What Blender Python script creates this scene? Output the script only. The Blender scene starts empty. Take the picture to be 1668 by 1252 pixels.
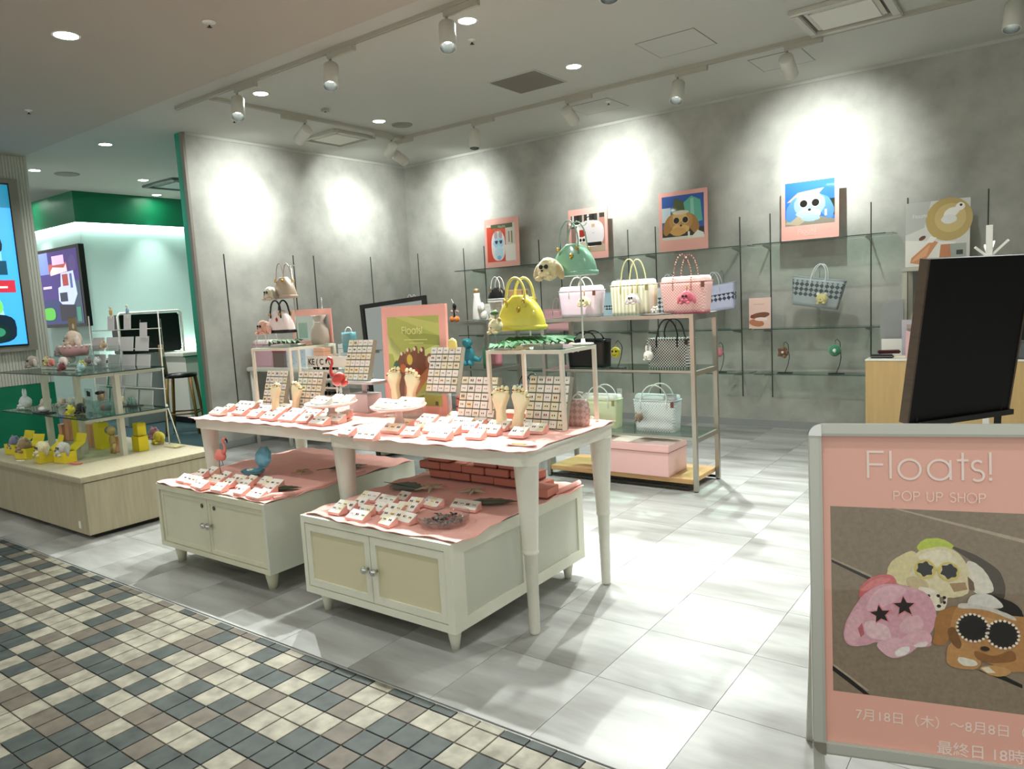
import bpy, bmesh, math, random
from mathutils import Vector, Matrix, Euler

random.seed(7)
SC = bpy.context.scene
COL = SC.collection
PI = math.pi

# ---------------------------------------------------------------- camera
CAM_R = Vector((0.8049516, 0.5907665, -0.0552072)); CAM_U = Vector((-0.0233151, 0.1244659, 0.9919499)); CAM_F = Vector((-0.5928822, 0.7971845, -0.1139628))
cam_data = bpy.data.cameras.new('camera')
cam_data.sensor_width = 36.0
cam_data.lens = 1192.245 / 1668 * 36.0
cam_data.clip_start = 0.05
cam_data.clip_end = 100
camera = bpy.data.objects.new('camera', cam_data)
cm = Matrix((( CAM_R.x, CAM_U.x, -CAM_F.x, 0), (CAM_R.y, CAM_U.y, -CAM_F.y, 0), (CAM_R.z, CAM_U.z, -CAM_F.z, 1.5), (0, 0, 0, 1)))
camera.matrix_world = cm
COL.objects.link(camera)
SC.camera = camera

# ---------------------------------------------------------------- world, exposure
world = bpy.data.worlds.new('world')
SC.world = world
world.use_nodes = True
world.node_tree.nodes['Background'].inputs[0].default_value = (0.90, 0.91, 0.84, 1)
world.node_tree.nodes['Background'].inputs[1].default_value = 0.62
SC.view_settings.view_transform = 'Standard'
SC.view_settings.look = 'None'
SC.view_settings.gamma = 1.0
SC.view_settings.use_curve_mapping = False
SC.view_settings.exposure = 0.58
SC.cycles.use_denoising = True
SC.cycles.max_bounces = 7
SC.cycles.diffuse_bounces = 4
SC.cycles.glossy_bounces = 3
SC.cycles.transmission_bounces = 6
SC.cycles.transparent_max_bounces = 24
SC.cycles.caustics_reflective = False
SC.cycles.caustics_refractive = False
SC.cycles.sample_clamp_indirect = 4.0

WALL_WATTS = 100
TABLE_WATTS = 330
FLOOR_WATTS = 270
DOWN_WATTS = 75
CORRIDOR_WATTS = 45

def spot_light(name, loc, target, watts, angle, blend=0.5, size=0.03, color=(0.95, 1.0, 0.97), parent=None):
    d = bpy.data.lights.new(name, 'SPOT')
    d.energy = watts; d.spot_size = math.radians(angle); d.spot_blend = blend
    d.shadow_soft_size = size; d.color = color
    o = bpy.data.objects.new(name, d)
    o.location = loc
    o.rotation_euler = (Vector(target) - Vector(loc)).to_track_quat('-Z', 'Y').to_euler()
    COL.objects.link(o)
    return o

# ---------------------------------------------------------------- materials
def lin(c):
    if isinstance(c, str):
        c = tuple(int(c[i:i + 2], 16) / 255 for i in (0, 2, 4))
    return tuple((v / 12.92 if v <= 0.04045 else ((v + 0.055) / 1.055) ** 2.4) for v in c[:3])

MATS = {}
def mat(name, col, rough=0.5, metal=0.0, emit=0.0, trans=0.0, ior=1.45, alpha=1.0, coat=0.0,
        noise=None, bump=None, sheen=0.0, spec=0.5, subsurf=0.0):
    """noise=(scale, amount, stretch xyz) varies value; bump=(scale, strength, kind)"""
    if name in MATS: return MATS[name]
    m = bpy.data.materials.new(name); m.use_nodes = True
    nt = m.node_tree; b = nt.nodes['Principled BSDF']
    c = lin(col)
    b.inputs['Base Color'].default_value = (*c, 1)
    b.inputs['Roughness'].default_value = rough
    b.inputs['Metallic'].default_value = metal
    b.inputs['IOR'].default_value = ior
    b.inputs['Alpha'].default_value = alpha
    b.inputs['Transmission Weight'].default_value = trans
    b.inputs['Coat Weight'].default_value = coat
    b.inputs['Coat Roughness'].default_value = 0.03
    b.inputs['Specular IOR Level'].default_value = spec
    b.inputs['Sheen Weight'].default_value = sheen
    if emit:
        b.inputs['Emission Color'].default_value = (*c, 1)
        b.inputs['Emission Strength'].default_value = emit
    if noise or bump:
        tc = nt.nodes.new('ShaderNodeTexCoord')
    if noise:
        sc, amt, st = noise
        mp = nt.nodes.new('ShaderNodeMapping'); mp.inputs['Scale'].default_value = st
        nz = nt.nodes.new('ShaderNodeTexNoise'); nz.inputs['Scale'].default_value = sc
        nz.inputs['Detail'].default_value = 5; nz.inputs['Roughness'].default_value = 0.6
        mr = nt.nodes.new('ShaderNodeMapRange')
        mr.inputs['From Min'].default_value = 0.3; mr.inputs['From Max'].default_value = 0.7
        mr.inputs['To Min'].default_value = 1 - amt; mr.inputs['To Max'].default_value = 1 + amt * 0.6
        mx = nt.nodes.new('ShaderNodeVectorMath'); mx.operation = 'SCALE'
        mx.inputs[0].default_value = c
        nt.links.new(tc.outputs['Object'], mp.inputs['Vector'])
        nt.links.new(mp.outputs[0], nz.inputs['Vector'])
        nt.links.new(nz.outputs[0], mr.inputs['Value'])
        nt.links.new(mr.outputs[0], mx.inputs['Scale'])
        nt.links.new(mx.outputs[0], b.inputs['Base Color'])
    if bump:
        sc, stg, kind = bump
        if kind == 'noise':
            t = nt.nodes.new('ShaderNodeTexNoise'); t.inputs['Scale'].default_value = sc; t.inputs['Detail'].default_value = 4; out = t.outputs[0]
            nt.links.new(tc.outputs['Object'], t.inputs['Vector'])
        elif kind == 'voronoi':
            t = nt.nodes.new('ShaderNodeTexVoronoi'); t.inputs['Scale'].default_value = sc; out = t.outputs[0]
            nt.links.new(tc.outputs['Object'], t.inputs['Vector'])
        elif kind == 'wave':
            t = nt.nodes.new('ShaderNodeTexWave'); t.inputs['Scale'].default_value = sc; t.bands_direction = 'X'; out = t.outputs[0]
            nt.links.new(tc.outputs['Object'], t.inputs['Vector'])
        else:
            t = nt.nodes.new('ShaderNodeTexChecker'); t.inputs['Scale'].default_value = sc; out = t.outputs[1]
            nt.links.new(tc.outputs['Object'], t.inputs['Vector'])
        bp = nt.nodes.new('ShaderNodeBump'); bp.inputs['Strength'].default_value = stg; bp.inputs['Distance'].default_value = 0.01
        nt.links.new(out, bp.inputs['Height']); nt.links.new(bp.outputs[0], b.inputs['Normal'])
    MATS[name] = m
    return m

def film(name, tint='ffffff', rough=0.02, ior=1.45, dens=0.0, body='ffffff'):
    """thin clear sheet: straight-through tint plus a Fresnel mirror reflection, dens = milky share"""
    if name in MATS: return MATS[name]
    m = bpy.data.materials.new(name); m.use_nodes = True; nt = m.node_tree
    nt.nodes.remove(nt.nodes['Principled BSDF']); out = nt.nodes['Material Output']
    tr = nt.nodes.new('ShaderNodeBsdfTransparent'); tr.inputs[0].default_value = (*lin(tint), 1)
    df = nt.nodes.new('ShaderNodeBsdfDiffuse'); df.inputs[0].default_value = (*lin(body), 1)
    m1 = nt.nodes.new('ShaderNodeMixShader'); m1.inputs[0].default_value = dens; nt.links.new(tr.outputs[0], m1.inputs[1]); nt.links.new(df.outputs[0], m1.inputs[2])
    gl = nt.nodes.new('ShaderNodeBsdfGlossy'); gl.inputs['Roughness'].default_value = rough
    fr = nt.nodes.new('ShaderNodeFresnel'); fr.inputs[0].default_value = ior
    ge = nt.nodes.new('ShaderNodeNewGeometry'); ff = nt.nodes.new('ShaderNodeMath'); ff.operation = 'SUBTRACT'; ff.inputs[0].default_value = 1.0; nt.links.new(ge.outputs['Backfacing'], ff.inputs[1])
    fm = nt.nodes.new('ShaderNodeMath'); fm.operation = 'MULTIPLY'; nt.links.new(fr.outputs[0], fm.inputs[0]); nt.links.new(ff.outputs[0], fm.inputs[1])
    m2 = nt.nodes.new('ShaderNodeMixShader'); nt.links.new(fm.outputs[0], m2.inputs[0]); nt.links.new(m1.outputs[0], m2.inputs[1]); nt.links.new(gl.outputs[0], m2.inputs[2])
    nt.links.new(m2.outputs[0], out.inputs[0]); MATS[name] = m
    return m

def checker_mat(name, c1, c2, scale, rough=0.5, kind='checker', stretch=(1, 1, 1), alpha2=1.0):
    if name in MATS: return MATS[name]
    m = bpy.data.materials.new(name); m.use_nodes = True
    nt = m.node_tree; b = nt.nodes['Principled BSDF']; b.inputs['Roughness'].default_value = rough
    tc = nt.nodes.new('ShaderNodeTexCoord'); mp = nt.nodes.new('ShaderNodeMapping'); mp.inputs['Scale'].default_value = stretch
    if kind == 'diamond': mp.inputs['Rotation'].default_value = (0, PI / 4, 0)
    t = nt.nodes.new('ShaderNodeTexChecker'); t.inputs['Scale'].default_value = scale
    t.inputs['Color1'].default_value = (*lin(c1), 1); t.inputs['Color2'].default_value = (*lin(c2), 1)
    nt.links.new(tc.outputs['Object'], mp.inputs['Vector']); nt.links.new(mp.outputs[0], t.inputs['Vector'])
    nt.links.new(t.outputs[0], b.inputs['Base Color'])
    if alpha2 < 1:
        mr = nt.nodes.new('ShaderNodeMapRange'); mr.inputs['To Min'].default_value = alpha2
        nt.links.new(t.outputs[1], mr.inputs['Value']); nt.links.new(mr.outputs[0], b.inputs['Alpha'])
    MATS[name] = m
    return m

# ---------------------------------------------------------------- mesh builder
class MB:
    def __init__(s): s.v = []; s.f = []; s.m = []; s.sm = []; s.mats = []
    def mi(s, m):
        if m not in s.mats: s.mats.append(m)
        return s.mats.index(m)
    def add(s, vs, fs, m, smooth=False):
        n = len(s.v); k = s.mi(m)
        s.v += [tuple(v) for v in vs]
        for f in fs: s.f.append(tuple(i + n for i in f)); s.m.append(k); s.sm.append(smooth)
        return s
    def box(s, x0, x1, y0, y1, z0, z1, m):
        vs = [(x, y, z) for z in (z0, z1) for y in (y0, y1) for x in (x0, x1)]
        return s.add(vs, [(0, 2, 3, 1), (4, 5, 7, 6), (0, 1, 5, 4), (2, 6, 7, 3), (0, 4, 6, 2), (1, 3, 7, 5)], m)
    def bbox(s, x0, x1, y0, y1, z0, z1, m, b=0.005):
        """box with chamfered edges"""
        bm = bmesh.new(); bmesh.ops.create_cube(bm, size=1)
        for v in bm.verts: v.co = Vector((x0 + (v.co.x + .5) * (x1 - x0), y0 + (v.co.y + .5) * (y1 - y0), z0 + (v.co.z + .5) * (z1 - z0)))
        bmesh.ops.bevel(bm, geom=list(bm.edges), offset=b, segments=2, affect='EDGES')
        return s.frombm(bm, m)
    def frombm(s, bm, m, smooth=False, M=None):
        bm.verts.ensure_lookup_table()
        vs = [(M @ v.co if M else v.co.copy()) for v in bm.verts]
        fs = [[v.index for v in f.verts] for f in bm.faces]
        bm.free()
        return s.add(vs, fs, m, smooth)
    def obox(s, c, size, M, m):
        hx, hy, hz = size[0] / 2, size[1] / 2, size[2] / 2
        vs = [Vector(c) + M @ Vector((x, y, z)) for z in (-hz, hz) for y in (-hy, hy) for x in (-hx, hx)]
        return s.add(vs, [(0, 2, 3, 1), (4, 5, 7, 6), (0, 1, 5, 4), (2, 6, 7, 3), (0, 4, 6, 2), (1, 3, 7, 5)], m)
    def bar(s, a, b, w, h, m, up=(0, 0, 1)):
        a = Vector(a); b = Vector(b); d = (b - a); L = d.length; d.normalize(); up = Vector(up)
        if abs(d.dot(up)) > .99: up = Vector((0, 1, 0))
        x = d.cross(up).normalized(); z = x.cross(d)
        M = Matrix((x, d, z)).transposed()
        return s.obox((a + b) / 2, (w, L, h), M, m)
    def tube(s, path, r, m, seg=8, closed=False, radii=None):
        P = [Vector(p) for p in path]; n = len(P); rings = []
        prev = None
        for i in range(n):
            if closed: t = (P[(i + 1) % n] - P[i - 1])
            else: t = P[min(i + 1, n - 1)] - P[max(i - 1, 0)]
            t.normalize()
            if prev is None:
                u = Vector((0, 0, 1)) if abs(t.z) < .9 else Vector((1, 0, 0))
                x = t.cross(u).normalized()
            else:
                x = (prev - t * prev.dot(t)).normalized()
            prev = x; y = t.cross(x)
            rr = radii[i] if radii else r
            rings.append([P[i] + (x * math.cos(2 * PI * k / seg) + y * math.sin(2 * PI * k / seg)) * rr for k in range(seg)])
        vs = [v for rg in rings for v in rg]; fs = []
        for i in range(n if closed else n - 1):
            j = (i + 1) % n
            for k in range(seg):
                l = (k + 1) % seg
                fs.append((i * seg + k, i * seg + l, j * seg + l, j * seg + k))
        if not closed:
            fs.append(tuple(reversed(range(seg)))); fs.append(tuple((n - 1) * seg + k for k in range(seg)))
        return s.add(vs, fs, m, True)
    def lathe(s, prof, m, c=(0, 0, 0), seg=24, M=None, smooth=True, sx=1, sy=1, caps=True):
        vs = []; fs = []; n = len(prof)
        for r, z in prof:
            for k in range(seg):
                v = Vector((r * sx * math.cos(2 * PI * k / seg), r * sy * math.sin(2 * PI * k / seg), z))
                if M: v = M @ v
                vs.append(v + Vector(c))
        for i in range(n - 1):
            for k in range(seg):
                l = (k + 1) % seg
                fs.append((i * seg + k, i * seg + l, (i + 1) * seg + l, (i + 1) * seg + k))
        if caps and prof[0][0] > 1e-5: fs.append(tuple(reversed(range(seg))))
        if caps and prof[-1][0] > 1e-5: fs.append(tuple((n - 1) * seg + k for k in range(seg)))
        return s.add(vs, fs, m, smooth)
    def ball(s, c, r, m, sub=2, M=None, jit=0.0):
        """ellipsoid; r scalar or 3-tuple"""
        if not hasattr(r, '__len__'): r = (r, r, r)
        bm = bmesh.new(); bmesh.ops.create_icosphere(bm, subdivisions=sub, radius=1)
        for v in bm.verts:
            k = 1 + (random.random() - .5) * jit
            p = Vector((v.co.x * r[0] * k, v.co.y * r[1] * k, v.co.z * r[2] * k))
            v.co = (M @ p if M else p) + Vector(c)
        return s.frombm(bm, m, True)
    def prism(s, pts, z0, z1, m, M=None):
        """2-D outline extruded between local z0..z1, mapped through M (4x4)"""
        n = len(pts)
        vs = [Vector((x, y, z0)) for x, y in pts] + [Vector((x, y, z1)) for x, y in pts]
        if M: vs = [M @ v for v in vs]
        fs = [tuple(reversed(range(n))), tuple(range(n, 2 * n))] + [(i, (i + 1) % n, n + (i + 1) % n, n + i) for i in range(n)]
        return s.add(vs, fs, m)
    def poly(s, pts, m):
        return s.add(pts, [tuple(range(len(pts)))], m)
    def loft(s, rings, m, cap0=True, cap1=True, smooth=True):
        n = len(rings[0]); vs = [v for r in rings for v in r]; fs = []
        for i in range(len(rings) - 1):
            for k in range(n):
                l = (k + 1) % n
                fs.append((i * n + k, i * n + l, (i + 1) * n + l, (i + 1) * n + k))
        if cap0: fs.append(tuple(reversed(range(n))))
        if cap1: fs.append(tuple((len(rings) - 1) * n + k for k in range(n)))
        return s.add(vs, fs, m, smooth)

def obj(name, mb, parent=None, loc=None, label=None):
    me = bpy.data.meshes.new(name)
    me.from_pydata(mb.v, [], mb.f)
    for m in mb.mats: me.materials.append(m)
    me.polygons.foreach_set('material_index', mb.m)
    me.polygons.foreach_set('use_smooth', mb.sm)
    me.update()
    o = bpy.data.objects.new(name, me); COL.objects.link(o)
    if parent is not None: o.parent = parent
    if loc is not None: o.location = loc
    if label: o['label'] = label
    return o

def tag(o, label, cat, group=None):
    o['label'] = label; o['category'] = cat
    if group: o['group'] = group
    return o

def thing(name, label, cat, loc=(0, 0, 0), rotz=0.0, group=None, rot=None):
    o = bpy.data.objects.new(name, None); COL.objects.link(o)
    o.empty_display_size = 0.05
    o.location = loc; o.rotation_euler = rot if rot else (0, 0, rotz)
    return tag(o, label, cat, group)

def struct(name, mb, loc=None):
    o = obj(name, mb, loc=loc); o['kind'] = 'structure'; return o

def kids(o):
    return [c for c in bpy.data.objects if c.parent is o]

def dup(root, children, loc, rotz=None, label=None, group=None, scale=None):
    """copy of a thing; children = list of (object, [subparts])"""
    r = root.copy(); COL.objects.link(r); r.location = loc
    if rotz is not None: r.rotation_euler = (0, 0, rotz)
    if scale: r.scale = (scale,) * 3
    if label: r['label'] = label
    if group: r['group'] = group
    for ch, subs in children:
        c = ch.copy(); COL.objects.link(c); c.parent = r
        for g in subs:
            d = g.copy(); COL.objects.link(d); d.parent = c
    return r

def ell(w, d, n=24, p=2.0, cx=0, cy=0):
    """superellipse outline with half sizes w, d"""
    out = []
    for k in range(n):
        a = 2 * PI * k / n; c, s_ = math.cos(a), math.sin(a)
        out.append((cx + w * math.copysign(abs(c) ** (2 / p), c), cy + d * math.copysign(abs(s_) ** (2 / p), s_)))
    return out

def arc(c, r, a0, a1, n=10, plane='xz'):
    out = []
    for i in range(n + 1):
        a = math.radians(a0 + (a1 - a0) * i / n)
        if plane == 'xz': out.append((c[0] + r * math.cos(a), c[1], c[2] + r * math.sin(a)))
        elif plane == 'yz': out.append((c[0], c[1] + r * math.cos(a), c[2] + r * math.sin(a)))
        else: out.append((c[0] + r * math.cos(a), c[1] + r * math.sin(a), c[2]))
    return out

def text_obj(body, size, m, parent, M, thick=0.0004, weight=0.0, align='LEFT', name='lettering'):
    cu = bpy.data.curves.new('t', 'FONT'); cu.body = body; cu.size = size; cu.extrude = thick
    cu.offset = weight; cu.align_x = align; cu.resolution_u = 3
    t = bpy.data.objects.new('t', cu); COL.objects.link(t)
    dg = bpy.context.evaluated_depsgraph_get()
    me = bpy.data.meshes.new_from_object(t.evaluated_get(dg))
    bpy.data.objects.remove(t); bpy.data.curves.remove(cu)
    me.transform(M); me.materials.clear(); me.materials.append(m); me.name = name
    o = bpy.data.objects.new(name, me); COL.objects.link(o); o.parent = parent
    return o

# plane frame: local (u right, v up, w towards the viewer) -> parent space, for prints that stand in XZ and face -Y
def facing(loc=(0, 0, 0), tilt=0.0):
    return Matrix.Translation(loc) @ Matrix.Rotation(tilt, 4, 'X') @ Matrix(((1, 0, 0, 0), (0, 0, -1, 0), (0, 1, 0, 0), (0, 0, 0, 1)))

class Art:
    """flat print made of coloured shapes on one sheet; layers 0.08 mm apart"""
    def __init__(s, M): s.mb = MB(); s.M = M; s.k = 0
    def poly(s, pts, col):
        m = mat('ink_' + (col if isinstance(col, str) else 'x'), col, 0.35, coat=0.25)
        s.k += 1; w = 0.00008 * s.k
        n = len(pts)
        a = sum(pts[i][0] * pts[(i + 1) % n][1] - pts[(i + 1) % n][0] * pts[i][1] for i in range(n))
        if a < 0: pts = pts[::-1]
        s.mb.add([s.M @ Vector((x, y, w)) for x, y in pts], [tuple(range(n))], m)
        return s
    def rect(s, x0, y0, x1, y1, col): return s.poly([(x0, y0), (x1, y0), (x1, y1), (x0, y1)], col)
    def ell(s, cx, cy, rx, ry, col, rot=0, n=20, p=2.0, wob=0.0):
        c, sn = math.cos(math.radians(rot)), math.sin(math.radians(rot)); pts = []
        for i, (x, y) in enumerate(ell(rx, ry, n, p)):
            k = 1 + wob * math.sin(i * 2.7) * math.cos(i * 1.3)
            x *= k; y *= k
            pts.append((cx + x * c - y * sn, cy + x * sn + y * c))
        return s.poly(pts, col)
    def star(s, cx, cy, r, col, rot=90, inner=.45, n=5):
        return s.poly([(cx + (r if i % 2 == 0 else r * inner) * math.cos(math.radians(rot + 180 / n * i)), cy + (r if i % 2 == 0 else r * inner) * math.sin(math.radians(rot + 180 / n * i))) for i in range(2 * n)], col)
    def stroke(s, pts, w, col):
        m = mat('ink_' + col, col, 0.35, coat=0.25); s.k += 1; z = 0.00008 * s.k
        P = [Vector((x, y)) for x, y in pts]; L = []; R_ = []
        closed = (P[0] - P[-1]).length < 1e-6
        for i, p in enumerate(P):
            if closed: t = P[(i + 1) % (len(P) - 1) if i == len(P) - 1 else i + 1] - P[i - 1 if i > 0 else len(P) - 2]
            else: t = P[min(i + 1, len(P) - 1)] - P[max(i - 1, 0)]
            t.normalize(); nrm = Vector((-t.y, t.x)) * w / 2
            L.append(p + nrm); R_.append(p - nrm)
        vs = [s.M @ Vector((q.x, q.y, z)) for q in L + R_]; n = len(P)
        s.mb.add(vs, [(i, n + i, n + i + 1, i + 1) for i in range(n - 1)], m)
        return s
    def done(s, parent, name='print'): return obj(name, s.mb, parent)

def carc(cx, cy, r, a0, a1, n=16, ry=None):
    ry = ry or r
    return [(cx + r * math.cos(math.radians(a0 + (a1 - a0) * i / n)), cy + ry * math.sin(math.radians(a0 + (a1 - a0) * i / n))) for i in range(n + 1)]

def floats_word(A, x, y, h, col, w=None):
    """the shop name in thin geometric strokes; h = cap height; returns advance"""
    w = w or h * .075
    xh = h * .70; r = xh / 2
    A.stroke([(x, y), (x, y + h)], w, col); A.stroke([(x, y + h - w / 2), (x + .52 * h, y + h - w / 2)], w, col); A.stroke([(x, y + h * .5), (x + .5 * h, y + h * .5)], w, col)
    x += .74 * h; A.stroke([(x, y), (x, y + h)], w, col)
    x += .26 * h + r; A.stroke(carc(x, y + r, r, 0, 360, 28), w, col)
    x += 2 * r + .24 * h; A.stroke(carc(x, y + r, r, 0, 360, 28), w, col); A.stroke([(x + r, y), (x + r, y + xh)], w, col)
    x += r + .38 * h; A.stroke([(x, y), (x, y + h * .97)], w, col); A.stroke([(x - .18 * h, y + xh), (x + .18 * h, y + xh)], w, col)
    x += .42 * h; q = xh / 4
    A.stroke(carc(x + q * .2, y + 3 * q, q * .95, 40, 270, 12) + carc(x + q * .2, y + q, q * 1.05, 90, -140, 12), w, col)
    x += .42 * h; A.stroke([(x, y + .22 * h), (x, y + h)], w, col); A.ell(x, y + w * .7, w * .7, w * .7, col, n=12)

def caps(A, s_, x, y, h, col, w):
    for ch in s_:
        if ch == 'P': A.stroke([(x, y), (x, y + h)], w, col); A.stroke([(x, y + h - w / 2), (x + .3 * h, y + h - w / 2)] + carc(x + .3 * h, y + .73 * h, .25 * h, 85, -85, 8) + [(x, y + .48 * h)], w, col); x += .85 * h
        elif ch == 'O': A.stroke(carc(x + .42 * h, y + h / 2, .45 * h, 0, 360, 18, .5 * h), w, col); x += 1.1 * h
        elif ch == 'U': A.stroke([(x, y + h), (x, y + .3 * h)] + carc(x + .3 * h, y + .3 * h, .3 * h, 180, 360, 10) + [(x + .6 * h, y + h)], w, col); x += .9 * h
        elif ch == 'S': A.stroke(carc(x + .25 * h, y + .75 * h, .24 * h, 30, 270, 9) + carc(x + .25 * h, y + .25 * h, .26 * h, 90, -150, 9), w, col); x += .75 * h
        elif ch == 'H': A.stroke([(x, y), (x, y + h)], w, col); A.stroke([(x + .6 * h, y), (x + .6 * h, y + h)], w, col); A.stroke([(x, y + h / 2), (x + .6 * h, y + h / 2)], w, col); x += .85 * h
        else: x += .45 * h

# ---------------------------------------------------------------- setting
CEIL = 3.49
m_wall = mat('plaster_wall', 'aeaea6', 0.75, noise=(2.6, 0.24, (1, 1, 1)), bump=(30, 0.05, 'noise'))
m_ceil = mat('ceiling_paint', 'b9bab2', 0.8)
m_ceil2 = mat('corridor_ceiling_paint', 'b0a99e', 0.8)
m_white = mat('white_paint', 'e8e6dd', 0.5)
m_cream = mat('cream_paint', 'e6e2d0', 0.45, noise=(6, 0.05, (1, 1, 1)))
m_trackw = mat('track_enamel', 'a9a698', 0.45)
m_lampw = mat('lamp_enamel', 'cfcdc2', 0.4)
m_steel = mat('brushed_steel', 'a8a59c', 0.35, metal=0.85)
m_dark = mat('dark_metal', '2e2d2b', 0.5, metal=0.4)
m_glass = film('clear_glass', 'e2efe9', .01, 1.5)
m_glass_edge = mat('glass_edge', '2d4742', 0.15, coat=0.5)
m_acryl = film('clear_acrylic', 'eef4f2', .03, 1.45, .06, 'e8f0f0')
m_green = mat('green_paint', '00734f', 0.45)
m_green2 = mat('teal_green_paint', '1f9a78', 0.45)
m_bounce_wall = mat('pale_wall_green_bounce', 'b9d6d0', 0.6)  # pale wall with green bounce light put into its colour
m_pinkcloth = mat('salmon_pink_cloth', 'f1b2a6', 0.85, sheen=0.3, bump=(60, 0.15, 'noise'))
m_pinkcard = mat('salmon_pink_card', 'eeb0a4', 0.5)
m_blackp = mat('black_plastic', '0c0b0b', 0.35)
m_gold = mat('gold_metal', 'c9a24e', 0.25, metal=1.0)
m_grout = mat('grout', '6f6a61', 0.8)
m_joint = mat('floor_joint', 'a3a4a0', 0.6)

def lamp_em(strength): return mat('lamp_glow_%g' % strength, 'f6fff8', emit=strength)

# shop floor tiles: 0.47 m grid, with streaked concrete finish
def tile_material():
    m = bpy.data.materials.new('streaked_grey_tile'); m.use_nodes = True; nt = m.node_tree; b = nt.nodes['Principled BSDF']
    geo = nt.nodes.new('ShaderNodeNewGeometry'); oi = nt.nodes.new('ShaderNodeObjectInfo')
    comb = nt.nodes.new('ShaderNodeVectorMath'); comb.operation = 'MULTIPLY_ADD'
    comb.inputs[1].default_value = (0.65, 2.7, 1)
    rv = nt.nodes.new('ShaderNodeCombineXYZ'); mul = nt.nodes.new('ShaderNodeMath'); mul.operation = 'MULTIPLY'; mul.inputs[1].default_value = 37.0
    nt.links.new(oi.outputs['Random'], mul.inputs[0]); nt.links.new(mul.outputs[0], rv.inputs[0]); nt.links.new(mul.outputs[0], rv.inputs[1])
    nt.links.new(geo.outputs['Position'], comb.inputs[0]); nt.links.new(rv.outputs[0], comb.inputs[2])
    nz = nt.nodes.new('ShaderNodeTexNoise'); nz.inputs['Scale'].default_value = 1.5; nz.inputs['Detail'].default_value = 4; nz.inputs['Roughness'].default_value = 0.55
    nt.links.new(comb.outputs[0], nz.inputs['Vector'])
    cr = nt.nodes.new('ShaderNodeValToRGB'); e = cr.color_ramp.elements
    e[0].position = 0.32; e[0].color = (*lin('7b7a75'), 1); e[1].position = 0.70; e[1].color = (*lin('b4b5b2'), 1)
    nt.links.new(nz.outputs[0], cr.inputs[0]); nt.links.new(cr.outputs[0], b.inputs['Base Color'])
    b.inputs['Roughness'].default_value = 0.40; b.inputs['Specular IOR Level'].default_value = 0.35
    return m
m_tile = tile_material()
mb = MB(); mb.box(-7.60, 1.6, 1.895, 7.95, -0.10, -0.006, m_joint); mb.box(-16, -7.62, 3.5, 12, -0.10, -0.004, mat('dark_teal_carpet', '2f4a4e', 0.9, bump=(80, .2, 'noise')))
floor = struct('floor', mb)
T = 0.4705
tile_mesh = None
for ix in range(-14, 6):
    for iy in range(0, 13):
        x0 = -1.425 + ix * T; y0 = 1.905 + iy * T - 0.0
        x1 = x0 + T; y1 = y0 + T
        if x0 < -7.56: x0 = -7.59
        if y1 > 7.85: y1 = 7.85
        if x1 > 1.55 or x1 - x0 < .05 or y1 - y0 < .05: continue
        w, h = x1 - x0 - .0016, y1 - y0 - .0016
        if abs(w - T + .0016) < 1e-4 and abs(h - T + .0016) < 1e-4:
            if tile_mesh is None:
                mb = MB(); mb.bbox(-w / 2, w / 2, -h / 2, h / 2, -.012, 0, m_tile, .0004); o = obj('floor_tile', mb, floor); tile_mesh = o.data
            else:
                o = bpy.data.objects.new('floor_tile', tile_mesh); COL.objects.link(o); o.parent = floor
        else:
            mb = MB(); mb.bbox(-w / 2, w / 2, -h / 2, h / 2, -.012, 0, m_tile, .0004); o = obj('floor_tile', mb, floor)
        o.location = ((x0 + x1) / 2, (y0 + y1) / 2, 0)

# corridor floor: 0.11 m tumbled tiles in three stone colours
mb = MB(); mb.box(-9, 3, -2.5, 1.895, -0.10, -0.005, m_grout); mb.box(-16, -7.6, 1.895, 3.5, -0.10, -0.005, m_grout)
cor = struct('floor', mb)
def stone(name, c1, c2, rough=0.62):
    m = bpy.data.materials.new(name); m.use_nodes = True; nt = m.node_tree; b = nt.nodes['Principled BSDF']
    geo = nt.nodes.new('ShaderNodeNewGeometry'); nz = nt.nodes.new('ShaderNodeTexNoise'); nz.inputs['Scale'].default_value = 14; nz.inputs['Detail'].default_value = 5
    cr = nt.nodes.new('ShaderNodeValToRGB'); e = cr.color_ramp.elements
    e[0].position = 0.3; e[0].color = (*lin(c1), 1); e[1].position = 0.7; e[1].color = (*lin(c2), 1)
    nt.links.new(geo.outputs['Position'], nz.inputs['Vector']); nt.links.new(nz.outputs[0], cr.inputs[0]); nt.links.new(cr.outputs[0], b.inputs['Base Color'])
    b.inputs['Roughness'].default_value = rough; b.inputs['Specular IOR Level'].default_value = 0.25
    bp = nt.nodes.new('ShaderNodeBump'); bp.inputs['Strength'].default_value = 0.15; bp.inputs['Distance'].default_value = 0.004
    nt.links.new(nz.outputs[0], bp.inputs['Height']); nt.links.new(bp.outputs[0], b.inputs['Normal'])
    return m
ST = [stone('cream_stone', '645f52', '8d8878'), stone('taupe_stone', '463f35', '5c5448'), stone('slate_stone', '252a27', '3a403c')]
p = 0.1098
meshes = {}
def cobble(k, h):
    if (k, h) not in meshes:
        mb = MB(); w = p - .004; hh = h - .004; mb.bbox(-w / 2, w / 2, -hh / 2, hh / 2, -.010, 0, ST[k], .0015)
        o = obj('paving_tile', mb, cor); meshes[(k, h)] = o.data; return o
    o = bpy.data.objects.new('paving_tile', meshes[(k, h)]); COL.objects.link(o); o.parent = cor; return o
far = MB(); rnd = random.Random(5)
def in_view(x, y):
    v = Vector((x, y, -1.5)); w = v.dot(CAM_F)
    if w < .3: return False
    px = 834 + 1192.2 * v.dot(CAM_R) / w; py = 626 - 1192.2 * v.dot(CAM_U) / w
    return -25 < px < 1693 and py < 1290
nvis = 0
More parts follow.
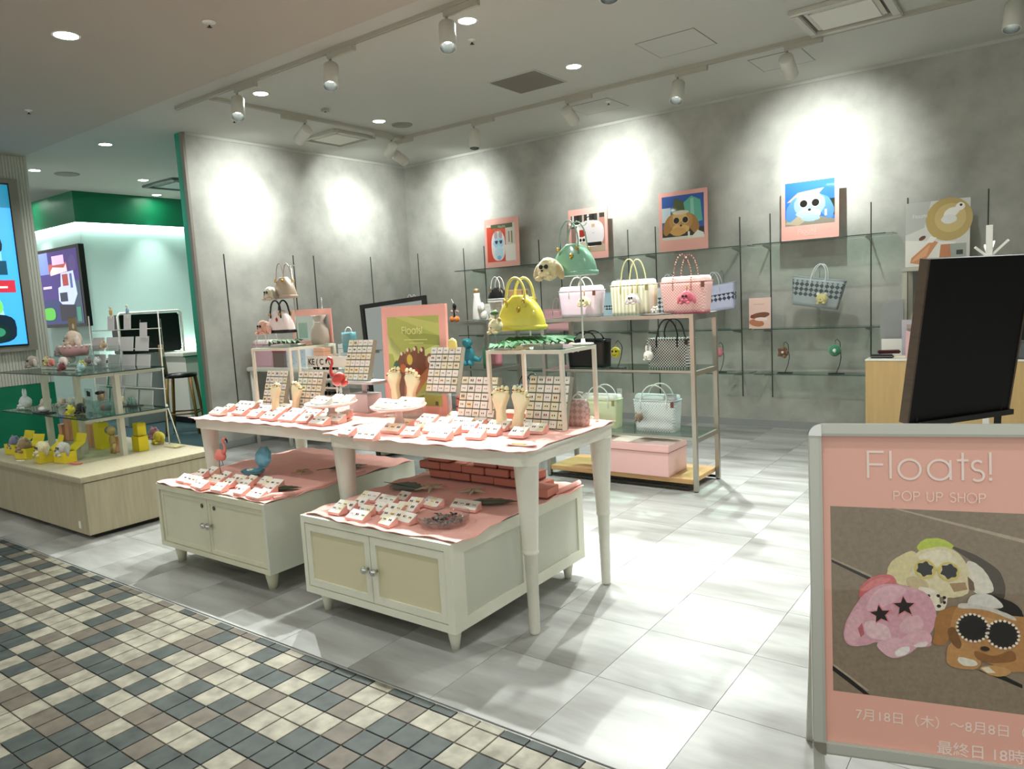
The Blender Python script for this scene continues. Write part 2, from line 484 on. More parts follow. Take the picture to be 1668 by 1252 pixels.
for iy in range(-30, 17):
    yc = 1.740 - p / 2 + (iy - 15) * p + 2 * p - p; h = p
    if iy == 16: yc = 1.850 + .0225; h = .045
    for ix in range(-62, 38):
        xc = -2.727 + p / 2 + ix * p
        if xc > 1.5 or xc < -8.6: continue
        k = rnd.choices((0, 1, 2), (46, 22, 32))[0]
        if in_view(xc, yc) and nvis < 300:
            o = cobble(k, h); o.location = (xc, yc, 0); nvis += 1
        elif yc > -.6:
            w = p - .004; hh = h - .004; far.box(xc - w / 2, xc + w / 2, yc - hh / 2, yc + hh / 2, -.005, 0, ST[k])
o = obj('paving_tiles', far, cor); o['kind'] = 'stuff'
print('paving tiles', nvis)

# ceiling: shop field and corridor field with a shallow step between
mb = MB(); mb.box(-7.57, 2.4, 3.77, 7.95, CEIL, CEIL + .1, m_ceil); mb.box(-16, -7.57, 3.77, 12, CEIL, CEIL + .1, m_ceil)
struct('ceiling', mb)
mb = MB(); mb.box(-16, 3.5, -4, 3.765, CEIL - .012, CEIL + .1, m_ceil2)
struct('ceiling', mb)

# walls
mb = MB(); mb.box(-7.57, 2.4, 7.85, 8.0, 0, CEIL, m_wall); wb = struct('wall_back', mb)
mb = MB(); mb.box(-7.63, -7.57, 4.53, 7.85, 0, CEIL, m_wall); mb.box(-7.632, -7.57, 4.50, 4.53, 0, CEIL, mat('beige_trim', '8a8377', 0.5)); mb.box(-7.72, -7.63, 4.50, 9.4, 0, CEIL, m_green2)
wl = struct('wall_left', mb)
mb = MB(); mb.box(2.3, 2.4, 3.77, 8, 0, CEIL, m_wall); struct('wall_right', mb)
# slotted uprights let into the plaster
m_upr = mat('upright_grey', '3c3c38', .5, metal=.3)
def slot(parent, x, y, z0, z1, along, clip=None):
    mb = MB()
    if along == 'x': mb.box(x - .005, x + .005, y - .006, y + .004, z0, z1, m_upr)
    else: mb.box(x - .004, x + .006, y - .006, y + .006, z0, z1, m_upr)
    o = obj('shelf_upright', mb, parent)
for x in (-6.54, -6.18, -5.29, -4.97, -4.03, -3.68, -2.705, -2.387, -1.431, -1.117, -0.483, -7.40):
    slot(wb, x, 7.85, .323, 2.245, 'x')
for y in (4.855, 5.80, 6.112, 7.083):
    slot(wl, -7.57, y, .323, 2.20, 'y')
mb = MB(); mb.box(-7.57, 2.3, 7.838, 7.85, 0, .075, mat('skirting_grey', '8d918f', 0.5)); struct('baseboard_back', mb)
mb = MB(); mb.box(-7.57, -7.558, 4.53, 7.838, 0, .075, MATS['skirting_grey']); struct('baseboard_left', mb)
mb = MB(); mb.box(-7.57, 2.3, 7.835, 7.85, CEIL - .03, CEIL, m_ceil); mb.box(-7.57, -7.555, 4.53, 7.835, CEIL - .03, CEIL, m_ceil); struct('trim_1', mb)

# neighbouring green shop
mb = MB(); mb.box(-16, -11.85, 5.19, 5.35, 3.03, CEIL, m_green); mb.box(-12.0, -11.85, 5.35, 12, 3.03, CEIL, m_green)
struct('wall_green_band', mb)
mb = MB(); mb.box(-16, -11.97, 5.29, 5.45, 0, 3.2, m_bounce_wall); mb.box(-12.12, -11.97, 5.45, 12, 0, 3.2, m_bounce_wall)
struct('wall_pale', mb)
m_led = mat('led_strip_glow', 'f2fff9', emit=14)
mb = MB(); mb.box(-15.5, -11.87, 5.20, 5.24, 3.02, 3.035, m_led); mb.box(-11.92, -11.87, 5.24, 11.5, 3.02, 3.035, m_led)
tag(obj('cove_light', mb), 'white cove light strip running under the green wall band', 'light')
mb = MB(); mb.box(-16, -7.7, 11.9, 12, 0, CEIL, m_bounce_wall); struct('wall_far', mb)
# ribbed end wall with screen niche, green dado below
mb = MB(); m_rib = mat('ribbed_white_panel', 'c2c0b6', 0.6)
y = -0.5
mb.box(-10.2, -9.76, -0.5, 3.81, .83, CEIL, m_rib)
wn = struct('wall_ribbed', mb)
rib = MB()
y = 0.8
while y < 3.80:
    rib.box(-9.76, -9.752, y, y + .027, .83, CEIL, m_rib); y += .032
o = obj('wall_ribs', rib, wn); o['kind'] = 'stuff'
mb = MB(); mb.box(-10.2, -9.75, -.5, 3.81, 0, .825, m_green); struct('trim_2', mb)

m_spk = mat('speaker_grille', '8d8c82', 0.6)
# ---------------------------------------------------------------- ceiling fittings
def track(a, b, label, name='lighting_track'):
    t = thing(name, label, 'lighting track', a)
    mb = MB(); d = Vector(b) - Vector(a); mb.bar((0, 0, -.016), d + Vector((0, 0, -.016)), .036, .032, m_trackw)
    obj('rail', mb, t)
    mb = MB(); mb.bar((0, 0, -.0325), d + Vector((0, 0, -.0325)), .010, .002, m_spk); obj('slot', mb, t)
    return t
track((-6.72, 3.97, CEIL), (1.6, 3.97, CEIL), 'white lighting track nearest the corridor, running along the ceiling step')
track((-6.21, 4.00, CEIL), (-6.21, 6.47, CEIL), 'white lighting track running from front to back beside the left wall')
track((-6.21, 6.50, CEIL), (2.2, 6.50, CEIL), 'white lighting track running along the back wall')

def track_lamp(x, y, aim, label, watts, angle, blend, along='x', side=1, drop=0.13):
    t = thing('track_lamp', label, 'spotlight', (x, y, CEIL - .03))
    mb = MB()
    if along == 'x': mb.bbox(min(0, side * .26) - .02, max(0, side * .26) + .02, -.018, .018, -.045, 0, m_trackw, .004)
    else: mb.bbox(-.018, .018, min(0, side * .26) - .02, max(0, side * .26) + .02, -.045, 0, m_trackw, .004)
    obj('driver_box', mb, t)
    mb = MB(); mb.tube([(0, 0, -.045), (0, 0, -drop)], .011, m_trackw); obj('stem', mb, t)
    d = (Vector(aim) - Vector((x, y, CEIL - .03 - drop))).normalized()
    q = d.to_track_quat('-Z', 'Y').to_matrix()
    c = Vector((0, 0, -drop))
    mb = MB(); mb.lathe([(.0001, .046), (.052, .045), (.058, .04), (.058, -.155), (.055, -.158), (.052, -.157)], m_lampw, c, 24, q, True, 1, 1, False)
    obj('head', mb, t)
    mb = MB(); mb.lathe([(.052, -.157), (.043, -.075)], m_dark, c, 24, q, True, 1, 1, False); obj('baffle', mb, t)
    mb = MB(); mb.lathe([(.0001, -.075), (.043, -.075)], lamp_em(8), c, 24, q, False); obj('lens', mb, t)
    pos = Vector((x, y, CEIL - .03)) + c + d * .163
    s = spot_light('track_spot', pos, pos + d, watts, angle, blend, .022)
    if blend == 1.0: spot_light('track_spot_core', pos, pos + d, watts * .9, 46, 1.0, .022)
    return t
D = (0, 0, -3)
track_lamp(-5.75, 3.97, (-4.5, 2.9, 0.6), 'first spotlight from the left on the corridor track', TABLE_WATTS * .9, 62, .8)
track_lamp(-4.52, 3.97, (-3.6, 2.85, 0.7), 'second spotlight from the left on the corridor track', TABLE_WATTS, 60, .8)
track_lamp(-3.33, 3.97, (-2.5, 2.9, 0.7), 'spotlight on the corridor track with its lit lens showing, beside the brightest downlight', TABLE_WATTS, 60, .8)
track_lamp(-2.1, 3.97, (-1.7, 3.2, 0.0), 'spotlight on the corridor track past the right edge of the picture', FLOOR_WATTS, 75, .9)
track_lamp(-6.21, 5.05, (-7.57, 5.19, 2.72), 'spotlight on the side track turned to the left wall, near the air conditioner grille', WALL_WATTS, 88, 1.0, 'y', -1)
track_lamp(-6.21, 6.28, (-7.57, 6.88, 2.75), 'grey shaded spotlight at the corner where two tracks meet', WALL_WATTS, 88, 1.0, 'y', -1)
track_lamp(-6.36, 6.50, (-6.45, 7.85, 2.8), 'brightly lit white spotlight at the corner where two tracks meet', WALL_WATTS, 84, 1.0, 'x', 1, .17)
track_lamp(-5.16, 6.50, (-4.9, 6.0, 0.0), 'spotlight on the back track pointing straight down, nearest the corner', FLOOR_WATTS * .8, 60, .8)
track_lamp(-3.95, 6.50, (-4.15, 7.85, 2.8), 'spotlight on the back track tilted to the wall beside the square ceiling vent', WALL_WATTS, 84, 1.0)
track_lamp(-2.78, 6.50, (-2.6, 5.25, 1.1), 'spotlight on the back track pointing down above the pink tote', FLOOR_WATTS * 1.7, 65, .8)
track_lamp(-1.82, 6.50, (-1.86, 7.85, 2.62), 'spotlight on the back track tilted to the wall beside the cassette air conditioner', WALL_WATTS * 1.15, 88, 1.0)
track_lamp(-0.27, 6.50, (-0.5, 5.2, 0.0), 'spotlight on the back track at the right edge of the picture', FLOOR_WATTS, 75, .9)

def downlight(x, y, label, watts, group=None, r=.062, col=(.97, 1, .97), z=CEIL, angle=140, emit=30):
    if y < 3.765: z -= .012
    t = thing('downlight', label, 'downlight', (x, y, z), group=group)
    mb = MB(); mb.lathe([(r, .0), (r + .014, 0), (r + .015, -.004), (r + .002, -.006), (r, -.003)], m_white, (0, 0, 0), 24); obj('trim_ring', mb, t)
    mb = MB(); mb.lathe([(.0001, -.0035), (r, -.0035)], lamp_em(emit), (0, 0, 0), 24, None, False); obj('diffuser', mb, t)
    spot_light('down_spot', (x, y, z - .03), (x, y, 0), watts, angle, 1.0, .05, col)
    return t
downlight(-5.84, 4.28, 'round downlight in the shop ceiling just behind the corridor track, left one', DOWN_WATTS)
downlight(-5.88, 5.78, 'round downlight beside the round ceiling speaker', DOWN_WATTS)
downlight(-3.41, 5.74, 'round downlight beside the square ceiling vent', DOWN_WATTS)
downlight(-3.40, 4.28, 'round downlight near the top edge of the picture, beside a track spotlight', DOWN_WATTS * 2.4)
for x, y in ((-0.95, 4.28), (-0.95, 5.74)):
    downlight(x, y, 'round shop downlight outside the picture on the right, %s one' % ('nearer' if y < 5 else 'farther'), DOWN_WATTS * 1.3, 'downlights outside the picture on the right')
downlight(-5.51, 2.50, 'round downlight in the corridor ceiling', CORRIDOR_WATTS, r=.075)
for x in (-3.2, -0.6, 1.5):
    downlight(x, 1.3, 'round corridor downlight above the picture, %s of three' % {-3.2: 'leftmost', -0.6: 'middle', 1.5: 'rightmost'}[x], CORRIDOR_WATTS * 1.3, 'corridor downlights above the picture', r=.075)
for x, y in ((-2.6, -.9), (.6, -.9), (-6.5, .6)):
    downlight(x, y, 'round corridor downlight behind the camera, %s' % {-2.6: 'left of it', .6: 'right of it', -6.5: 'farthest left'}[x], CORRIDOR_WATTS * 1.2, 'corridor downlights behind the camera', r=.075)
GW = 100
downlight(-8.61, 4.19, 'round downlight in the green shop ceiling nearest the corridor', GW)
downlight(-10.54, 4.20, 'round downlight at the far left beside the ribbed wall', GW)
downlight(-10.48, 5.57, 'round downlight beside the ceiling grille of the green shop', GW)
downlight(-11.60, 6.36, 'round downlight washing the green band with light', 110, angle=70)
downlight(-13.2, 4.95, 'round downlight washing the far left of the green band', 110, angle=70)
# ceiling speakers, sprinklers, sensors
def disc(name, x, y, r, m, label, cat, h=.012):
    t = thing(name, label, cat, (x, y, CEIL)); mb = MB(); mb.lathe([(r, 0), (r, -h * .4), (r * .92, -h), (.0001, -h)], m, (0, 0, 0), 28, None, False); obj('grille', mb, t)
    mb = MB()
    for k in (.3, .5, .7, .86): mb.lathe([(r * k, -h - .001), (r * k + .003, -h - .001)], mat('grille_lines', '6c6b62', .6), (0, 0, 0), 28, None, False, 1, 1, False)
    obj('perforation', mb, t); return t
disc('ceiling_speaker', -5.834, 6.08, .115, m_spk, 'round grey speaker grille in the shop ceiling', 'speaker')
disc('ceiling_speaker', -10.57, 4.60, .15, m_spk, 'round grey speaker grille in the green shop ceiling', 'speaker')
def sprinkler(x, y, label, s=1.0):
    t = thing('sprinkler', label, 'sprinkler', (x, y, CEIL - (.012 if y < 3.765 else 0)))
    mb = MB(); mb.lathe([(.032 * s, 0), (.03 * s, -.004), (.012, -.005), (.010, -.02), (.0001, -.02)], m_white, (0, 0, 0), 16); obj('escutcheon', mb, t)
    mb = MB(); mb.lathe([(.006, -.018), (.006, -.032), (.018, -.034), (.0001, -.036)], m_dark, (0, 0, 0), 12); obj('deflector', mb, t)
sprinkler(-7.62, 3.05, 'dark sprinkler head in the corridor ceiling at the far left')
sprinkler(-4.64, 3.04, 'sprinkler head with pale ring in the corridor ceiling, near the top edge', 1.4)
sprinkler(-3.62, 4.60, 'dark sprinkler head between the corridor track and the square vent')
sprinkler(-6.78, 4.62, 'dark sprinkler head just above the front end of the left wall')
sprinkler(-3.76, 7.00, 'dark sprinkler head between the back track and the back wall')
t = thing('smoke_sensor', 'small square sensor in the shop ceiling left of the round speaker', 'sensor', (-5.87, 5.04, CEIL))
mb = MB(); mb.bbox(-.03, .03, -.03, .03, -.03, 0, m_trackw, .004); obj('sensor_body', mb, t); mb = MB(); mb.lathe([(.0001, -.034), (.012, -.033), (.014, -.03)], m_dark, (0, 0, 0), 12); obj('sensor_eye', mb, t)
# square vent
t = thing('ceiling_vent', 'square brown-grey vent panel in the middle of the shop ceiling', 'vent', (-3.955, 5.815, CEIL))
mb = MB(); mb.box(-.255, .255, -.255, .255, -.006, 0, mat('vent_panel', '6f695c', 0.6)); obj('panel', mb, t)
mb = MB()
for s in (-1, 1):
    mb.box(-.264, .264, s * .258 - .006, s * .258 + .006, -.008, 0, m_ceil); mb.box(s * .258 - .006, s * .258 + .006, -.252, .252, -.008, 0, m_ceil)
obj('frame', mb, t)
def hatch(x, y, w, h, label):
    t = thing('access_hatch', label, 'hatch', (x, y, CEIL)); mb = MB(); mb.box(-w / 2, w / 2, -h / 2, h / 2, -.003, 0, m_ceil); obj('cover', mb, t)
    mb = MB()
    for s in (-1, 1):
        mb.box(-w / 2 - .006, w / 2 + .006, s * h / 2 - .003, s * h / 2 + .003, -.004, 0, m_spk); mb.box(s * w / 2 - .003, s * w / 2 + .003, -h / 2, h / 2, -.004, 0, m_spk)
    obj('joint', mb, t)
hatch(-2.51, 5.86, .49, .48, 'square access hatch in the ceiling in front of the back track')
hatch(-2.0, 6.98, .45, .45, 'square access hatch behind the back track, right of the wall spotlight')
hatch(-3.95, 7.1, .5, .45, 'square access hatch behind the back track, left one')
# cassette air conditioners
def cassette(x, y, w, label, col='b9b7ab', inner='d6d5cb'):
    t = thing('cassette_air_conditioner', label, 'air conditioner', (x, y, CEIL))
    mf = mat('cassette_frame_' + col, col, 0.45); h = w / 2
    mb = MB()
    for s in (-1, 1):
        mb.bbox(-h, h, s * (h - .03) - .03, s * (h - .03) + .03, -.035, 0, mf, .006); mb.bbox(s * (h - .03) - .03, s * (h - .03) + .03, -h + .061, h - .061, -.035, 0, mf, .006)
    obj('frame', mb, t)
    mb = MB(); mb.box(-h + .05, h - .05, -h + .05, h - .05, -.006, 0, mat('cassette_gap', '6b685f', .6)); obj('recess', mb, t)
    mb = MB(); q = h * .66; mb.bbox(-q, q, -q, q, -.03, -.004, mat('cassette_panel_' + inner, inner, 0.5), .01); obj('grille_panel', mb, t)
    for s in (-1, 1):
        mb = MB(); mb.bar((-q, s * (h - .11), -.018), (q, s * (h - .11), -.018), .05, .006, mf); obj('louvre', mb, t)
        mb = MB(); mb.bar((s * (h - .11), -q, -.018), (s * (h - .11), q, -.018), .05, .006, mf); obj('louvre', mb, t)
cassette(-6.74, 5.94, .62, 'square air conditioner cassette in the ceiling by the left corner')
cassette(-1.29, 6.14, .66, 'square air conditioner cassette at the top right of the ceiling')
cassette(-10.5, 6.2, .85, 'grey air conditioner cassette in the green shop ceiling', '66736d', '9aa39d')

# ---------------------------------------------------------------- framed cabinets
def knob(parent, x, y, z):
    mb = MB(); M = Matrix.Rotation(PI / 2, 3, 'X')
    mb.lathe([(.008, 0), (.006, .012), (.016, .02), (.019, .028), (.014, .036), (.0001, .038)], mat('chrome', 'd8dad8', 0.12, metal=1.0), (x, y, z), 14, M)
    obj('knob', mb, parent)
def cone_leg(x, y, h, r0, r1, m, parent, splay=(0, 0)):
    mb = MB(); mb.loft([[Vector((x + splay[0] * t + (r0 + (r1 - r0) * t) * math.cos(2 * PI * k / 14), y + splay[1] * t + (r0 + (r1 - r0) * t) * math.sin(2 * PI * k / 14), h * (1 - t))) for k in range(14)] for t in (0, .5, 1)], m, smooth=True)
    obj('leg', mb, parent)
m_panel = checker_mat('woven_cream_panel', 'c9c29f', 'd4ceb0', 220, 0.6)
m_cab = mat('cabinet_white', 'dcdccb', 0.42, noise=(5, .05, (1, 1, 1)))
m_cabL = mat('cabinet_cream', 'd2d0b8', 0.42, noise=(5, .05, (1, 1, 1)))
def cabinet_right():
    t = thing('low_cabinet', 'white low cabinet with woven cream door panels, under the right table', 'cabinet', (-2.5, 2.735, 0))
    w, d, z0, z1 = .495, .535, .105, .5; F_ = .045
    mb = MB()
    mb.box(-w + .02, w - .02, -d + F_, d - .001, z1 - .03, z1 - .001, m_cab); mb.box(-w + .02, w - .02, -d + F_, d - .001, z0 + .001, z0 + .03, m_cab)
    mb.box(-w + .001, -w + .02, -d + F_, d - .001, z0 + .001, z1 - .001, m_cab); mb.box(-w + .02, w - .02, d - .02, d - .001, z0 + .03, z1 - .03, m_cab)
    mb.box(w - .02, w - .007, -d + F_, d, z0 + .05, z1 - .05, mat('side_panel_grey', 'c6c8b9', .45)); mb.box(-w + .02, w - .02, -d + F_ + .002, -d + F_ + .008, z0 + .03, z1 - .03, m_dark)
    # front surround
    mb.box(-w, w, -d, -d + F_, z1 - .034, z1, m_cab); mb.box(-w, w, -d, -d + F_, z0, z0 + .034, m_cab); mb.box(-w, -w + .026, -d, -d + F_, z0 + .034, z1 - .034, m_cab); mb.box(w - .038, w, -d, -d + F_, z0 + .034, z1 - .034, m_cab)
    # right side: rails and stiles
    mb.box(w - .02, w, -d + F_, d, z1 - .055, z1, m_cab); mb.box(w - .02, w, -d + F_, d, z0, z0 + .055, m_cab)
    for y0, y1 in ((-d + F_, -d + .085), (-.03, .035), (d - .055, d)): mb.box(w - .02, w, y0, y1, z0 + .055, z1 - .055, m_cab)
    obj('body', mb, t)
    for i, (a, b) in enumerate(((-w + .029, -.007), (-.003, w - .041))):
        mb = MB(); y0, y1 = -d + .003, -d + .021; za, zb = z0 + .038, z1 - .038; f = .036
        mb.box(a, b, y0, y1, zb - f, zb, m_cab); mb.box(a, b, y0, y1, za, za + f, m_cab); mb.box(a, a + f, y0, y1, za + f, zb - f, m_cab); mb.box(b - f, b, y0, y1, za + f, zb - f, m_cab)
        mb.box(a + f, b - f, y0 + .008, y1 - .001, za + f, zb - f, m_panel)
        dd = obj('door', mb, t); knob(dd, -.026 if i == 0 else .034, -d + .003, .305)
    for sx in (-1, 1):
        for sy in (-1, 1): cone_leg(sx * (w - .07), sy * (d - .07), z0 + .002, .036, .018, m_cab, t)
    return t
cabinet_right()
def cabinet_left():
    t = thing('low_cabinet', 'plain cream low cabinet with two flush doors, under the left table', 'cabinet', (-3.89, 2.80, 0))
    w, d, z0, z1 = .555, .57, .11, .5; F_ = .05; ms = mat('cabinet_side_white', 'cfd2c4', .35)
    mb = MB()
    mb.box(-w + .02, w - .02, -d + F_, d - .001, z1 - .03, z1 - .001, m_cabL); mb.box(-w + .02, w - .02, -d + F_, d - .001, z0 + .001, z0 + .03, m_cabL)
    mb.box(-w + .001, -w + .02, -d + F_, d - .001, z0 + .001, z1 - .001, m_cabL); mb.box(-w + .02, w - .02, d - .02, d - .001, z0 + .03, z1 - .03, m_cabL); mb.box(w - .02, w, -d, d, z0, z1, ms)
    mb.box(-w + .02, w - .02, -d + F_ + .002, -d + F_ + .008, z0 + .03, z1 - .03, m_dark)
    mb.box(-w, w - .02, -d, -d + F_, z1 - .034, z1, m_cabL); mb.box(-w, w - .02, -d, -d + F_, z0, z0 + .026, m_cabL); mb.box(-w, -w + .03, -d, -d + F_, z0 + .026, z1 - .034, m_cabL)
    obj('body', mb, t)
    for i, (a, b) in enumerate(((-w + .036, -.012), (-.008, w - .024))):
        mb = MB(); y0, y1 = -d + .012, -d + .030; za, zb = z0 + .030, z1 - .038
        mb.bbox(a, b, y0, y1, za, zb, m_cabL, .002)
        mb.box(a, b, y0 - .005, y0, zb - .024, zb, m_cabL); mb.box(a, b, y0 - .005, y0, za, za + .024, m_cabL)
        for (p0, p1) in ((a, a + .024), (b - .024, b)): mb.box(p0, p1, y0 - .005, y0, za + .024, zb - .024, m_cabL)
        dd = obj('door', mb, t); knob(dd, -.028 if i == 0 else .020, -d + .006, .31)
        mb = MB(); M = Matrix.Rotation(PI / 2, 3, 'X'); mb.lathe([(.012, 0), (.012, .004), (.0001, .005)], mat('aged_brass', '5b5646', .4, metal=.7), ((-.070 if i == 0 else .055), -d + .012, .415), 14, M); obj('lock', mb, dd)
    for sx in (-1, 1):
        for sy in (-1, 1): cone_leg(sx * (w - .09), sy * (d - .07), z0 + .002, .042, .022, m_cabL, t)
cabinet_left()

# ---------------------------------------------------------------- tables
def table(label, x0, x1, y0, y1, zt, m, corner=.07, insets=(.05, .05)):
    cx, cy = (x0 + x1) / 2, (y0 + y1) / 2; w, d = (x1 - x0) / 2, (y1 - y0) / 2
    t = thing('display_table', label, 'table', (cx, cy, 0))
    def rr(w, d, r, n=5):
        o = []
        for (sx, sy, a0) in ((1, 1, 0), (-1, 1, 90), (-1, -1, 180), (1, -1, 270)):
            for i in range(n + 1):
                a = math.radians(a0 + 90 * i / n); o.append((sx * (w - r) + r * math.cos(a), sy * (d - r) + r * math.sin(a)))
        return o
    mb = MB(); mb.prism(rr(w, d, corner), zt - .022, zt - .012, m)
    obj('tabletop', mb, t)
    mb = MB(); mb.prism(rr(w - .006, d - .006, corner), zt - .075, zt - .022, m); obj('apron', mb, t)
    for sx in (-1, 1):
        for sy in (-1, 1):
            mb = MB()
            prof = [(.0001, 0), (.022, 0), (.024, .008), (.030, .37), (.036, .374), (.037, .384), (.034, .392), (.035, .40), (.046, .60), (.056, zt - .085), (.060, zt - .075)]
            mb.lathe(prof, m, (sx * (w - insets[0]), sy * (d - insets[1]), 0), 20)
            obj('leg', mb, t)
    return t
m_tab = mat('table_white_paint', 'dedccf', 0.4, noise=(8, .05, (1, 1, 1)))
ZT = .86
table('white display table with turned legs on the right, above the woven cabinet', -3.105, -1.80, 2.48, 3.31, ZT, m_tab, .06, (.055, .085))
table('white display table with turned legs on the left, above the plain cream cabinet', -4.56, -3.125, 2.56, 3.48, ZT, m_tab, .07, (.055, .10))

def cloth(name, label, x0, x1, y0, y1, z, over, amp=.004, seed=0, wav=.012, corner=.02, hang=.0, skew=0):
    """rumpled cloth laid on a top; edges wander by wav; hang drops over the front and side edges"""
    rnd = random.Random(seed); nx, ny = 44, 30
    ph = [rnd.random() * 6 for _ in range(8)]
    mb = MB(); vs = []; th = .003
    for j in range(ny + 1):
        for i in range(nx + 1):
            u, v = i / nx, j / ny
            x = x0 + (x1 - x0) * u; y = y0 + (y1 - y0) * v
            y += wav * (1 - v) ** 3 * (math.sin(7 * u + ph[0]) + .6 * math.sin(17 * u + ph[1])) ; x += wav * u ** 6 * math.sin(8 * v + ph[2]) - wav * (1 - u) ** 6 * math.sin(6 * v + ph[3])
            y += skew * u
            fold = math.sin(x * 23 + y * 9 + ph[4]) * math.sin(y * 15 + ph[5]) + .6 * math.sin(x * 41 - y * 33 + ph[6])
            edge = max(0, 1 - min(u, 1 - u, v, 1 - v) * 9)
            zz = z + th + amp * (.6 + .5 * fold) * (1 + 1.5 * edge)
            if hang:
                dr = max(0, 1 - v * ny / 1.0) ; zz -= hang * dr; 
                dr2 = max(0, 1 - (1 - u) * nx / 1.0); zz -= hang * dr2 * (1 if dr < .5 else 0)
            vs.append((x, y, zz))
    n = nx + 1
    fs = [(j * n + i, j * n + i + 1, (j + 1) * n + i + 1, (j + 1) * n + i) for j in range(ny) for i in range(nx)]
    mb.add(vs, fs, m_pinkcloth, True)
    # thin underside and rim
    k = len(vs); rim = [i for i in range(n)] + [j * n + nx for j in range(1, ny + 1)] + [ny * n + i for i in range(nx - 1, -1, -1)] + [j * n for j in range(ny - 1, 0, -1)]
    low = [(vs[i][0], vs[i][1], vs[i][2] - .004) for i in rim]
    base = len(mb.v); mb.v += [vs[i] for i in rim] + low
    L = len(rim); mi = mb.mi(m_pinkcloth)
    for a in range(L):
        b = (a + 1) % L; mb.f.append((base + a, base + L + a, base + L + b, base + b)); mb.m.append(mi); mb.sm.append(True)
    return tag(obj(name, mb), label, 'cloth')
cloth('table_cloth', 'salmon pink cloth over the right display table', -3.115, -1.797, 2.462, 3.30, ZT - .013, 0, .004, 3, .010)
cloth('table_cloth', 'salmon pink cloth over the left display table, meeting the other cloth at a seam', -4.54, -3.13, 2.545, 3.47, ZT - .013, 0, .004, 5, .008)
cloth('cabinet_cloth', 'salmon pink cloth over the woven cabinet, half in table shadow', -2.99, -1.99, 2.205, 3.25, .5, 0, .005, 8, .014)
cloth('cabinet_cloth', 'salmon pink cloth over the plain cream cabinet with a turned-up corner', -4.44, -3.33, 2.235, 3.35, .5, 0, .0045, 11, .012)
mb = MB(); mb.tube([(-3.34, 2.30, .515), (-3.335, 2.6, .512), (-3.34, 2.95, .514)], .012, m_pinkcloth, 8); mb.tube([(-3.40, 2.25, .512), (-3.36, 2.30, .53), (-3.33, 2.42, .512)], .015, m_pinkcloth, 8)
tag(obj('cloth_roll', mb), 'rolled pink cloth edge lying along the right side of the plain cream cabinet', 'cloth')
mb = MB(); mb.tube([(-2.02, 3.0, .515), (-2.0, 3.15, .525), (-2.01, 3.25, .52)], .014, m_pinkcloth, 8)
tag(obj('cloth_roll', mb), 'bunched pink cloth end at the far right corner of the woven cabinet', 'cloth')

# ---------------------------------------------------------------- steel racks
def rack(label, x0, x1, y0, y1, zs, ztop, wood_z=.06):
    t = thing('steel_rack', label, 'rack', ((x0 + x1) / 2, (y0 + y1) / 2, 0)); w, d = (x1 - x0) / 2, (y1 - y0) / 2; q = .032
    for sx in (-1, 1):
        for sy in (-1, 1):
            mb = MB(); x = sx * (w - q / 2); y = sy * (d - q / 2); mb.box(x - q / 2, x + q / 2, y - q / 2, y + q / 2, 0.008, ztop, m_steel)
            mb.box(x - q / 2 + .004, x + q / 2 - .004, y - q / 2 + .004, y + q / 2 - .004, 0, .008, m_dark); obj('post', mb, t)
    for sx in (-1, 1):
        x = sx * (w - q / 2)
        for z in list(zs) + [ztop - q]:
            mb = MB(); mb.box(x - q / 2, x + q / 2, -d + q, d - q, z - .012, z + .022 if z < ztop - .1 else ztop, m_steel); obj('side_rail', mb, t)
    for sy in (-1, 1):
        mb = MB(); y = sy * (d - q / 2); mb.box(-w + q, w - q, y - q / 2, y + q / 2, ztop - .028, ztop, m_steel); obj('top_rail', mb, t)
        mb = MB(); mb.box(-w + q, w - q, y - .008, y + .008, .012, .03, m_dark); obj('bottom_rail', mb, t)
    for z in zs:
        mb = MB(); mb.box(-w + .02, w - .02, -d + .006, d - .006, z + .022, z + .030, m_glass); s = obj('glass_shelf', mb, t)
        mb = MB(); mb.box(-w + q, w - q, -d + .004, -d + .010, z + .012, z + .030, m_steel); obj('shelf_edge', mb, s)
    mb = MB(); mb.box(-w + q, w - q, -d + q, d - q, ztop - .010, ztop - .003, m_glass); obj('glass_top', mb, t)
    mb = MB(); mb.bbox(-w + .035, w - .035, -d + .002, d - .002, wood_z, wood_z + .035, m_oak, .002); obj('wooden_base', mb, t)
    return t
m_oak = mat('light_oak', 'c19a6a', 0.45, noise=(6, .22, (1, 9, 9)))
rack('steel rack with glass shelves and oak base on the right, holding the tote bags', -3.44, -2.10, 5.065, 5.54, (.385, .885), 1.33)
rack('steel rack with glass shelves and oak base behind the big green poster', -5.28, -3.96, 5.0, 5.49, (.385, .885), 1.33)

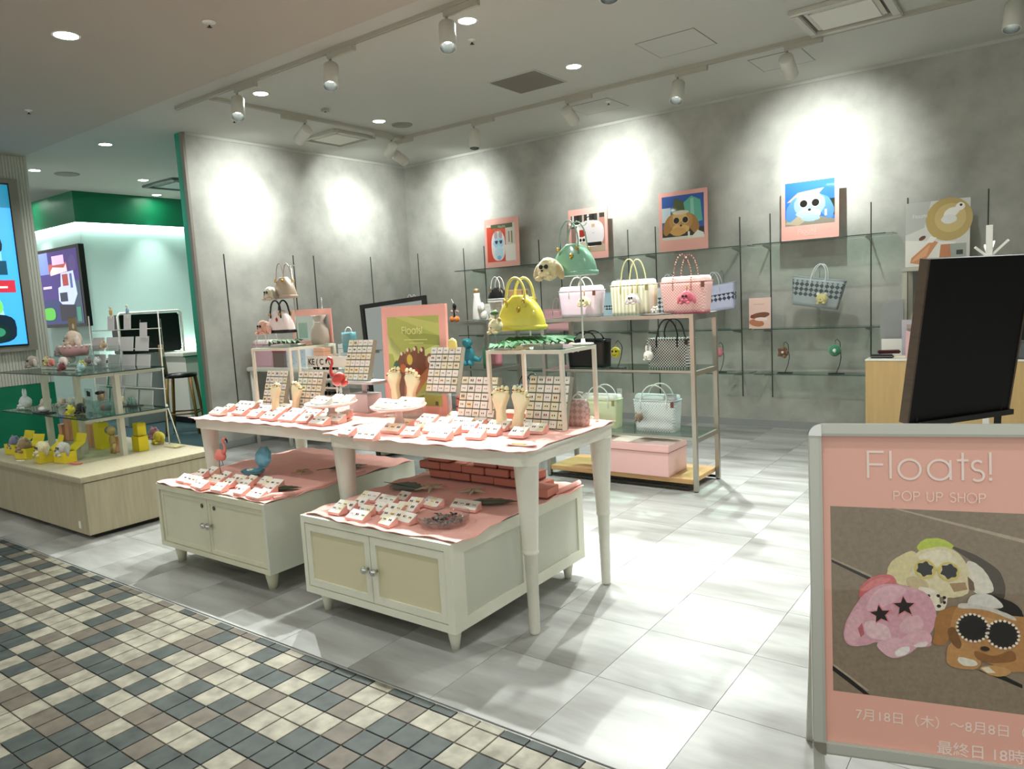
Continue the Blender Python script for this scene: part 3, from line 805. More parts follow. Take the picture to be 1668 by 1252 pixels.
# ---------------------------------------------------------------- wall shelves
def wall_shelf(label, x0, x1, z, xs, y0=7.53):
    t = thing('wall_shelf', label, 'shelf', ((x0 + x1) / 2, 7.84, z)); c = (x0 + x1) / 2
    mb = MB(); r = .05
    pts = [(x0 - c, -.005), (x0 - c, y0 - 7.84 + r), (x0 - c + r, y0 - 7.84), (x1 - c - r, y0 - 7.84), (x1 - c, y0 - 7.84 + r), (x1 - c, -.005)]
    mb.prism(pts[::-1] if False else pts, -.004, .004, m_glass); obj('glass_plate', mb, t)
    mb = MB(); mb.box(x0 - c + r, x1 - c - r, y0 - 7.84 - .0015, y0 - 7.84, -.0045, .0045, m_glass_edge); mb.box(x1 - c - .001, x1 - c + .001, y0 - 7.84 + r, -.02, -.0045, .0045, m_glass_edge); obj('glass_edge', mb, t)
    for x in xs:
        mb = MB(); x -= c
        mb.add([(x - .004, -.005, -.006), (x + .004, -.005, -.006), (x - .004, -.27, -.006), (x + .004, -.27, -.006), (x - .004, -.005, -.05), (x + .004, -.005, -.05), (x - .004, -.27, -.018), (x + .004, -.27, -.018)],
               [(0, 1, 3, 2), (4, 6, 7, 5), (0, 4, 5, 1), (2, 3, 7, 6), (0, 2, 6, 4), (1, 5, 7, 3)], m_steel)
        obj('bracket', mb, t)
ups = (-6.18, -5.29, -4.03, -3.68, -2.705)
wall_shelf('long glass wall shelf, the top one, carrying the four pink-bordered posters', -6.50, -2.54, 1.925, ups)
wall_shelf('glass wall shelf at the top right, under the poster of the blue toy dog', -2.52, -1.20, 1.925, (-2.387, -1.431))
wall_shelf('long glass wall shelf at middle height behind the racks', -6.50, -2.54, 1.065, ups)
wall_shelf('glass wall shelf at middle height under the hanging grey tote', -2.52, -1.22, 1.065, (-2.387, -1.431))
wall_shelf('long lowest glass wall shelf behind the racks', -6.50, -2.54, .605, ups)
wall_shelf('lowest glass wall shelf under the grey tote, ending at the wooden counter', -2.52, -1.22, .605, (-2.387, -1.431))

# ---------------------------------------------------------------- wooden island with two glass tiers
m_isl = mat('washed_oak', 'b0a68b', 0.5, noise=(3.5, .14, (9, 9, .7)))
t = thing('display_island', 'washed oak display island at the far left with two glass tiers on white posts', 'island', (-6.42, 2.72, 0))
mb = MB(); mb.box(-1.05, 1.05, -.52, .49, .035, .405, m_isl); obj('body', mb, t)
mb = MB(); mb.bbox(-1.06, 1.06, -.545, .50, .41, .45, m_isl, .004); obj('top', mb, t)
mb = MB(); mb.box(-1.0, 1.0, -.47, .46, 0, .035, m_dark); obj('plinth', mb, t)
mb = MB(); mb.box(.90, .93, -.524, -.52, .07, .12, m_white); obj('power_socket', mb, t)
m_post = mat('riser_white', 'bdbaa9', 0.5)
posts = [(-6.55, 2.42), (-6.02, 2.42), (-6.55, 2.92), (-5.60, 2.92), (-5.60, 2.42)]
Z1, Z2 = .781, 1.117
for (x, y) in ((-6.72, 2.55), (-6.32, 2.63), (-5.92, 2.75)):
    mb = MB(); mb.box(x + 6.42 - .028, x + 6.42 + .028, y - 2.72 - .018, y - 2.72 + .018, .45, Z2 - .006, m_post); obj('shelf_post', mb, t)
for z, a, b, c, d in ((Z1, -7.45, -5.86, 2.46, 3.13), (Z2, -7.52, -5.88, 2.47, 3.13)):
    mb = MB(); mb.box(a + 6.42, b + 6.42, c - 2.72, d - 2.72, z - .004, z + .004, m_glass); g = obj('glass_tier', mb, t)
    mb = MB(); mb.box(a + 6.42, b + 6.42, c - 2.7215, c - 2.7201, z - .0045, z + .0045, m_glass_edge); mb.box(b + 6.42, b + 6.4215, c - 2.72, d - 2.72, z - .0045, z + .0045, m_glass_edge); obj('glass_edge', mb, g)
    mb = MB(); mb.box(b + 6.42 - .05, b + 6.42 - .02, c - 2.72 + .02, d - 2.72 - .02, z - .03, z - .006, m_post); obj('tier_rail', mb, t)

# ---------------------------------------------------------------- white stand-frames on the tables
def riser(label, x0, x1, y0, y1, zt, cover=True):
    t = thing('riser_frame', label, 'display stand', ((x0 + x1) / 2, (y0 + y1) / 2, ZT)); w, d, h = (x1 - x0) / 2, (y1 - y0) / 2, zt - ZT; q = .018
    for sx in (-1, 1):
        for sy in (-1, 1):
            mb = MB(); x, y = sx * (w - q / 2), sy * (d - q / 2); mb.box(x - q / 2, x + q / 2, y - q / 2, y + q / 2, 0, h - q, m_ris); obj('leg', mb, t)
    mb = MB()
    for s in (-1, 1):
        mb.box(-w, w, s * (d - q / 2) - q / 2, s * (d - q / 2) + q / 2, h - q, h, m_ris); mb.box(s * (w - q / 2) - q / 2, s * (w - q / 2) + q / 2, -d + q, d - q, h - q, h, m_ris)
    obj('top_frame', mb, t)
    mb = MB(); mb.box(-w + .002, w - .002, -d + .002, d - .002, h + .0005, h + .005, m_glass); obj('glass_plate', mb, t)
m_ris = mat('riser_frame_white', 'd9d6c6', 0.4)
riser('white open frame with a glass top standing on the left table', -4.55, -4.12, 3.06, 3.46, 1.265)
riser('white open frame with a glass top at the right end of the right table', -2.355, -1.89, 2.955, 3.285, 1.25)

# ---------------------------------------------------------------- white low table by the left wall
t = thing('side_table', 'white side table with round legs against the left wall, loaded with bags', 'table', (-6.7, 5.28, 0))
mb = MB(); mb.bbox(-.84, .84, -.30, .30, .85, .90, m_white, .01); obj('tabletop', mb, t)
for x in (-.78, -.17, .72):
    for y in (-.26, .26):
        mb = MB(); mb.lathe([(.0001, 0), (.02, 0), (.024, .3), (.028, .85)], m_white, (x, y, 0), 16); obj('leg', mb, t)
t = thing('storage_bench', 'black storage bench on pale conical legs under the white side table', 'bench', (-6.5, 5.75, 0))
mb = MB(); mb.bbox(-.95, .95, -.16, .2, .02, .55, m_blackp, .01); obj('body', mb, t)
for x in (-.85, -.1, .85): cone_leg(x, -.22, .16, .045, .022, m_cabL, t)

# ---------------------------------------------------------------- counter on the right
t = thing('cash_counter', 'light wood cash counter with a white top behind the black board', 'counter', (-.6, 7.2, 0))
mb = MB(); mb.box(-.72, .9, -.2, .2, .0, .80, mat('counter_beech', 'c1a26e', .45, noise=(2.5, .12, (7, 7, .6)))); obj('body', mb, t)
mb = MB(); mb.bbox(-.725, .9, -.205, .205, .80, .815, m_white, .003); obj('top', mb, t)

# ---------------------------------------------------------------- toy and bag builders
def fur(name, col): return mat('fur_' + name, col, 0.95, sheen=0.6, noise=(40, .18, (1, 1, 1)), bump=(160, .5, 'noise'))
def plush(label, loc, w, col, ear=None, rotz=0.0, shades='111010', group=None, style='dog', cat='soft toy', paws=True, rotx=0.0, muzzle=None, hang=0.0, peg=0.0):
    """floppy-eared plush charm; w = overall width; faces -Y; rests on loc"""
    t = thing('plush_charm', label, cat, loc, group=group, rot=(rotx, 0, rotz)); r = w * .36
    f = fur(col, col); e = fur(ear, ear) if ear else f; mz = fur(muzzle, muzzle) if muzzle else f
    mb = MB(); mb.ball((0, 0, r * .95), (r, r * .8, r * .9), f, 3, jit=.05); mb.ball((0, -r * .1, r * 1.35), (r * .7, r * .6, r * .55), f, 2, jit=.06)
    obj('head', mb, t)
    mb = MB(); mb.ball((-r * .22, -r * .78, r * .55), (r * .30, r * .28, r * .24), mz, 2); mb.ball((r * .22, -r * .78, r * .55), (r * .30, r * .28, r * .24), mz, 2); mb.ball((0, -r * 1.02, r * .82), (r * .12, r * .08, r * .09), m_blackp, 1)
    obj('muzzle', mb, t)
    for s in (-1, 1):
        mb = MB()
        if style == 'bunny': mb.ball((s * r * .4, 0, r * 2.2), (r * .25, r * .16, r * .75), e, 2)
        elif style == 'bear': mb.ball((s * r * .65, 0, r * 1.75), (r * .3, r * .2, r * .3), e, 2)
        else: mb.ball((s * r * 1.05, -r * .05, r * .75), (r * .34, r * .3, r * .75), e, 2, Matrix.Rotation(s * -.35, 3, 'Y'), .05)
        obj('ear', mb, t)
    if paws:
        for s in (-1, 1): mb = MB(); mb.ball((s * r * .5, -r * .72, r * .2), (r * .32, r * .36, r * .22), f, 2); obj('paw', mb, t)
    if peg: mb = MB(); mb.box(-.004, .004, -.004, .004, -peg, r * .2, m_acryl); obj('clear_peg', mb, t)
    if hang:
        mb = MB(); mb.tube([(0, 0, r * 1.75), (.004, 0, r * 1.8 + hang * .5), (0, .01, r * 1.8 + hang)], .0045, mat('gilt_strap', 'b08a56', .5, metal=.4), 6); obj('strap', mb, t)
    if shades:
        mb = MB(); ms = mat('lens_' + shades, shades, .15, coat=.5); M = Matrix.Rotation(PI / 2, 3, 'X')
        for s in (-1, 1): mb.lathe([(.0001, .02 * r), (r * .17, .02 * r), (r * .19, -.04 * r)], ms, (s * r * .25, -r * .80, r * 1.12), 14, M)
        mb.bar((-r * .10, -r * .82, r * 1.14), (r * .10, -r * .82, r * 1.14), .05 * r, .05 * r, ms); obj('sunglasses', mb, t)
    return t

def rrect_ring(w, d, z, n=28, p=5, cx=0, cy=0): return [Vector((x, y, z)) for x, y in ell(w, d, n, p, cx, cy)]

def dome_bag(label, loc, w, h, d, m, mh=None, rotz=0.0, base=None, hh=None, hw=None, gloss=True, charm=None, rings=True, group=None, handle_r=.006):
    t = thing('dome_handbag', label, 'handbag', loc, rotz, group); mh = mh or m; base = base or m
    mb = MB(); R = []
    for i in range(13):
        k = i / 12
        a = w / 2 * (1 - k ** 2.6) ** .5 * (1 - .12 * k) if k < 1 else .02 * w
        a = max(a, w * .14); b = max(d / 2 * (1 - .55 * k ** 1.5), d * .12)
        R.append(rrect_ring(a, b, h * .08 + h * .92 * k, 32, 3.2))
    mb.loft(R, m); obj('body', mb, t)
    mb = MB(); mb.loft([rrect_ring(w / 2 * .98, d / 2, 0, 32, 4), rrect_ring(w / 2 * 1.03, d / 2 * 1.05, h * .03, 32, 4), rrect_ring(w / 2 * 1.02, d / 2 * 1.03, h * .13, 32, 4), rrect_ring(w / 2 * .97, d / 2 * .97, h * .15, 32, 4)], base); obj('base_trim', mb, t)
    hw = hw or w * .26; hh = hh or h * .62
    for s in (-1, 1):
        mb = MB(); pth = [(-hw, s * d * .32, h * .66), (-hw * 1.0, s * d * .36, h * .88)] + [(hw * math.cos(math.radians(a)), s * d * .30, h * .95 + hh * math.sin(math.radians(a))) for a in range(170, 9, -16)] + [(hw, s * d * .36, h * .88), (hw, s * d * .32, h * .66)]
        mb.tube(pth, handle_r, mh, 8); hd = obj('handle', mb, t)
        if rings:
            mb = MB()
            for sx in (-1, 1): mb.ball((sx * hw, s * d * .42, h * .86), .009, m_gold, 1); mb.tube([(sx * hw + .009 * math.cos(a), s * d * .43, h * .82 + .009 * math.sin(a)) for a in [i * PI / 4 for i in range(8)]], .0022, m_gold, 5, True)
            obj('gold_ring', mb, hd)
    if charm:
        mb = MB(); mb.ball((w * .08, -d * .42, h * .60), (.012, .006, .016), charm, 1); mb.tube([(w * .08, -d * .40, h * .72), (w * .08, -d * .42, h * .62)], .0015, m_gold, 5); obj('padlock_charm', mb, t)
    return t

def tote(label, loc, w, h, d, m, mh, flare=1.12, hh=.12, hw=None, rotz=0.0, flap=None, tagm=None, base=None, group=None, hr=.005, name='tote_bag', cat='tote bag', chain=False):
    t = thing(name, label, cat, loc, rotz, group)
    mb = MB(); R = []; n = 32
    for i in range(8):
        k = i / 7; R.append(rrect_ring(w / 2 * (1 + (flare - 1) * k), d / 2 * (1 + (flare - 1) * .4 * k), h * k, n, 6))
    inner = [rrect_ring(w / 2 * flare * .975, d / 2 * (1 + (flare - 1) * .4) * .92, h, n, 6), rrect_ring(w / 2 * .97, d / 2 * .92, h * .55, n, 6)]
    mb.loft(R + inner, m, True, True); obj('body', mb, t)
    mb = MB(); mb.tube([tuple(v) for v in rrect_ring(w / 2 * flare, d / 2 * (1 + (flare - 1) * .4), h, n, 6)], .004, m, 6, True); obj('rim', mb, t)
    if base: mb = MB(); mb.loft([rrect_ring(w / 2 * 1.0, d / 2 * 1.0, -.001, n, 6), rrect_ring(w / 2 * 1.02, d / 2 * 1.03, h * .04, n, 6)], base); obj('base_trim', mb, t)
    if flap: mb = MB(); mb.loft([[Vector((x * w / 2 * flare * .93, q[0], q[1])) for q in ell(d * .40, h * .15, 14, 2.5, 0, h * 1.03)] for x in (-.98, -.6, -.2, .2, .6, .98)], flap); obj('rolled_lining', mb, t)
    hw = hw or w * .22
    for s in (-1, 1):
        y = s * d * .52
        pth = [(-hw, y, h * .72), (-hw, y * 1.03, h)] + [(hw * math.cos(math.radians(a)), y * .8, h + hh * math.sin(math.radians(a))) for a in range(165, 10, -14)] + [(hw, y * 1.03, h), (hw, y, h * .72)]
        mb = MB()
        if chain:
            for i in range(len(pth) - 1):
                a, b = Vector(pth[i]), Vector(pth[i + 1]); nn = max(1, int((b - a).length / .016))
                for j in range(nn): mb.ball(a.lerp(b, (j + .5) / nn), (hr * 1.5, hr * 1.5, hr * 1.9), mh, 1)
        else: mb.tube(pth, hr, mh, 7)
        obj('handle', mb, t)
    if tagm: mb = MB(); mb.box(w * flare * .40, w * flare * .47, -d * .58, -d * .56, h * .80, h * .98, tagm); obj('leather_tag', mb, t)
    return t

m_wire = mat('white_wire', 'dddcd2', 0.4)
def pole_stand(label, loc, h, arm=.05, base=.055, m=None):
    t = thing('bag_stand', label, 'display stand', loc); m = m or m_wire
    mb = MB(); mb.lathe([(base, 0), (base, .006), (.012, .010), (.009, .03), (.0001, .03)], m, (0, 0, 0), 20); obj('base', mb, t)
    mb = MB(); mb.tube([(0, 0, .01), (0, 0, h)], .0045, m, 8); obj('pole', mb, t)
    mb = MB(); mb.tube([(-arm, 0, h + .012), (-arm * .8, 0, h), (0, 0, h), (arm * .8, 0, h), (arm, 0, h + .012)], .004, m, 8); obj('arm', mb, t)
    return t

# ---------------------------------------------------------------- bags on the right steel rack
RT = 1.332
m_clearpink = mat('iridescent_pink_vinyl', 'f7e4f1', 0.18, coat=.6)
m_cord = mat('clear_cord', 'e6e6e2', .25)
tote('translucent pale pink tote with cream lining on the right rack, leftmost of three on top', (-3.13, 5.24, RT), .335, .215, .16, m_clearpink, m_cord, 1.14, .11, flap=mat('white_lining', 'f2efe9', .8), tagm=mat('brown_leather', '6e4434', .6), chain=False)
m_ribyel = checker_mat('ribbed_cream_yellow', 'fcfbea', 'dcdcb4', 62, .6, 'checker', (1, .0001, .0001))
tote('ribbed pale yellow tote with thin looped handles, middle of three on the right rack top', (-2.655, 5.24, RT), .33, .235, .17, m_ribyel, mat('yellow_cord', 'e0dc9c', .5), 1.08, .20, flap=mat('white_lining', 'f2efe9', .8), tagm=mat('olive_leather', '8a8456', .6))
m_mesh = checker_mat('pink_weave', 'f6d6d0', 'dfa29c', 90, .5)
tote('woven pink tote with chain handles and dark pink base, rightmost on the right rack top', (-2.22, 5.24, RT), .325, .235, .16, m_mesh, mat('rose_gold_chain', 'c0837a', .35, metal=.6), 1.16, .20, flap=mat('pink_weave_lining', 'f1d3cd', .8), tagm=mat('brown_leather', '6e4434', .6), base=mat('crimson_base', 'b4485e', .5), chain=True, hr=.004)
plush('cream plush puppy charm hanging on the translucent pink tote', (-3.03, 5.105, RT + .085), .125, 'efe3b4', 'f2e8c4', hang=.055)
plush('white plush puppy charm hanging on the ribbed yellow tote', (-2.60, 5.10, RT + .085), .125, 'f3e9e6', 'f4ecea', hang=.06)
plush('hot pink plush puppy charm hanging on the woven pink tote', (-2.16, 5.10, RT + .07), .145, 'd46478', 'dc7284', hang=.05)
t = thing('shell_tray', 'small silver tray with a white flower on the right rack, between yellow and pink totes', 'tray', (-2.43, 5.13, RT))
mb = MB(); mb.lathe([(.0001, .002), (.09, .002), (.11, .012), (.112, .010), (.09, 0), (.0001, 0)], mat('polished_silver', 'e4e6e4', .12, metal=1), (0, 0, 0), 20, sx=1.3, sy=.7); obj('tray', mb, t)
mb = MB()
for k in range(6): mb.ball((.022 * math.cos(k * 1.05), .01 * math.sin(k * 1.05), .035 + .02 * math.sin(k * 1.05)), (.013, .008, .013), m_white, 1)
mb.ball((0, -.01, .03), .012, m_white, 1); obj('white_flower', mb, t)
# hanging totes seen behind at the wall, on curved acrylic stands
def wall_bag(label, x, z, w, h, col, pat=None, tilt=0.0, handle='d7dcdc', y=7.60, stand=True):
    lb = tote(label, (x, y, z), w, h, .10, pat or mat('tote_' + col, col, .6), mat('cord_' + handle, handle, .4), 1.18, .14, w * .16, rotz=0)
    lb.rotation_euler = (0, tilt, 0)
    if stand:
        t = thing('acrylic_stand', 'curved clear stand holding the ' + label.split(',')[0][:40].strip(), 'display stand', (x + .02, y + .10, 1.07)); mb = MB()
        mb.tube([(0, 0, .008), (0, .02, .3), (0, .01, z + h - 1.07 + .10), (0, -.05, z + h - 1.07 + .15), (0, -.10, z + h - 1.07 + .13)], .006, m_acryl, 8); obj('stem', mb, t)
        mb = MB(); mb.lathe([(.07, 0), (.07, .006), (.0001, .008)], m_acryl, (0, 0, 0), 18); obj('base', mb, t)
    return lb
m_lil = mat('lilac_weave', 'bcc3df', .6)
def banded(name, base, dots, z0, z1, sc):
    """weave with a diagonal-check band between heights z0..z1 of the bag"""
    m = checker_mat(name, base, dots, sc, .6, 'diamond'); nt = m.node_tree; b = nt.nodes['Principled BSDF']
    ck = [n for n in nt.nodes if n.type == 'TEX_CHECKER'][0]; tc = [n for n in nt.nodes if n.type == 'TEX_COORD'][0]
    sp = nt.nodes.new('ShaderNodeSeparateXYZ'); nt.links.new(tc.outputs['Object'], sp.inputs[0])
    g = nt.nodes.new('ShaderNodeMath'); g.operation = 'GREATER_THAN'; g.inputs[1].default_value = z0; nt.links.new(sp.outputs[2], g.inputs[0])
    l = nt.nodes.new('ShaderNodeMath'); l.operation = 'LESS_THAN'; l.inputs[1].default_value = z1; nt.links.new(sp.outputs[2], l.inputs[0])
    mu = nt.nodes.new('ShaderNodeMath'); mu.operation = 'MULTIPLY'; nt.links.new(g.outputs[0], mu.inputs[0]); nt.links.new(l.outputs[0], mu.inputs[1])
    mx = nt.nodes.new('ShaderNodeMix'); mx.data_type = 'RGBA'; nt.links.new(mu.outputs[0], mx.inputs[0]); mx.inputs[6].default_value = (*lin(base), 1); nt.links.new(ck.outputs[0], mx.inputs[7]); nt.links.new(mx.outputs[2], b.inputs['Base Color'])
    return m
wall_bag('lilac tote with a black diamond band, at the wall right of the pink tote', -2.86, 1.27, .36, .27, 'b9c0dd', banded('lilac_band', 'c4c9e4', '3b3f48', .09, .17, 30), -.12)
wall_bag('grey tote with dark diamond weave hanging at the wall above the photo card', -1.89, 1.27, .42, .28, '98a3a3', banded('grey_band', '9aa5a6', '4a5254', .10, .25, 30), .16)
wall_bag('light blue tote with a black wave band, at the wall behind the yellow tote', -4.02, 1.23, .48, .30, 'b4d6e2', banded('blue_band', 'b9d9e6', '2d3238', .10, .15, 40), 0)
wall_bag('white tote with grey diamond weave, at the wall between yellow and pink totes', -3.42, 1.22, .32, .33, 'dfe2e4', banded('white_band', 'dde0e4', '50565c', .05, .22, 30), 0)
wall_bag('dusty pink tote with a zigzag band, at the wall behind the yellow dome bag', -4.88, 1.10, .34, .26, 'd8a3aa', banded('rose_band', 'deacb2', 'a8606c', .09, .15, 50), 0, 'c9b6b6')
plush('pale yellow bear charm with a tiny bag, hanging on the grey tote', (-1.80, 7.50, 1.30), .15, 'd9cf8c', 'e4e0d2', shades=None, style='bear')
# second shelf
tote('black tote bag with black looped handles, on the right rack middle shelf', (-3.10, 5.27, .917), .345, .225, .15, mat('black_vinyl', '0e0f0f', .35), mat('black_cord', '101010', .4), 1.06, .07, .1, hr=.006)
plush('cream and grey plush puppy charm in front of the black tote', (-3.17, 5.12, 1.05), .125, 'd8c6ae', 'cbb196')
m_chk = checker_mat('black_white_weave', 'dfe1dd', '1b1d20', 90, .5)
tote('black and white woven tote with long black handles, on the right rack middle shelf', (-2.37, 5.27, .917), .34, .225, .15, m_chk, mat('black_cord', '101010', .4), 1.08, .15, .085, hr=.006, tagm=m_blackp)
plush('white plush toy charm with long ears hanging on the woven black tote', (-2.50, 5.14, .985), .11, 'e9e6dc', 'dedad0', shades=None, style='bunny')
def charm_stand(label, loc, col, charm, r=.045, h=.26):
    t = thing('charm_stand', label, 'display stand', loc); mb = MB(); mb.lathe([(.055, 0), (.055, .006), (.0001, .008)], m_dark, (0, 0, 0), 18, sx=1.4, sy=.7); obj('base', mb, t)
    mb = MB(); mb.tube([(.0, 0, .006), (.03, 0, .08), (.045, 0, .16), (.035, 0, h - .03), (.01, 0, h), (-.01, 0, h - .02)], .0035, m_dark, 7); obj('hook', mb, t)
    c = thing('charm', charm, 'bag charm', (loc[0] - .01, loc[1] - .01, loc[2] + h - .03 - 2 * r - .02)); f = fur(col, col)
    mb = MB(); mb.ball((0, 0, r), (r, r * .6, r), f, 2, jit=.05); obj('body', mb, c)
    mb = MB(); mb.tube([(0, 0, 2 * r - .005), (.004, 0, 2 * r + .012), (.008, 0, 2 * r + .028)], .003, m_gold, 6); obj('chain', mb, c)
    return c
c = charm_stand('dark curved charm stand on the right rack between the two totes', (-2.80, 5.20, .917), 'd8cf2c', 'round yellow smiling charm on a stand between black and woven totes', .045, .22)
mb = MB()
for s in (-1, 1): mb.ball((s * .016, -.027, .055), (.008, .004, .010), m_blackp, 1)
mb.tube([(.02 * math.cos(math.radians(a)), -.028, .04 + .018 * math.sin(math.radians(a))) for a in range(200, 345, 20)], .002, m_blackp, 5); obj('face', mb, c)
charm_stand('dark charm stand on the lowest wall shelf, nearest the right rack', (-2.87, 7.62, .611), 'cf7f89', 'round pink furry charm on the lowest wall shelf beside the rack', .055, .32)
c = charm_stand('dark charm stand under the photo card on the lowest wall shelf', (-2.19, 7.62, .611), '6d5138', 'brown flower-shaped charm on the lowest wall shelf', .055, .32)
mb = MB(); [mb.ball((.045 * math.cos(k * 1.257), -.02, .055 + .045 * math.sin(k * 1.257)), (.022, .016, .022), fur('7b5a3c', '7b5a3c'), 1) for k in range(5)]; mb.ball((0, -.034, .055), .015, m_white, 1); obj('petals', mb, c)
c = charm_stand('dark charm stand nearest the wooden counter', (-1.70, 7.62, .611), '3f8f68', 'green furry charm with a white middle, on the lowest shelf', .06, .34)
mb = MB(); mb.ball((.004, -.036, .06), (.02, .012, .024), m_white, 1); obj('white_middle', mb, c)
# third shelf
tote('white woven tote with white handles, on the right rack lowest glass shelf', (-2.50, 5.27, .417), .33, .245, .15, checker_mat('white_weave', 'eef2f3', 'b9c2c6', 90, .5), mat('white_cord', 'e4e4de', .4), 1.12, .12, .11, flap=mat('pale_lining', 'c9d0d2', .8), tagm=mat('brown_leather', '6e4434', .6))
plush('brown fox-tail charm hanging on the white woven tote', (-2.60, 5.14, .50), .10, '7d6a55', 'a38c6d', shades=None, style='bear')
tote('pale green tote with a white roll top, on the lowest glass shelf behind the riser', (-3.0, 5.27, .417), .31, .235, .15, mat('pale_green_vinyl', 'd9dfb9', .5), mat('white_cord', 'e4e4de', .4), 1.10, .11, .10, flap=mat('white_lining', 'f2efe9', .8), tagm=mat('olive_leather', '8a8456', .6))
plush('white plush charm with dark nose hanging on the pale green tote', (-3.02, 5.13, .46), .10, 'e6e1cf', 'e6e1cf', shades=None)
# pink storage box
t = thing('storage_box', 'large pale pink storage box with a lid on the oak base of the right rack', 'box', (-2.655, 5.23, .096))
m_pb = mat('pale_pink_board', 'efc2c0', .6)
mb = MB(); mb.bbox(-.33, .33, -.17, .17, 0, .20, m_pb, .003); obj('box_body', mb, t)
mb = MB(); mb.bbox(-.335, .335, -.175, .175, .19, .245, m_pb, .003); mb.box(-.3355, .3355, -.1755, .1755, .186, .190, mat('pink_shadow_gap', 'a9787b', .7)); obj('lid', mb, t)
t = thing('power_socket', 'white double power socket on the back wall behind the right rack', 'socket', (-4.21, 7.845, .31)); mb = MB(); mb.bbox(-.035, .035, -.012, 0, -.06, .06, m_white, .004); obj('plate', mb, t)
mb = MB(); [mb.box(-.01, -.006, -.0135, -.012, z, z + .014, m_dark) for z in (-.03, .02)]; [mb.box(.006, .01, -.0135, -.012, z, z + .014, m_dark) for z in (-.03, .02)]; obj('slots', mb, t)

# ---------------------------------------------------------------- stands and bags on the right riser frame
RZ = 1.255
m_yel = mat('glossy_yellow_jelly', 'd6c850', .22, coat=.6)
pole_stand('thin white pole stand holding up the yellow dome bag', (-2.27, 3.245, RZ), .255, .04)
dome_bag('glossy translucent yellow dome handbag with gold rings above the riser frame', (-2.27, 3.165, RZ + .085), .285, .185, .13, m_yel, mat('pale_yellow_handle', 'd8cd6c', .35), hh=.10, hw=.06, charm=m_gold, handle_r=.0075)
plush('cream plush toy with a green hat in front of the yellow dome bag', (-2.355, 3.05, RZ + .075), .115, 'e3d9ae', 'b9a05c', shades=None, style='bear', hang=.05, peg=.069)
mb = MB(); mb.ball((0, 0, 0), (.026, .02, .014), fur('3f6b34', '3f6b34'), 2)
o = obj('knitted_hat', mb, loc=(-2.35, 3.04, RZ + .185)); tag(o, 'small green knitted hat on the cream toy by the yellow bag', 'hat')
t = pole_stand('tall white pole stand with its base by the palm leaf', (-1.94, 3.24, RZ), .60, .05)
m_jade = mat('glossy_jade_jelly', '92c8aa', .2, coat=.7, trans=.15)
dome_bag('glossy jade green dome handbag hung high on the tall pole stand', (-1.925, 3.16, 1.605), .235, .155, .13, m_jade, mat('pale_green_clear', 'b5d8c2', .2, trans=.6), hh=.12, hw=.055, charm=m_gold, rings=True, handle_r=.004)
plush('big cream plush puppy with sunglasses hanging beside the jade green bag', (-2.01, 3.06, 1.585), .17, 'e2d5a4', 'cbb888', muzzle='f0e2b0')
# palm leaf
def leaf(label, loc, L, W, col, rotz, n=9, name='palm_leaf', tilt=0.0, lobes=True):
    t = thing(name, label, 'leaf', loc, rot=(0, tilt, rotz)); m = mat('leaf_' + col, col, .65, noise=(20, .3, (1, 1, 1)), spec=.25)
    mb = MB(); mb.tube([(0, 0, 0), (L * .5, 0, .008), (L, 0, .004)], .003, m, 6); obj('stem', mb, t)
    for i in range(n):
        k = (i + .5) / n; x = L * (.12 + .85 * k); wd = W * math.sin(PI * (.18 + .75 * k)) 
        for s in (-1, 1):
            mb = MB(); tip = Vector((x + L * .20, s * wd, .004 + (.022 if s > 0 else .006) * L / .4)); a = Vector((x - L * .02, 0, .006)); b = Vector((x + L * .075, 0, .006)); mid = (a + b) / 2
            q1 = mid.lerp(tip, .55) + Vector((-L * .055, 0, .022)); q2 = mid.lerp(tip, .55) + Vector((L * .05, 0, .014))
            mb.add([a, q1, tip, q2, b], [(0, 1, 4), (1, 3, 4), (1, 2, 3)] if s > 0 else [(0, 4, 1), (1, 4, 3), (1, 3, 2)], m); obj('leaflet', mb, t)
    return t
leaf('dark green palm leaf lying over the glass top of the right riser frame', (-2.42, 3.06, RZ + .012), .44, .17, '2a6334', .25, 11)
leaf('dark green leaf sprig hanging over the front edge of the right riser frame', (-2.36, 3.0, RZ + .006), .22, .10, '3a7040', -.3, 7)
t = thing('flower_garland', 'little white flowers beside the palm leaf on the right riser frame', 'flower', (-2.10, 3.05, RZ + .01)); mb = MB()
for k in range(9): mb.ball((-.06 + .028 * k, .02 * math.sin(k * 2), .012), (.010, .009, .007), mat('white_petal', 'eceade', .8), 1)
obj('blossoms', mb, t)

# ---------------------------------------------------------------- left riser stand with bags
LZ = 1.272
pole_stand('thin grey pole stand on the left riser frame with two arms for beige bags', (-4.27, 3.25, LZ), .55, .045, m=m_steel)
dome_bag('beige dome handbag hanging high on the left pole stand', (-4.27, 3.18, 1.60), .19, .145, .10, mat('beige_vinyl', 'a89884', .35, coat=.3), mat('taupe_cord', '9d8c7c', .4), hh=.10, hw=.04, handle_r=.003)
plush('grey and white plush puppy hanging left of the beige bag', (-4.35, 3.12, 1.59), .14, 'c6bfa6', '8d8672')
m_pw = mat('pinkish_white_vinyl', 'e3d5d1', .35, coat=.3)
dome_bag('pinkish white handbag with a black base and black knotted handles', (-4.28, 3.13, 1.365), .24, .155, .11, m_pw, m_blackp, base=m_blackp, hh=.075, hw=.055, charm=mat('red_charm', '9c3f2e', .4), handle_r=.006)
plush('pale pink plush puppy left of the white and black handbag', (-4.375, 3.06, 1.36), .145, 'd9a994', 'e3b8a6')
t = thing('frosted_bag', 'frosted translucent drawstring pouch at the right end of the left riser', 'bag', (-4.16, 3.36, LZ)); m_fr = mat('frosted_beige', 'c3bbab', .5, trans=.2)
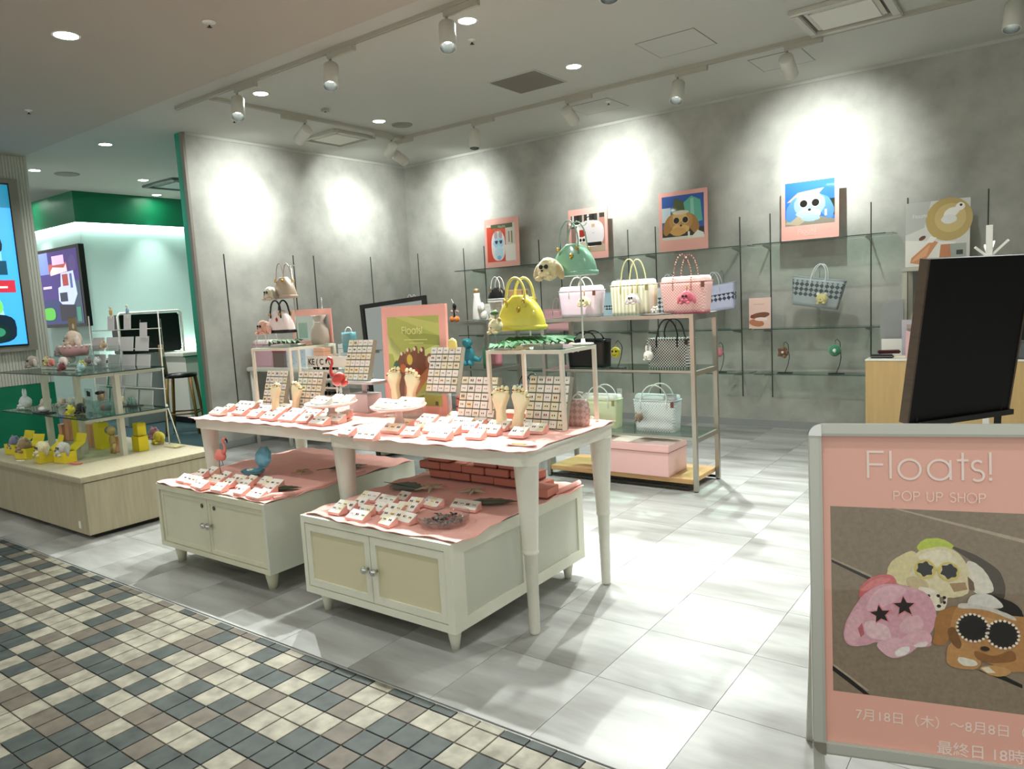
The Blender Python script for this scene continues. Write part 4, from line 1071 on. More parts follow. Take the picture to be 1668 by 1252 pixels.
mb = MB(); mb.loft([rrect_ring(.075 * a, .04 * b, z, 24, 3) for a, b, z in ((1, 1, 0), (1.05, 1.05, .05), (1, 1, .10), (.62, .6, .14), (.5, .45, .155), (.85, .8, .20))], m_fr); obj('pouch', mb, t)
mb = MB(); mb.tube([(.04 * math.cos(a), .022 * math.sin(a), .15) for a in [i * PI / 6 for i in range(12)]], .004, m_cord, 6, True); obj('ribbon', mb, t)
t = thing('teal_pouch', 'small clear teal pouch beside the frosted pouch', 'bag', (-4.02, 3.50, 1.20)); mb = MB(); mb.loft([rrect_ring(.055 * a, .03, z, 20, 4) for a, z in ((.9, 0), (1, .05), (1.05, .11), (1, .14))], mat('clear_teal', '6fb2bc', .2, trans=.3)); obj('pouch', mb, t)
mb = MB(); mb.tube(arc((0, 0, .14), .035, 0, 180, 8), .003, m_cord, 6); obj('handle', mb, t)
t = thing('pouch_block', 'clear block holding the teal pouch behind the left riser', 'display stand', (-4.02, 3.50, .90)); mb = MB(); mb.bbox(-.06, .06, -.04, .04, 0, .298, m_acryl, .003); obj('block', mb, t); mb = MB(); mb.box(-.062, .062, -.042, .042, -.03, 0, m_acryl); obj('foot', mb, t)
leaf('grey-green leaf sprig lying on the glass of the left riser', (-4.50, 3.12, LZ + .01), .30, .07, '56664d', .35, 7)
t = thing('flat_pink_sign', 'small pink-bordered sign card standing behind the white and black bag', 'sign', (-4.29, 3.40, LZ)); mb = MB(); mb.box(-.22, .22, -.003, .003, 0, .245, m_pinkcard); obj('card', mb, t)
A_ = Art(facing((0, -.0032, 0))); A_.rect(-.19, .02, .19, .20, 'c9d6d2'); A_.rect(.02, .03, .10, .19, 'eef3ef'); A_.rect(-.15, .04, -.05, .15, '8fb0a4'); A_.done(t)

# ---------------------------------------------------------------- side table goods
t = tote('pale pink tote with a white lining on the white side table', (-7.28, 5.12, .902), .36, .26, .18, mat('pale_pink_vinyl', 'e8bccb', .4), mat('pale_cord', 'd9cfc9', .4), 1.14, .20, .085, flap=mat('white_lining', 'f2efe9', .8), tagm=mat('dark_tag', '3a2a2c', .5))
t = thing('crimson_topped_box', 'brown box with a crimson top edge on the side table', 'box', (-6.95, 5.06, .902)); mb = MB(); mb.box(-.10, .10, -.05, .05, 0, .17, mat('brown_box', '80706a', .6)); obj('box_body', mb, t); mb = MB(); mb.box(-.105, .105, -.055, .055, .17, .195, mat('crimson_edge', 'b13a58', .5)); obj('lid', mb, t)
t = thing('paper_bag', 'pale blue dotted paper bag on the side table beside the brown box', 'bag', (-6.68, 5.1, .902)); mb = MB(); mb.box(-.17, .17, -.06, .06, 0, .22, mat('pale_blue_paper', 'd3e2ec', .7)); obj('bag_body', mb, t); mb = MB(); [mb.ball((random.uniform(-.15, .15), -.061, random.uniform(.02, .2)), (.008, .001, .012), mat('blue_dot', '93b3cf', .7), 1) for k in range(14)]; obj('dots', mb, t)
for i, (x, w, h, c) in enumerate(((-6.40, .16, .20, 'e9b193'), (-6.19, .14, .13, 'edbf9f'), (-6.02, .12, .24, 'dfe3e0'))):
    t = thing('carton', ('tall peach carton standing in the middle of the side table', 'short peach carton on the side table', 'tall white carton at the right end of the side table')[i], 'box', (x, 5.18, .902)); mb = MB(); mb.box(-w / 2, w / 2, -.05, .05, 0, h, mat('carton_' + c, c, .6)); obj('carton_body', mb, t); mb = MB(); mb.box(-w / 2 - .001, w / 2 + .001, -.051, .051, h * .80, h * .82, mat('carton_gap', 'a97f68', .6)); obj('lid_gap', mb, t)
t = thing('bag_rail', 'tall slim pole on the side table carrying nothing, behind the beige bag', 'display stand', (-6.55, 5.35, .902)); mb = MB(); mb.tube([(0, 0, 0), (0, 0, .75)], .006, m_steel, 8); obj('pole', mb, t); mb = MB(); mb.lathe([(.06, 0), (.06, .008), (.0001, .01)], m_steel, (0, 0, 0), 18); obj('base', mb, t)

# ---------------------------------------------------------------- goods on the two display tables
TZ = ZT - .006
m_card = mat('white_card', 'f1eee4', .6)
m_cardy = mat('cream_card', 'ece3c6', .6)
GEMS = [mat('gem_' + c, c, .25, coat=.5) for c in ('1c1c1e', '8c2f34', 'b9892e', '2f4f7c', '3f6f52', '77706a', 'b8748a', '55331f')]
m_boardback = mat('board_grey_green', '8f9181', .6)
_cm = {}
def card_mesh(k, col, w, h, th, two=True):
    key = (k, col, w, h)
    if key not in _cm:
        mb = MB(); mb.box(-w / 2, w / 2, -th, 0, -h / 2, h / 2, m_card if col == 0 else m_cardy); g = GEMS[k]
        sx = w * .14; s = .0032 + .0016 * (k % 3)
        for q in ((-1, 1) if two else (0,)):
            mb.ball((q * sx, -th - .002, .0), (s * .75, .0025, s * (1 + .5 * (k % 2))), g, 1)
        me = bpy.data.meshes.new('earring_card'); me.from_pydata(mb.v, [], mb.f)
        for m in mb.mats: me.materials.append(m)
        me.polygons.foreach_set('material_index', mb.m); me.polygons.foreach_set('use_smooth', mb.sm); me.update(); _cm[key] = me
    return _cm[key]
def board(label, x, y, z, w, h, tilt=17, stand=None, seed=0, rotz=0.0, gold=False):
    t = thing('earring_board', label, 'display board', (x, y, z), rotz); rnd = random.Random(seed)
    T_ = math.radians(tilt); R = Matrix.Rotation(-T_, 4, 'X')
    mb = MB(); mb.obox(R @ Vector((0, .004, h / 2)), (w, .006, h), R.to_3x3(), m_boardback); obj('back_panel', mb, t)
    mb = MB(); top = R @ Vector((0, .008, h * .85)); mb.bar(top, (0, top.y + .07, 0.003), .03, .004, m_boardback); mb.obox(R @ Vector((w / 2 - .001, .012, h / 2)), (.004, .03, h), R.to_3x3(), m_boardback); obj('easel_leg', mb, t)
    nx, ny = 5, 6; cw, ch = w / nx, h / ny
    for j in range(ny):
        mb = MB(); mb.obox(R @ Vector((0, -.004, ch * j + .003)), (w, .010, .003), R.to_3x3(), m_acryl); obj('ledge', mb, t)
        k0 = rnd.randrange(8)
        for i in range(nx):
            me = card_mesh(rnd.choice((k0, rnd.randrange(8))), rnd.choice((0, 0, 1)), cw * .88, ch * .84, .002)
            o = bpy.data.objects.new('earring_card', me); COL.objects.link(o); o.parent = t
            o.matrix_local = R @ Matrix.Translation((cw * (i + .5) - w / 2, -.002, ch * (j + .5) + .002))
    return t
board('tilted board of earring cards at the left end of the left table, behind foot forms', -4.27, 2.99, TZ, .235, .268, seed=1)
board('tilted board of earring cards inside the left riser frame, right of the foot forms', -3.90, 2.98, TZ, .25, .268, seed=2)
board('tilted board of earring cards behind the red flamingo, raised on a grey block', -3.51, 3.08, 1.055, .225, .262, seed=3)
board('tilted board of earring cards right of the green poster, raised above pink boxes', -2.78, 3.06, 1.005, .23, .262, seed=4)
board('tilted board of earring cards on the right table, left of the flat foot forms', -2.45, 2.94, TZ, .25, .262, seed=5)
board('tilted board of earring cards inside the right riser frame', -2.035, 2.985, TZ, .245, .268, seed=6)
# raised stands for the two middle boards
t = thing('board_plinth', 'grey plinth with a shelf under the raised board behind the flamingo', 'display stand', (-3.50, 3.11, TZ)); m_gp = mat('grey_plinth', 'b7b6b6', .5)
mb = MB(); mb.bbox(-.09, .09, -.03, .09, 0, .115, m_gp, .004); obj('plinth', mb, t); mb = MB(); mb.tube([(0, 0.03, .11), (0, 0.03, .185)], .016, m_gp, 12); obj('post', mb, t); mb = MB(); mb.bbox(-.15, .17, -.06, .10, .182, .198, m_gp, .003); obj('shelf', mb, t)
t = thing('board_plinth', 'clear stand with a shelf under the raised board beside the green poster', 'display stand', (-2.78, 3.10, TZ)); mb = MB(); mb.tube([(0, .03, .0), (0, .03, .135)], .012, m_gp, 12); obj('post', mb, t); mb = MB(); mb.bbox(-.15, .14, -.06, .10, .135, .148, m_acryl, .003); obj('shelf', mb, t)

# big poster on the table
def poster_card(label, loc, w, h, draw, tilt=0.0, th=.012, name='poster_panel', rotz=0.0, backm=None, col=None, cat='poster'):
    t = thing(name, label, cat, loc, rotz); R = Matrix.Rotation(-tilt, 4, 'X')
    mb = MB(); mb.obox(R @ Vector((0, th / 2, h / 2)), (w, th, h), R.to_3x3(), col or m_pinkcard); obj('board', mb, t)
    A_ = Art(R @ facing((-w / 2, -.0003, 0))); draw(A_, w, h); A_.done(t)
    mb = MB(); top = R @ Vector((0, th + .001, h * .7)); mb.bar(top, (0, top.y + h * .16, .004), w * .3, .004, backm or m_cardy); obj('strut', mb, t)
    return t
def bag_poster(A_, w, h):
    x0, x1, y0, y1 = w * .09, w * .90, h * .075, h * .90
    A_.rect(x0, y0, x1, y1, 'a5b054')
    A_.poly([(x0, y1), (x0 + .12 * w, y1), (x1, y1 * .80), (x1, y1 * .92), (x0 + .3 * w, y1)], 'b7c067')
    A_.poly([(x0, y1 * .82), (x0, y1 * .62), (x0 + .3 * w, y1 * .58), (x1, y1 * .72), (x1, y1 * .62), (x0 + .4 * w, y1 * .50), (x0 + .1 * w, y1 * .52)], 'c9d382')
    A_.poly([(x0 + .2 * w, y1 * .86), (x1, y1 * .80), (x1, y1 * .70), (x0 + .45 * w, y1 * .72)], '8c9a40')
    A_.poly([(x1, y1 * .55), (x1, y1 * .32), (x0 + .55 * w, y1 * .18), (x0 + .62 * w, y1 * .30)], '93a046')
    A_.poly([(x0 + .1 * w, y0), (x1 * .6, y0), (x1 * .8, y1 * .3), (x0 + .55 * w, y1 * .2)], '77823a')
    # foot with ringed toes
    A_.poly([(w * .14, h * .10), (w * .19, h * .44), (w * .28, h * .54), (w * .50, h * .58), (w * .70, h * .53), (w * .76, h * .46), (w * .70, h * .34), (w * .52, h * .20), (w * .40, h * .07), (w * .2, h * .075)], '6b3f26')
    A_.poly([(w * .30, h * .08), (w * .34, h * .30), (w * .60, h * .36), (w * .74, h * .45), (w * .70, h * .33), (w * .52, h * .18), (w * .42, h * .075)], 'a8714a')
    A_.poly([(w * .36, h * .12), (w * .44, h * .26), (w * .60, h * .32), (w * .48, h * .16)], 'c08c62')
    for i, (cx, cy, rx, ry, c) in enumerate(((.20, .42, .045, .075, '6a6a34'), (.30, .50, .045, .075, '7b4a2d'), (.40, .53, .045, .08, '8a5533'), (.51, .55, .045, .08, '74452a'), (.62, .54, .045, .08, '6b3f26'), (.73, .49, .055, .07, '8a5533'))):
        A_.ell(w * cx, h * cy, w * rx, h * ry, c, rot=-15)
    for cx, cy in ((.30, .555), (.40, .59), (.51, .60), (.62, .59)): A_.ell(w * cx, h * cy, w * .018, h * .018, 'e9dcc6')
    A_.ell(w * .74, h * .50, w * .03, h * .032, 'f0ecd8')
    A_.ell(w * .43, h * .50, w * .045, h * .05, 'd8c04a'); A_.ell(w * .32, h * .42, w * .05, h * .04, 'b9682f'); A_.ell(w * .52, h * .38, w * .05, h * .042, 'a8382c'); A_.ell(w * .21, h * .43, w * .04, h * .05, '3f6a58')
    A_.rect(w * .80, h * .085, w * .84, h * .12, '5d5f48')
    floats_word(A_, w * .33, h * .74, h * .065, 'e6e6a6', h * .007)
    A_.rect(w * .36, h * .68, w * .72, h * .69, 'c5cc80'); A_.rect(w * .44, h * .65, w * .66, h * .658, 'c5cc80')
poster_card('large pink poster panel of a foot wearing rings on green cloth', (-3.085, 3.17, TZ), .525, .65, bag_poster, .03, .02)

# pink gift boxes stacked at the back of the table and on the cabinet
m_gift = mat('shaded_salmon_gift_box', 'c77f6d', .55)  # pink boxes; the table's shade is mixed into this darker colour
def gift_box(x, y, z, w=.16, d=.105, h=.045, rz=0.0, label='closed salmon gift box in the brick-like stack on the woven cabinet', group='gift boxes stacked under the right table'):
    t = thing('gift_box', label, 'box', (x, y, z), rz, group)
    mb = MB(); mb.box(-w / 2 + .001, w / 2 - .001, -d / 2 + .001, d / 2 - .001, 0, h * .55, mat('gift_box_gap_shade', '7c3f36', .7)); obj('box_body', mb, t)  # dark body colour stands in for shade in the gaps between boxes
    mb = MB(); mb.bbox(-w / 2 - .0015, w / 2 + .0015, -d / 2 - .0015, d / 2 + .0015, h * .12, h, m_gift, .003); obj('lid', mb, t)
CZ = .512
rows = [(-2.80, -2.66, -2.495, -2.33, -2.17), (-2.88, -2.72, -2.555, -2.39, -2.22), (-2.81, -2.64, -2.47, -2.30)]
for j, xs in enumerate(rows):
    for i, x in enumerate(xs):
        if j == 2 and i == 1: continue
        gift_box(x, 3.08 + .003 * ((i * 7 + j) % 3), CZ + .0465 * j, rz=.01 * ((i + j) % 3 - 1), w=.155,
                 label='salmon gift box, %s in the %s under the table' % (('first from the left', 'second from the left', 'third from the left', 'fourth from the left', 'fifth from the left')[i if not (j == 2 and i > 1) else i - 1], ('bottom row', 'middle row', 'top row')[j]))
gift_box(-2.085, 2.975, CZ, .17, .12, .05, .08, 'single salmon gift box lying in front of the stack, at the right end', None)
for j in range(3):
    gift_box(-2.70 + .005 * j, 3.245 - .004 * j, TZ + .047 * j, .17, .11, .045, .0, ('lowest', 'middle', 'topmost')[j] + ' salmon gift box on the right table, behind the raised board', None)
gift_box(-2.30, 3.15, TZ, .22, .12, .05, .1, 'long salmon gift box behind the flat foot forms on the right table', None)
t = thing('acrylic_box', 'clear acrylic box standing at the back left of the woven cabinet', 'box', (-2.91, 3.17, CZ)); mb = MB(); mb.bbox(-.07, .07, -.045, .045, 0, .24, film('smoked_acrylic', 'cfd2c6', .04, 1.5, .15, 'b9bcae'), .004); obj('case', mb, t); mb = MB(); mb.box(-.003, .003, -.047, -.046, .10, .18, m_dark); obj('latch', mb, t)

# foot forms
def foot_form(label, loc, s, h, lean=0.0, rotz=0.0, group=None):
    """flat foot-shaped ring display standing on its heel; toes up; s = +1/-1 for big-toe side"""
    t = thing('foot_form', label, 'display form', loc, group=group, rot=(-.10, lean, rotz)); m = mat('cream_foot_form', 'f3ecc4', .5); th = .016
    out = [(.0, 0), (.013, .003), (.021, .016), (.023, .04), (.018, .075), (.021, .105), (.036, .135), (.045, .155), (.038, .170), (.0, .172), (-.034, .160), (-.042, .142), (-.030, .112), (-.019, .08), (-.021, .045), (-.021, .018), (-.012, .003)]
    k = h / .2; R = []
    for yy, sc in ((-th, .90), (-th * .6, 1), (th * .6, 1), (th, .90)): R.append([Vector((s * x * k * sc, yy * k, (.09 + (z - .09) * sc) * k)) for x, z in out])
    mb = MB(); mb.loft(R, m); obj('sole', mb, t)
    for q_, (x, z, r, l, an) in enumerate(((.037, .180, .0125, .020, .12), (.013, .186, .0085, .017, .03), (-.006, .182, .008, .016, -.08), (-.024, .174, .0075, .015, -.2), (-.040, .162, .007, .013, -.4))):
        mb = MB(); mb.ball((s * x * k, -.002, z * k), (r * k, .012 * k, l * k), m, 2, Matrix.Rotation(s * an, 3, 'Y')); o = obj('toe', mb, t)
        if q_ != 3:
            mb = MB(); mb.tube([(s * x * k + r * k * 1.05 * math.cos(a), .013 * k * math.sin(a), (z - .002) * k) for a in [i * PI / 5 for i in range(10)]], .0018, m_gold, 5, True); mb.ball((s * x * k, -.015 * k, (z - .002) * k), .005, GEMS[(q_ * 3 + int(h * 1000)) % 8], 1); obj('toe_ring', mb, o)
    return t
foot_form('cream foot form left of its pair in front of the big poster, toes up', (-3.12, 3.04, TZ + .075), 1, .22, -.12)
foot_form('cream foot form right of its pair in front of the big poster, toes up', (-2.99, 3.02, TZ + .060), -1, .23, .10)
t = thing('clear_block', 'clear acrylic block under the foot forms at the poster', 'display stand', (-3.05, 3.03, TZ)); mb = MB(); mb.bbox(-.13, .13, -.025, .025, 0, .058, m_acryl, .003); obj('block', mb, t); mb = MB(); mb.bbox(-.14, .14, -.03, .03, 0, .004, m_acryl, .001); obj('base_plate', mb, t)
foot_form('cream foot form beside the right board, left one of its pair', (-2.245, 2.91, TZ), 1, .22, -.05)
foot_form('cream foot form beside the right riser leg, right one of its pair', (-2.135, 2.89, TZ), -1, .225, .14)
foot_form('cream foot form in front of the leftmost earring board', (-4.08, 2.88, TZ), 1, .20, .0)
foot_form('cream foot form leaning behind the left riser leg', (-3.98, 2.96, TZ), -1, .20, .12)

# cake stands
m_cer = mat('white_ceramic', 'eeece6', .2, coat=.4)
def cake_stand(label, x, y, h, r, lean=0):
    t = thing('cake_stand', label, 'cake stand', (x, y, TZ + .004), rot=(lean, 0, 0)); mb = MB(); mb.lathe([(.052, 0), (.05, .006), (.03, .03), (.020, h * .55), (.018, h - .018), (.03, h - .008), (.0001, h - .008)], mat('ceramic_foot', 'bdb4ae', .3), (0, 0, 0), 28); obj('foot', mb, t)
    mb = MB(); mb.lathe([(.0001, h - .006), (r * .8, h - .008), (r * .97, h + .002), (r, h + .010), (r * .985, h + .012), (r * .9, h + .003), (.0001, h)], m_cer, (0, 0, 0), 36); obj('plate', mb, t)
    return t
cake_stand('white cake stand under the red flamingo, left of the poster', -3.42, 2.80, .095, .155)
cake_stand('white cake stand in front of the big poster, under the foot forms', -2.78, 2.72, .115, .150)

def flamingo(label, loc, hh, col, neck, rotz=0.0, flip=1, base=None):
    t = thing('flamingo_figure', label, 'figurine', loc, rotz); m = mat('flamingo_' + col, col, .35, coat=.4); k = hh / .24
    leg = mat('leg_' + neck, neck, .5)
    mb = MB(); mb.ball((0, 0, .125 * k), (.048 * k, .028 * k, .034 * k), m, 3, Matrix.Rotation(flip * .45, 3, 'Y')); mb.ball((-flip * .045 * k, 0, .105 * k), (.026 * k, .015 * k, .014 * k), m, 2, Matrix.Rotation(flip * .6, 3, 'Y')); obj('body', mb, t)
    mb = MB(); mb.tube([(flip * .03 * k, 0, .135 * k), (flip * .055 * k, 0, .155 * k), (flip * .055 * k, 0, .185 * k), (flip * .040 * k, 0, .205 * k), (flip * .042 * k, 0, .228 * k), (flip * .060 * k, 0, .234 * k)], .008 * k, m, 8, radii=[.013 * k, .010 * k, .007 * k, .0065 * k, .0075 * k, .010 * k]); mb.ball((flip * .064 * k, 0, .230 * k), .011 * k, m, 2); obj('neck', mb, t)
    mb = MB(); mb.tube([(flip * .070 * k, 0, .230 * k), (flip * .084 * k, 0, .222 * k), (flip * .088 * k, 0, .205 * k)], .006 * k, m_blackp, 7, radii=[.007 * k, .006 * k, .002 * k]); obj('beak', mb, t)
    for s in (-1, 1):
        mb = MB(); mb.tube([(s * .008 * k, s * .006 * k, .098 * k), (s * .012 * k, s * .006 * k, .055 * k), (s * .006 * k, s * .006 * k, 0)] if s < 0 else [(s * .008 * k, 0, .098 * k), (s * .018 * k, 0, .06 * k), (-.006 * k, 0, .052 * k)], .0022 * k, leg, 6); obj('leg', mb, t)
    if base: mb = MB(); mb.lathe([(.0001, .003), (.022 * k, .003), (.024 * k, 0)], base, (0, 0, 0), 16); obj('grass_base', mb, t)
    return t
flamingo('red flamingo figure standing on the left cake stand', (-3.335, 2.80, TZ + .107), .27, 'b23a30', 'e8e0da', flip=-1)
flamingo('salmon pink flamingo figure standing on the plain cream cabinet', (-4.20, 2.535, .512), .24, 'e5877c', '6b4a42', flip=1, base=mat('grass_green', '9dbb55', .8))

# acrylic rack of sunglasses
t = thing('acrylic_rack', 'clear shelf rack of small black accessories behind the red flamingo', 'display stand', (-4.08, 3.34, TZ)); 
for s in (-1, 1): mb = MB(); mb.box(s * .15 - .002, s * .15 + .002, -.05, .05, 0, .33, m_acryl); obj('side_panel', mb, t)
for k in range(5):
    mb = MB(); mb.box(-.15, .15, -.05, .05, .05 + .06 * k, .054 + .06 * k, m_acryl); sh = obj('rack_shelf', mb, t)
    mb = MB(); mb.box(-.15, .15, -.052, -.050, .048 + .06 * k, .060 + .06 * k, m_white); obj('price_rail', mb, sh)
    for q in range(3):
        mb = MB(); c = (-.10 + .10 * q, -.02, .066 + .06 * k)
        for s in (-1, 1): mb.lathe([(.016, -.002), (.016, .002), (.011, .002), (.011, -.002), (.016, -.002)], m_blackp, (c[0] + s * .019, c[1], c[2] + .006), 12, Matrix.Rotation(PI / 2, 3, 'X'))
        mb.bar((c[0] - .004, c[1], c[2] + .008), (c[0] + .004, c[1], c[2] + .008), .003, .003, m_blackp); obj('sunglasses', mb, sh)
t = thing('letter_strip', 'white strip lettered with black capitals clipped on the acrylic rack', 'sign', (-4.06, 3.275, 1.115)); mb = MB(); mb.box(-.16, .26, -.002, .002, 0, .075, m_white); obj('strip', mb, t)
text_obj('KE ( C   G', .06, m_blackp, t, facing((-.145, -.0026, .016)), .0004, .001, name='lettering')

# knitted pouch, plates
t = thing('quilted_pouch', 'small blush quilted pouch with clear knotted handle at the right end of the table', 'bag', (-1.915, 3.12, TZ)); mq = checker_mat('quilted_blush', 'c3a79e', 'a68a82', 45, .45, 'diamond')
mb = MB(); mb.loft([rrect_ring(.058 * a, .035 * b, z, 24, 3.5) for a, b, z in ((.9, .9, 0), (1.0, 1, .02), (1.05, 1, .08), (.95, .8, .12), (.8, .3, .135))], mq); obj('body', mb, t)
mb = MB(); mb.tube(arc((0, 0, .13), .03, 0, 180, 8) , .004, m_cord, 6); mb.tube([(0, -.01, .16), (.02, -.02, .175), (.04, -.01, .17)], .004, m_cord, 6); obj('handle', mb, t)
t = thing('oval_plate', 'oval pale plate with yellow paint at the front corner of the right table', 'plate', (-1.90, 2.60, TZ + .004)); mb = MB(); mb.lathe([(.0001, .002), (.055, .002), (.066, .008), (.067, .006), (.055, 0), (.0001, 0)], m_cer, (0, 0, 0), 28, sx=1.25, sy=.6); obj('plate', mb, t); mb = MB(); mb.lathe([(.0001, .0035), (.036, .003)], mat('yellow_glaze', 'e6c552', .3), (-.012, 0, 0), 20, sx=1.2, sy=.55); obj('yellow_glaze', mb, t)
t = thing('oval_plate', 'pale plate with yellow middle at the left corner of the left table', 'plate', (-4.42, 2.68, TZ + .004)); mb = MB(); mb.lathe([(.0001, .002), (.05, .002), (.06, .008), (.061, .006), (.05, 0), (.0001, 0)], m_cer, (0, 0, 0), 28, sx=1.2, sy=.7); obj('plate', mb, t); mb = MB(); mb.lathe([(.0001, .0035), (.03, .003)], MATS['yellow_glaze'], (0, 0, 0), 20); obj('yellow_glaze', mb, t)

# ---------------------------------------------------------------- earring card blocks
m_wedge = mat('pink_paper_wedge', 'eeb5a8', .6); m_wedgew = mat('white_paper_wedge', 'e9e4dc', .6)
_wm = {}
def block(x, y, z, n, rz, k, group, label, pink=True, s=1.0):
    t = thing('earring_stand', label, 'earring stand', (x, y, z), rz, group)
    W = .030 * n * s + .004; d = .042 * s; hb, hf = .030 * s, .008 * s
    key = (n, pink, s)
    if key not in _wm:
        mb = MB(); m = m_wedge if pink else m_wedgew
        mb.add([(-W / 2, -d / 2, 0), (W / 2, -d / 2, 0), (W / 2, d / 2, 0), (-W / 2, d / 2, 0), (-W / 2, -d / 2, hf), (W / 2, -d / 2, hf), (W / 2, d / 2, hb), (-W / 2, d / 2, hb)],
               [(3, 2, 1, 0), (4, 5, 6, 7), (0, 1, 5, 4), (1, 2, 6, 5), (2, 3, 7, 6), (3, 0, 4, 7)], m)
        o = obj('paper_wedge', mb, t); _wm[key] = o.data
    else:
        o = bpy.data.objects.new('paper_wedge', _wm[key]); COL.objects.link(o); o.parent = t
    ang = math.atan2(hb - hf, d)
    for i in range(n):
        me = card_mesh((k + i * 3) % 8, 1 if (k + i) % 4 == 0 else 0, .0295 * s, .047 * s, .0015)
        o = bpy.data.objects.new('earring_card', me); COL.objects.link(o); o.parent = t
        o.matrix_local = Matrix.Translation(((i - (n - 1) / 2) * .030 * s, 0, (hb + hf) / 2 + .0008)) @ Matrix.Rotation(-(PI / 2 - ang), 4, 'X')
rnd = random.Random(21)
ORD = ['first', 'second', 'third', 'fourth', 'fifth', 'sixth', 'seventh', 'eighth', 'ninth', 'tenth', 'eleventh', 'twelfth']
def blocks(pts, z, group, what, rows, pink=True, s=1.25):
    """rows = depth limits between front, middle and back bands; labels count from the left inside each band"""
    bands = {}
    for q in pts: bands.setdefault(sum(q[1] > r_ for r_ in rows), []).append(q)
    nm = {1: ['only'], 2: ['front', 'back'], 3: ['front', 'middle', 'back']}[len(rows) + 1]
    for k, qs in bands.items():
        qs.sort()
        for i, (x, y, n) in enumerate(qs):
            lab = '%s, %s from left, %s row' % (what, ORD[i], nm[k])
            block(x, y, z, n, rnd.uniform(-.12, .12), rnd.randrange(8), group, lab, pink, s)
GR = 'earring card stands on the right table'
pR = [(-2.908, 2.471, 0.870), (-2.711, 2.421, 0.870), (-2.733, 2.623, 0.870), (-2.564, 2.576, 0.870), (-2.648, 2.763, 0.870), (-2.508, 2.700, 0.870), (-2.766, 2.923, 0.870), (-2.594, 2.858, 0.870), (-2.402, 2.702, 0.870), (-2.494, 2.891, 0.870), (-2.650, 3.023, 0.870), (-2.358, 2.788, 0.870), (-2.195, 2.641, 0.870), (-2.208, 2.752, 0.870), (-2.243, 2.881, 0.870), (-2.409, 2.919, 0.870), (-2.023, 2.751, 0.870), (-2.016, 2.870, 0.870), (-2.091, 3.062, 0.870), (-2.141, 3.007, 0.870), (-2.198, 2.915, 0.870), (-2.795, 2.752, 0.870), (-2.369, 2.578, 0.870)]
blocks([(p_[0], p_[1], (2, 3, 3, 2)[i % 4]) for i, p_ in enumerate(pR)], TZ + .003, GR, 'earring cards on the right table', (2.68, 2.82), s=1.4)
GL = 'earring card stands on the left table'
pL = [(-4.434, 2.689, 0.870), (-4.526, 2.824, 0.870), (-4.257, 2.741, 0.870), (-4.463, 2.954, 0.870), (-4.048, 2.704, 0.870), (-4.170, 2.872, 0.870), (-3.843, 2.671, 0.870), (-3.966, 2.828, 0.870), (-3.672, 2.679, 0.870), (-3.798, 2.828, 0.870), (-3.524, 2.681, 0.870), (-3.642, 2.827, 0.870), (-3.353, 2.650, 0.870), (-3.541, 2.858, 0.870), (-3.331, 2.743, 0.870), (-3.442, 2.888, 0.870), (-3.793, 3.086, 0.870), (-4.560, 2.956, 0.870), (-4.436, 3.019, 0.870), (-3.836, 2.943, 0.870), (-4.081, 2.951, 0.870)]
blocks([(p_[0], p_[1], (3, 2, 3)[i % 3]) for i, p_ in enumerate(pL)], TZ + .003, GL, 'earring cards on the left table', (2.72, 2.86), s=1.45)
GC = 'earring card stands on the woven cabinet'
pC = [(-2.802, 2.279, 0.520), (-2.816, 2.342, 0.520), (-2.789, 2.414, 0.520), (-2.833, 2.518, 0.520), (-2.653, 2.327, 0.520), (-2.626, 2.252, 0.520), (-2.634, 2.394, 0.520), (-2.696, 2.507, 0.520), (-2.666, 2.596, 0.520), (-2.506, 2.455, 0.520), (-2.528, 2.538, 0.520), (-2.447, 2.576, 0.520), (-2.301, 2.610, 0.520), (-2.470, 2.328, 0.520), (-2.427, 2.255, 0.520), (-2.388, 2.326, 0.520), (-2.225, 2.611, 0.520), (-2.552, 2.410, 0.520)]
blocks([(p_[0], p_[1], (2, 3, 2, 3)[i % 4]) for i, p_ in enumerate(pC)], CZ - .001, GC, 'earring cards on the woven cabinet', (2.40, 2.52), s=1.3)
GD = 'earring card stands on the plain cream cabinet'
pD = [(-4.252, 2.310, 0.520), (-4.127, 2.301, 0.520), (-4.273, 2.435, 0.520), (-4.271, 2.506, 0.520), (-4.020, 2.380, 0.520), (-4.058, 2.461, 0.520), (-3.858, 2.358, 0.520), (-3.884, 2.440, 0.520), (-3.736, 2.383, 0.520), (-3.796, 2.464, 0.520), (-3.999, 2.265, 0.520), (-3.812, 2.274, 0.520), (-3.620, 2.290, 0.520), (-3.465, 2.278, 0.520), (-3.493, 2.376, 0.520), (-3.680, 2.484, 0.520), (-3.581, 2.467, 0.520)]
blocks([(p_[0], p_[1], (2, 3, 2)[i % 3]) for i, p_ in enumerate(pD)], CZ - .001, GD, 'earring cards on the plain cream cabinet', (2.38, 2.48), s=1.4)
GK = 'earring card stands on the left cake stand'
blocks([(-3.50, 2.77, 2), (-3.44, 2.86, 2), (-3.42, 2.74, 3), (-3.34, 2.86, 2)], TZ + .104, GK, 'earring cards on the left cake stand', (2.80,), False, 1.3)
blocks([(-2.86, 2.68, 2), (-2.78, 2.76, 2), (-2.77, 2.66, 3), (-2.69, 2.76, 2)], TZ + .123, 'earring card stands on the middle cake stand', 'earring cards on the cake stand by the poster', (2.72,), False, 1.3)

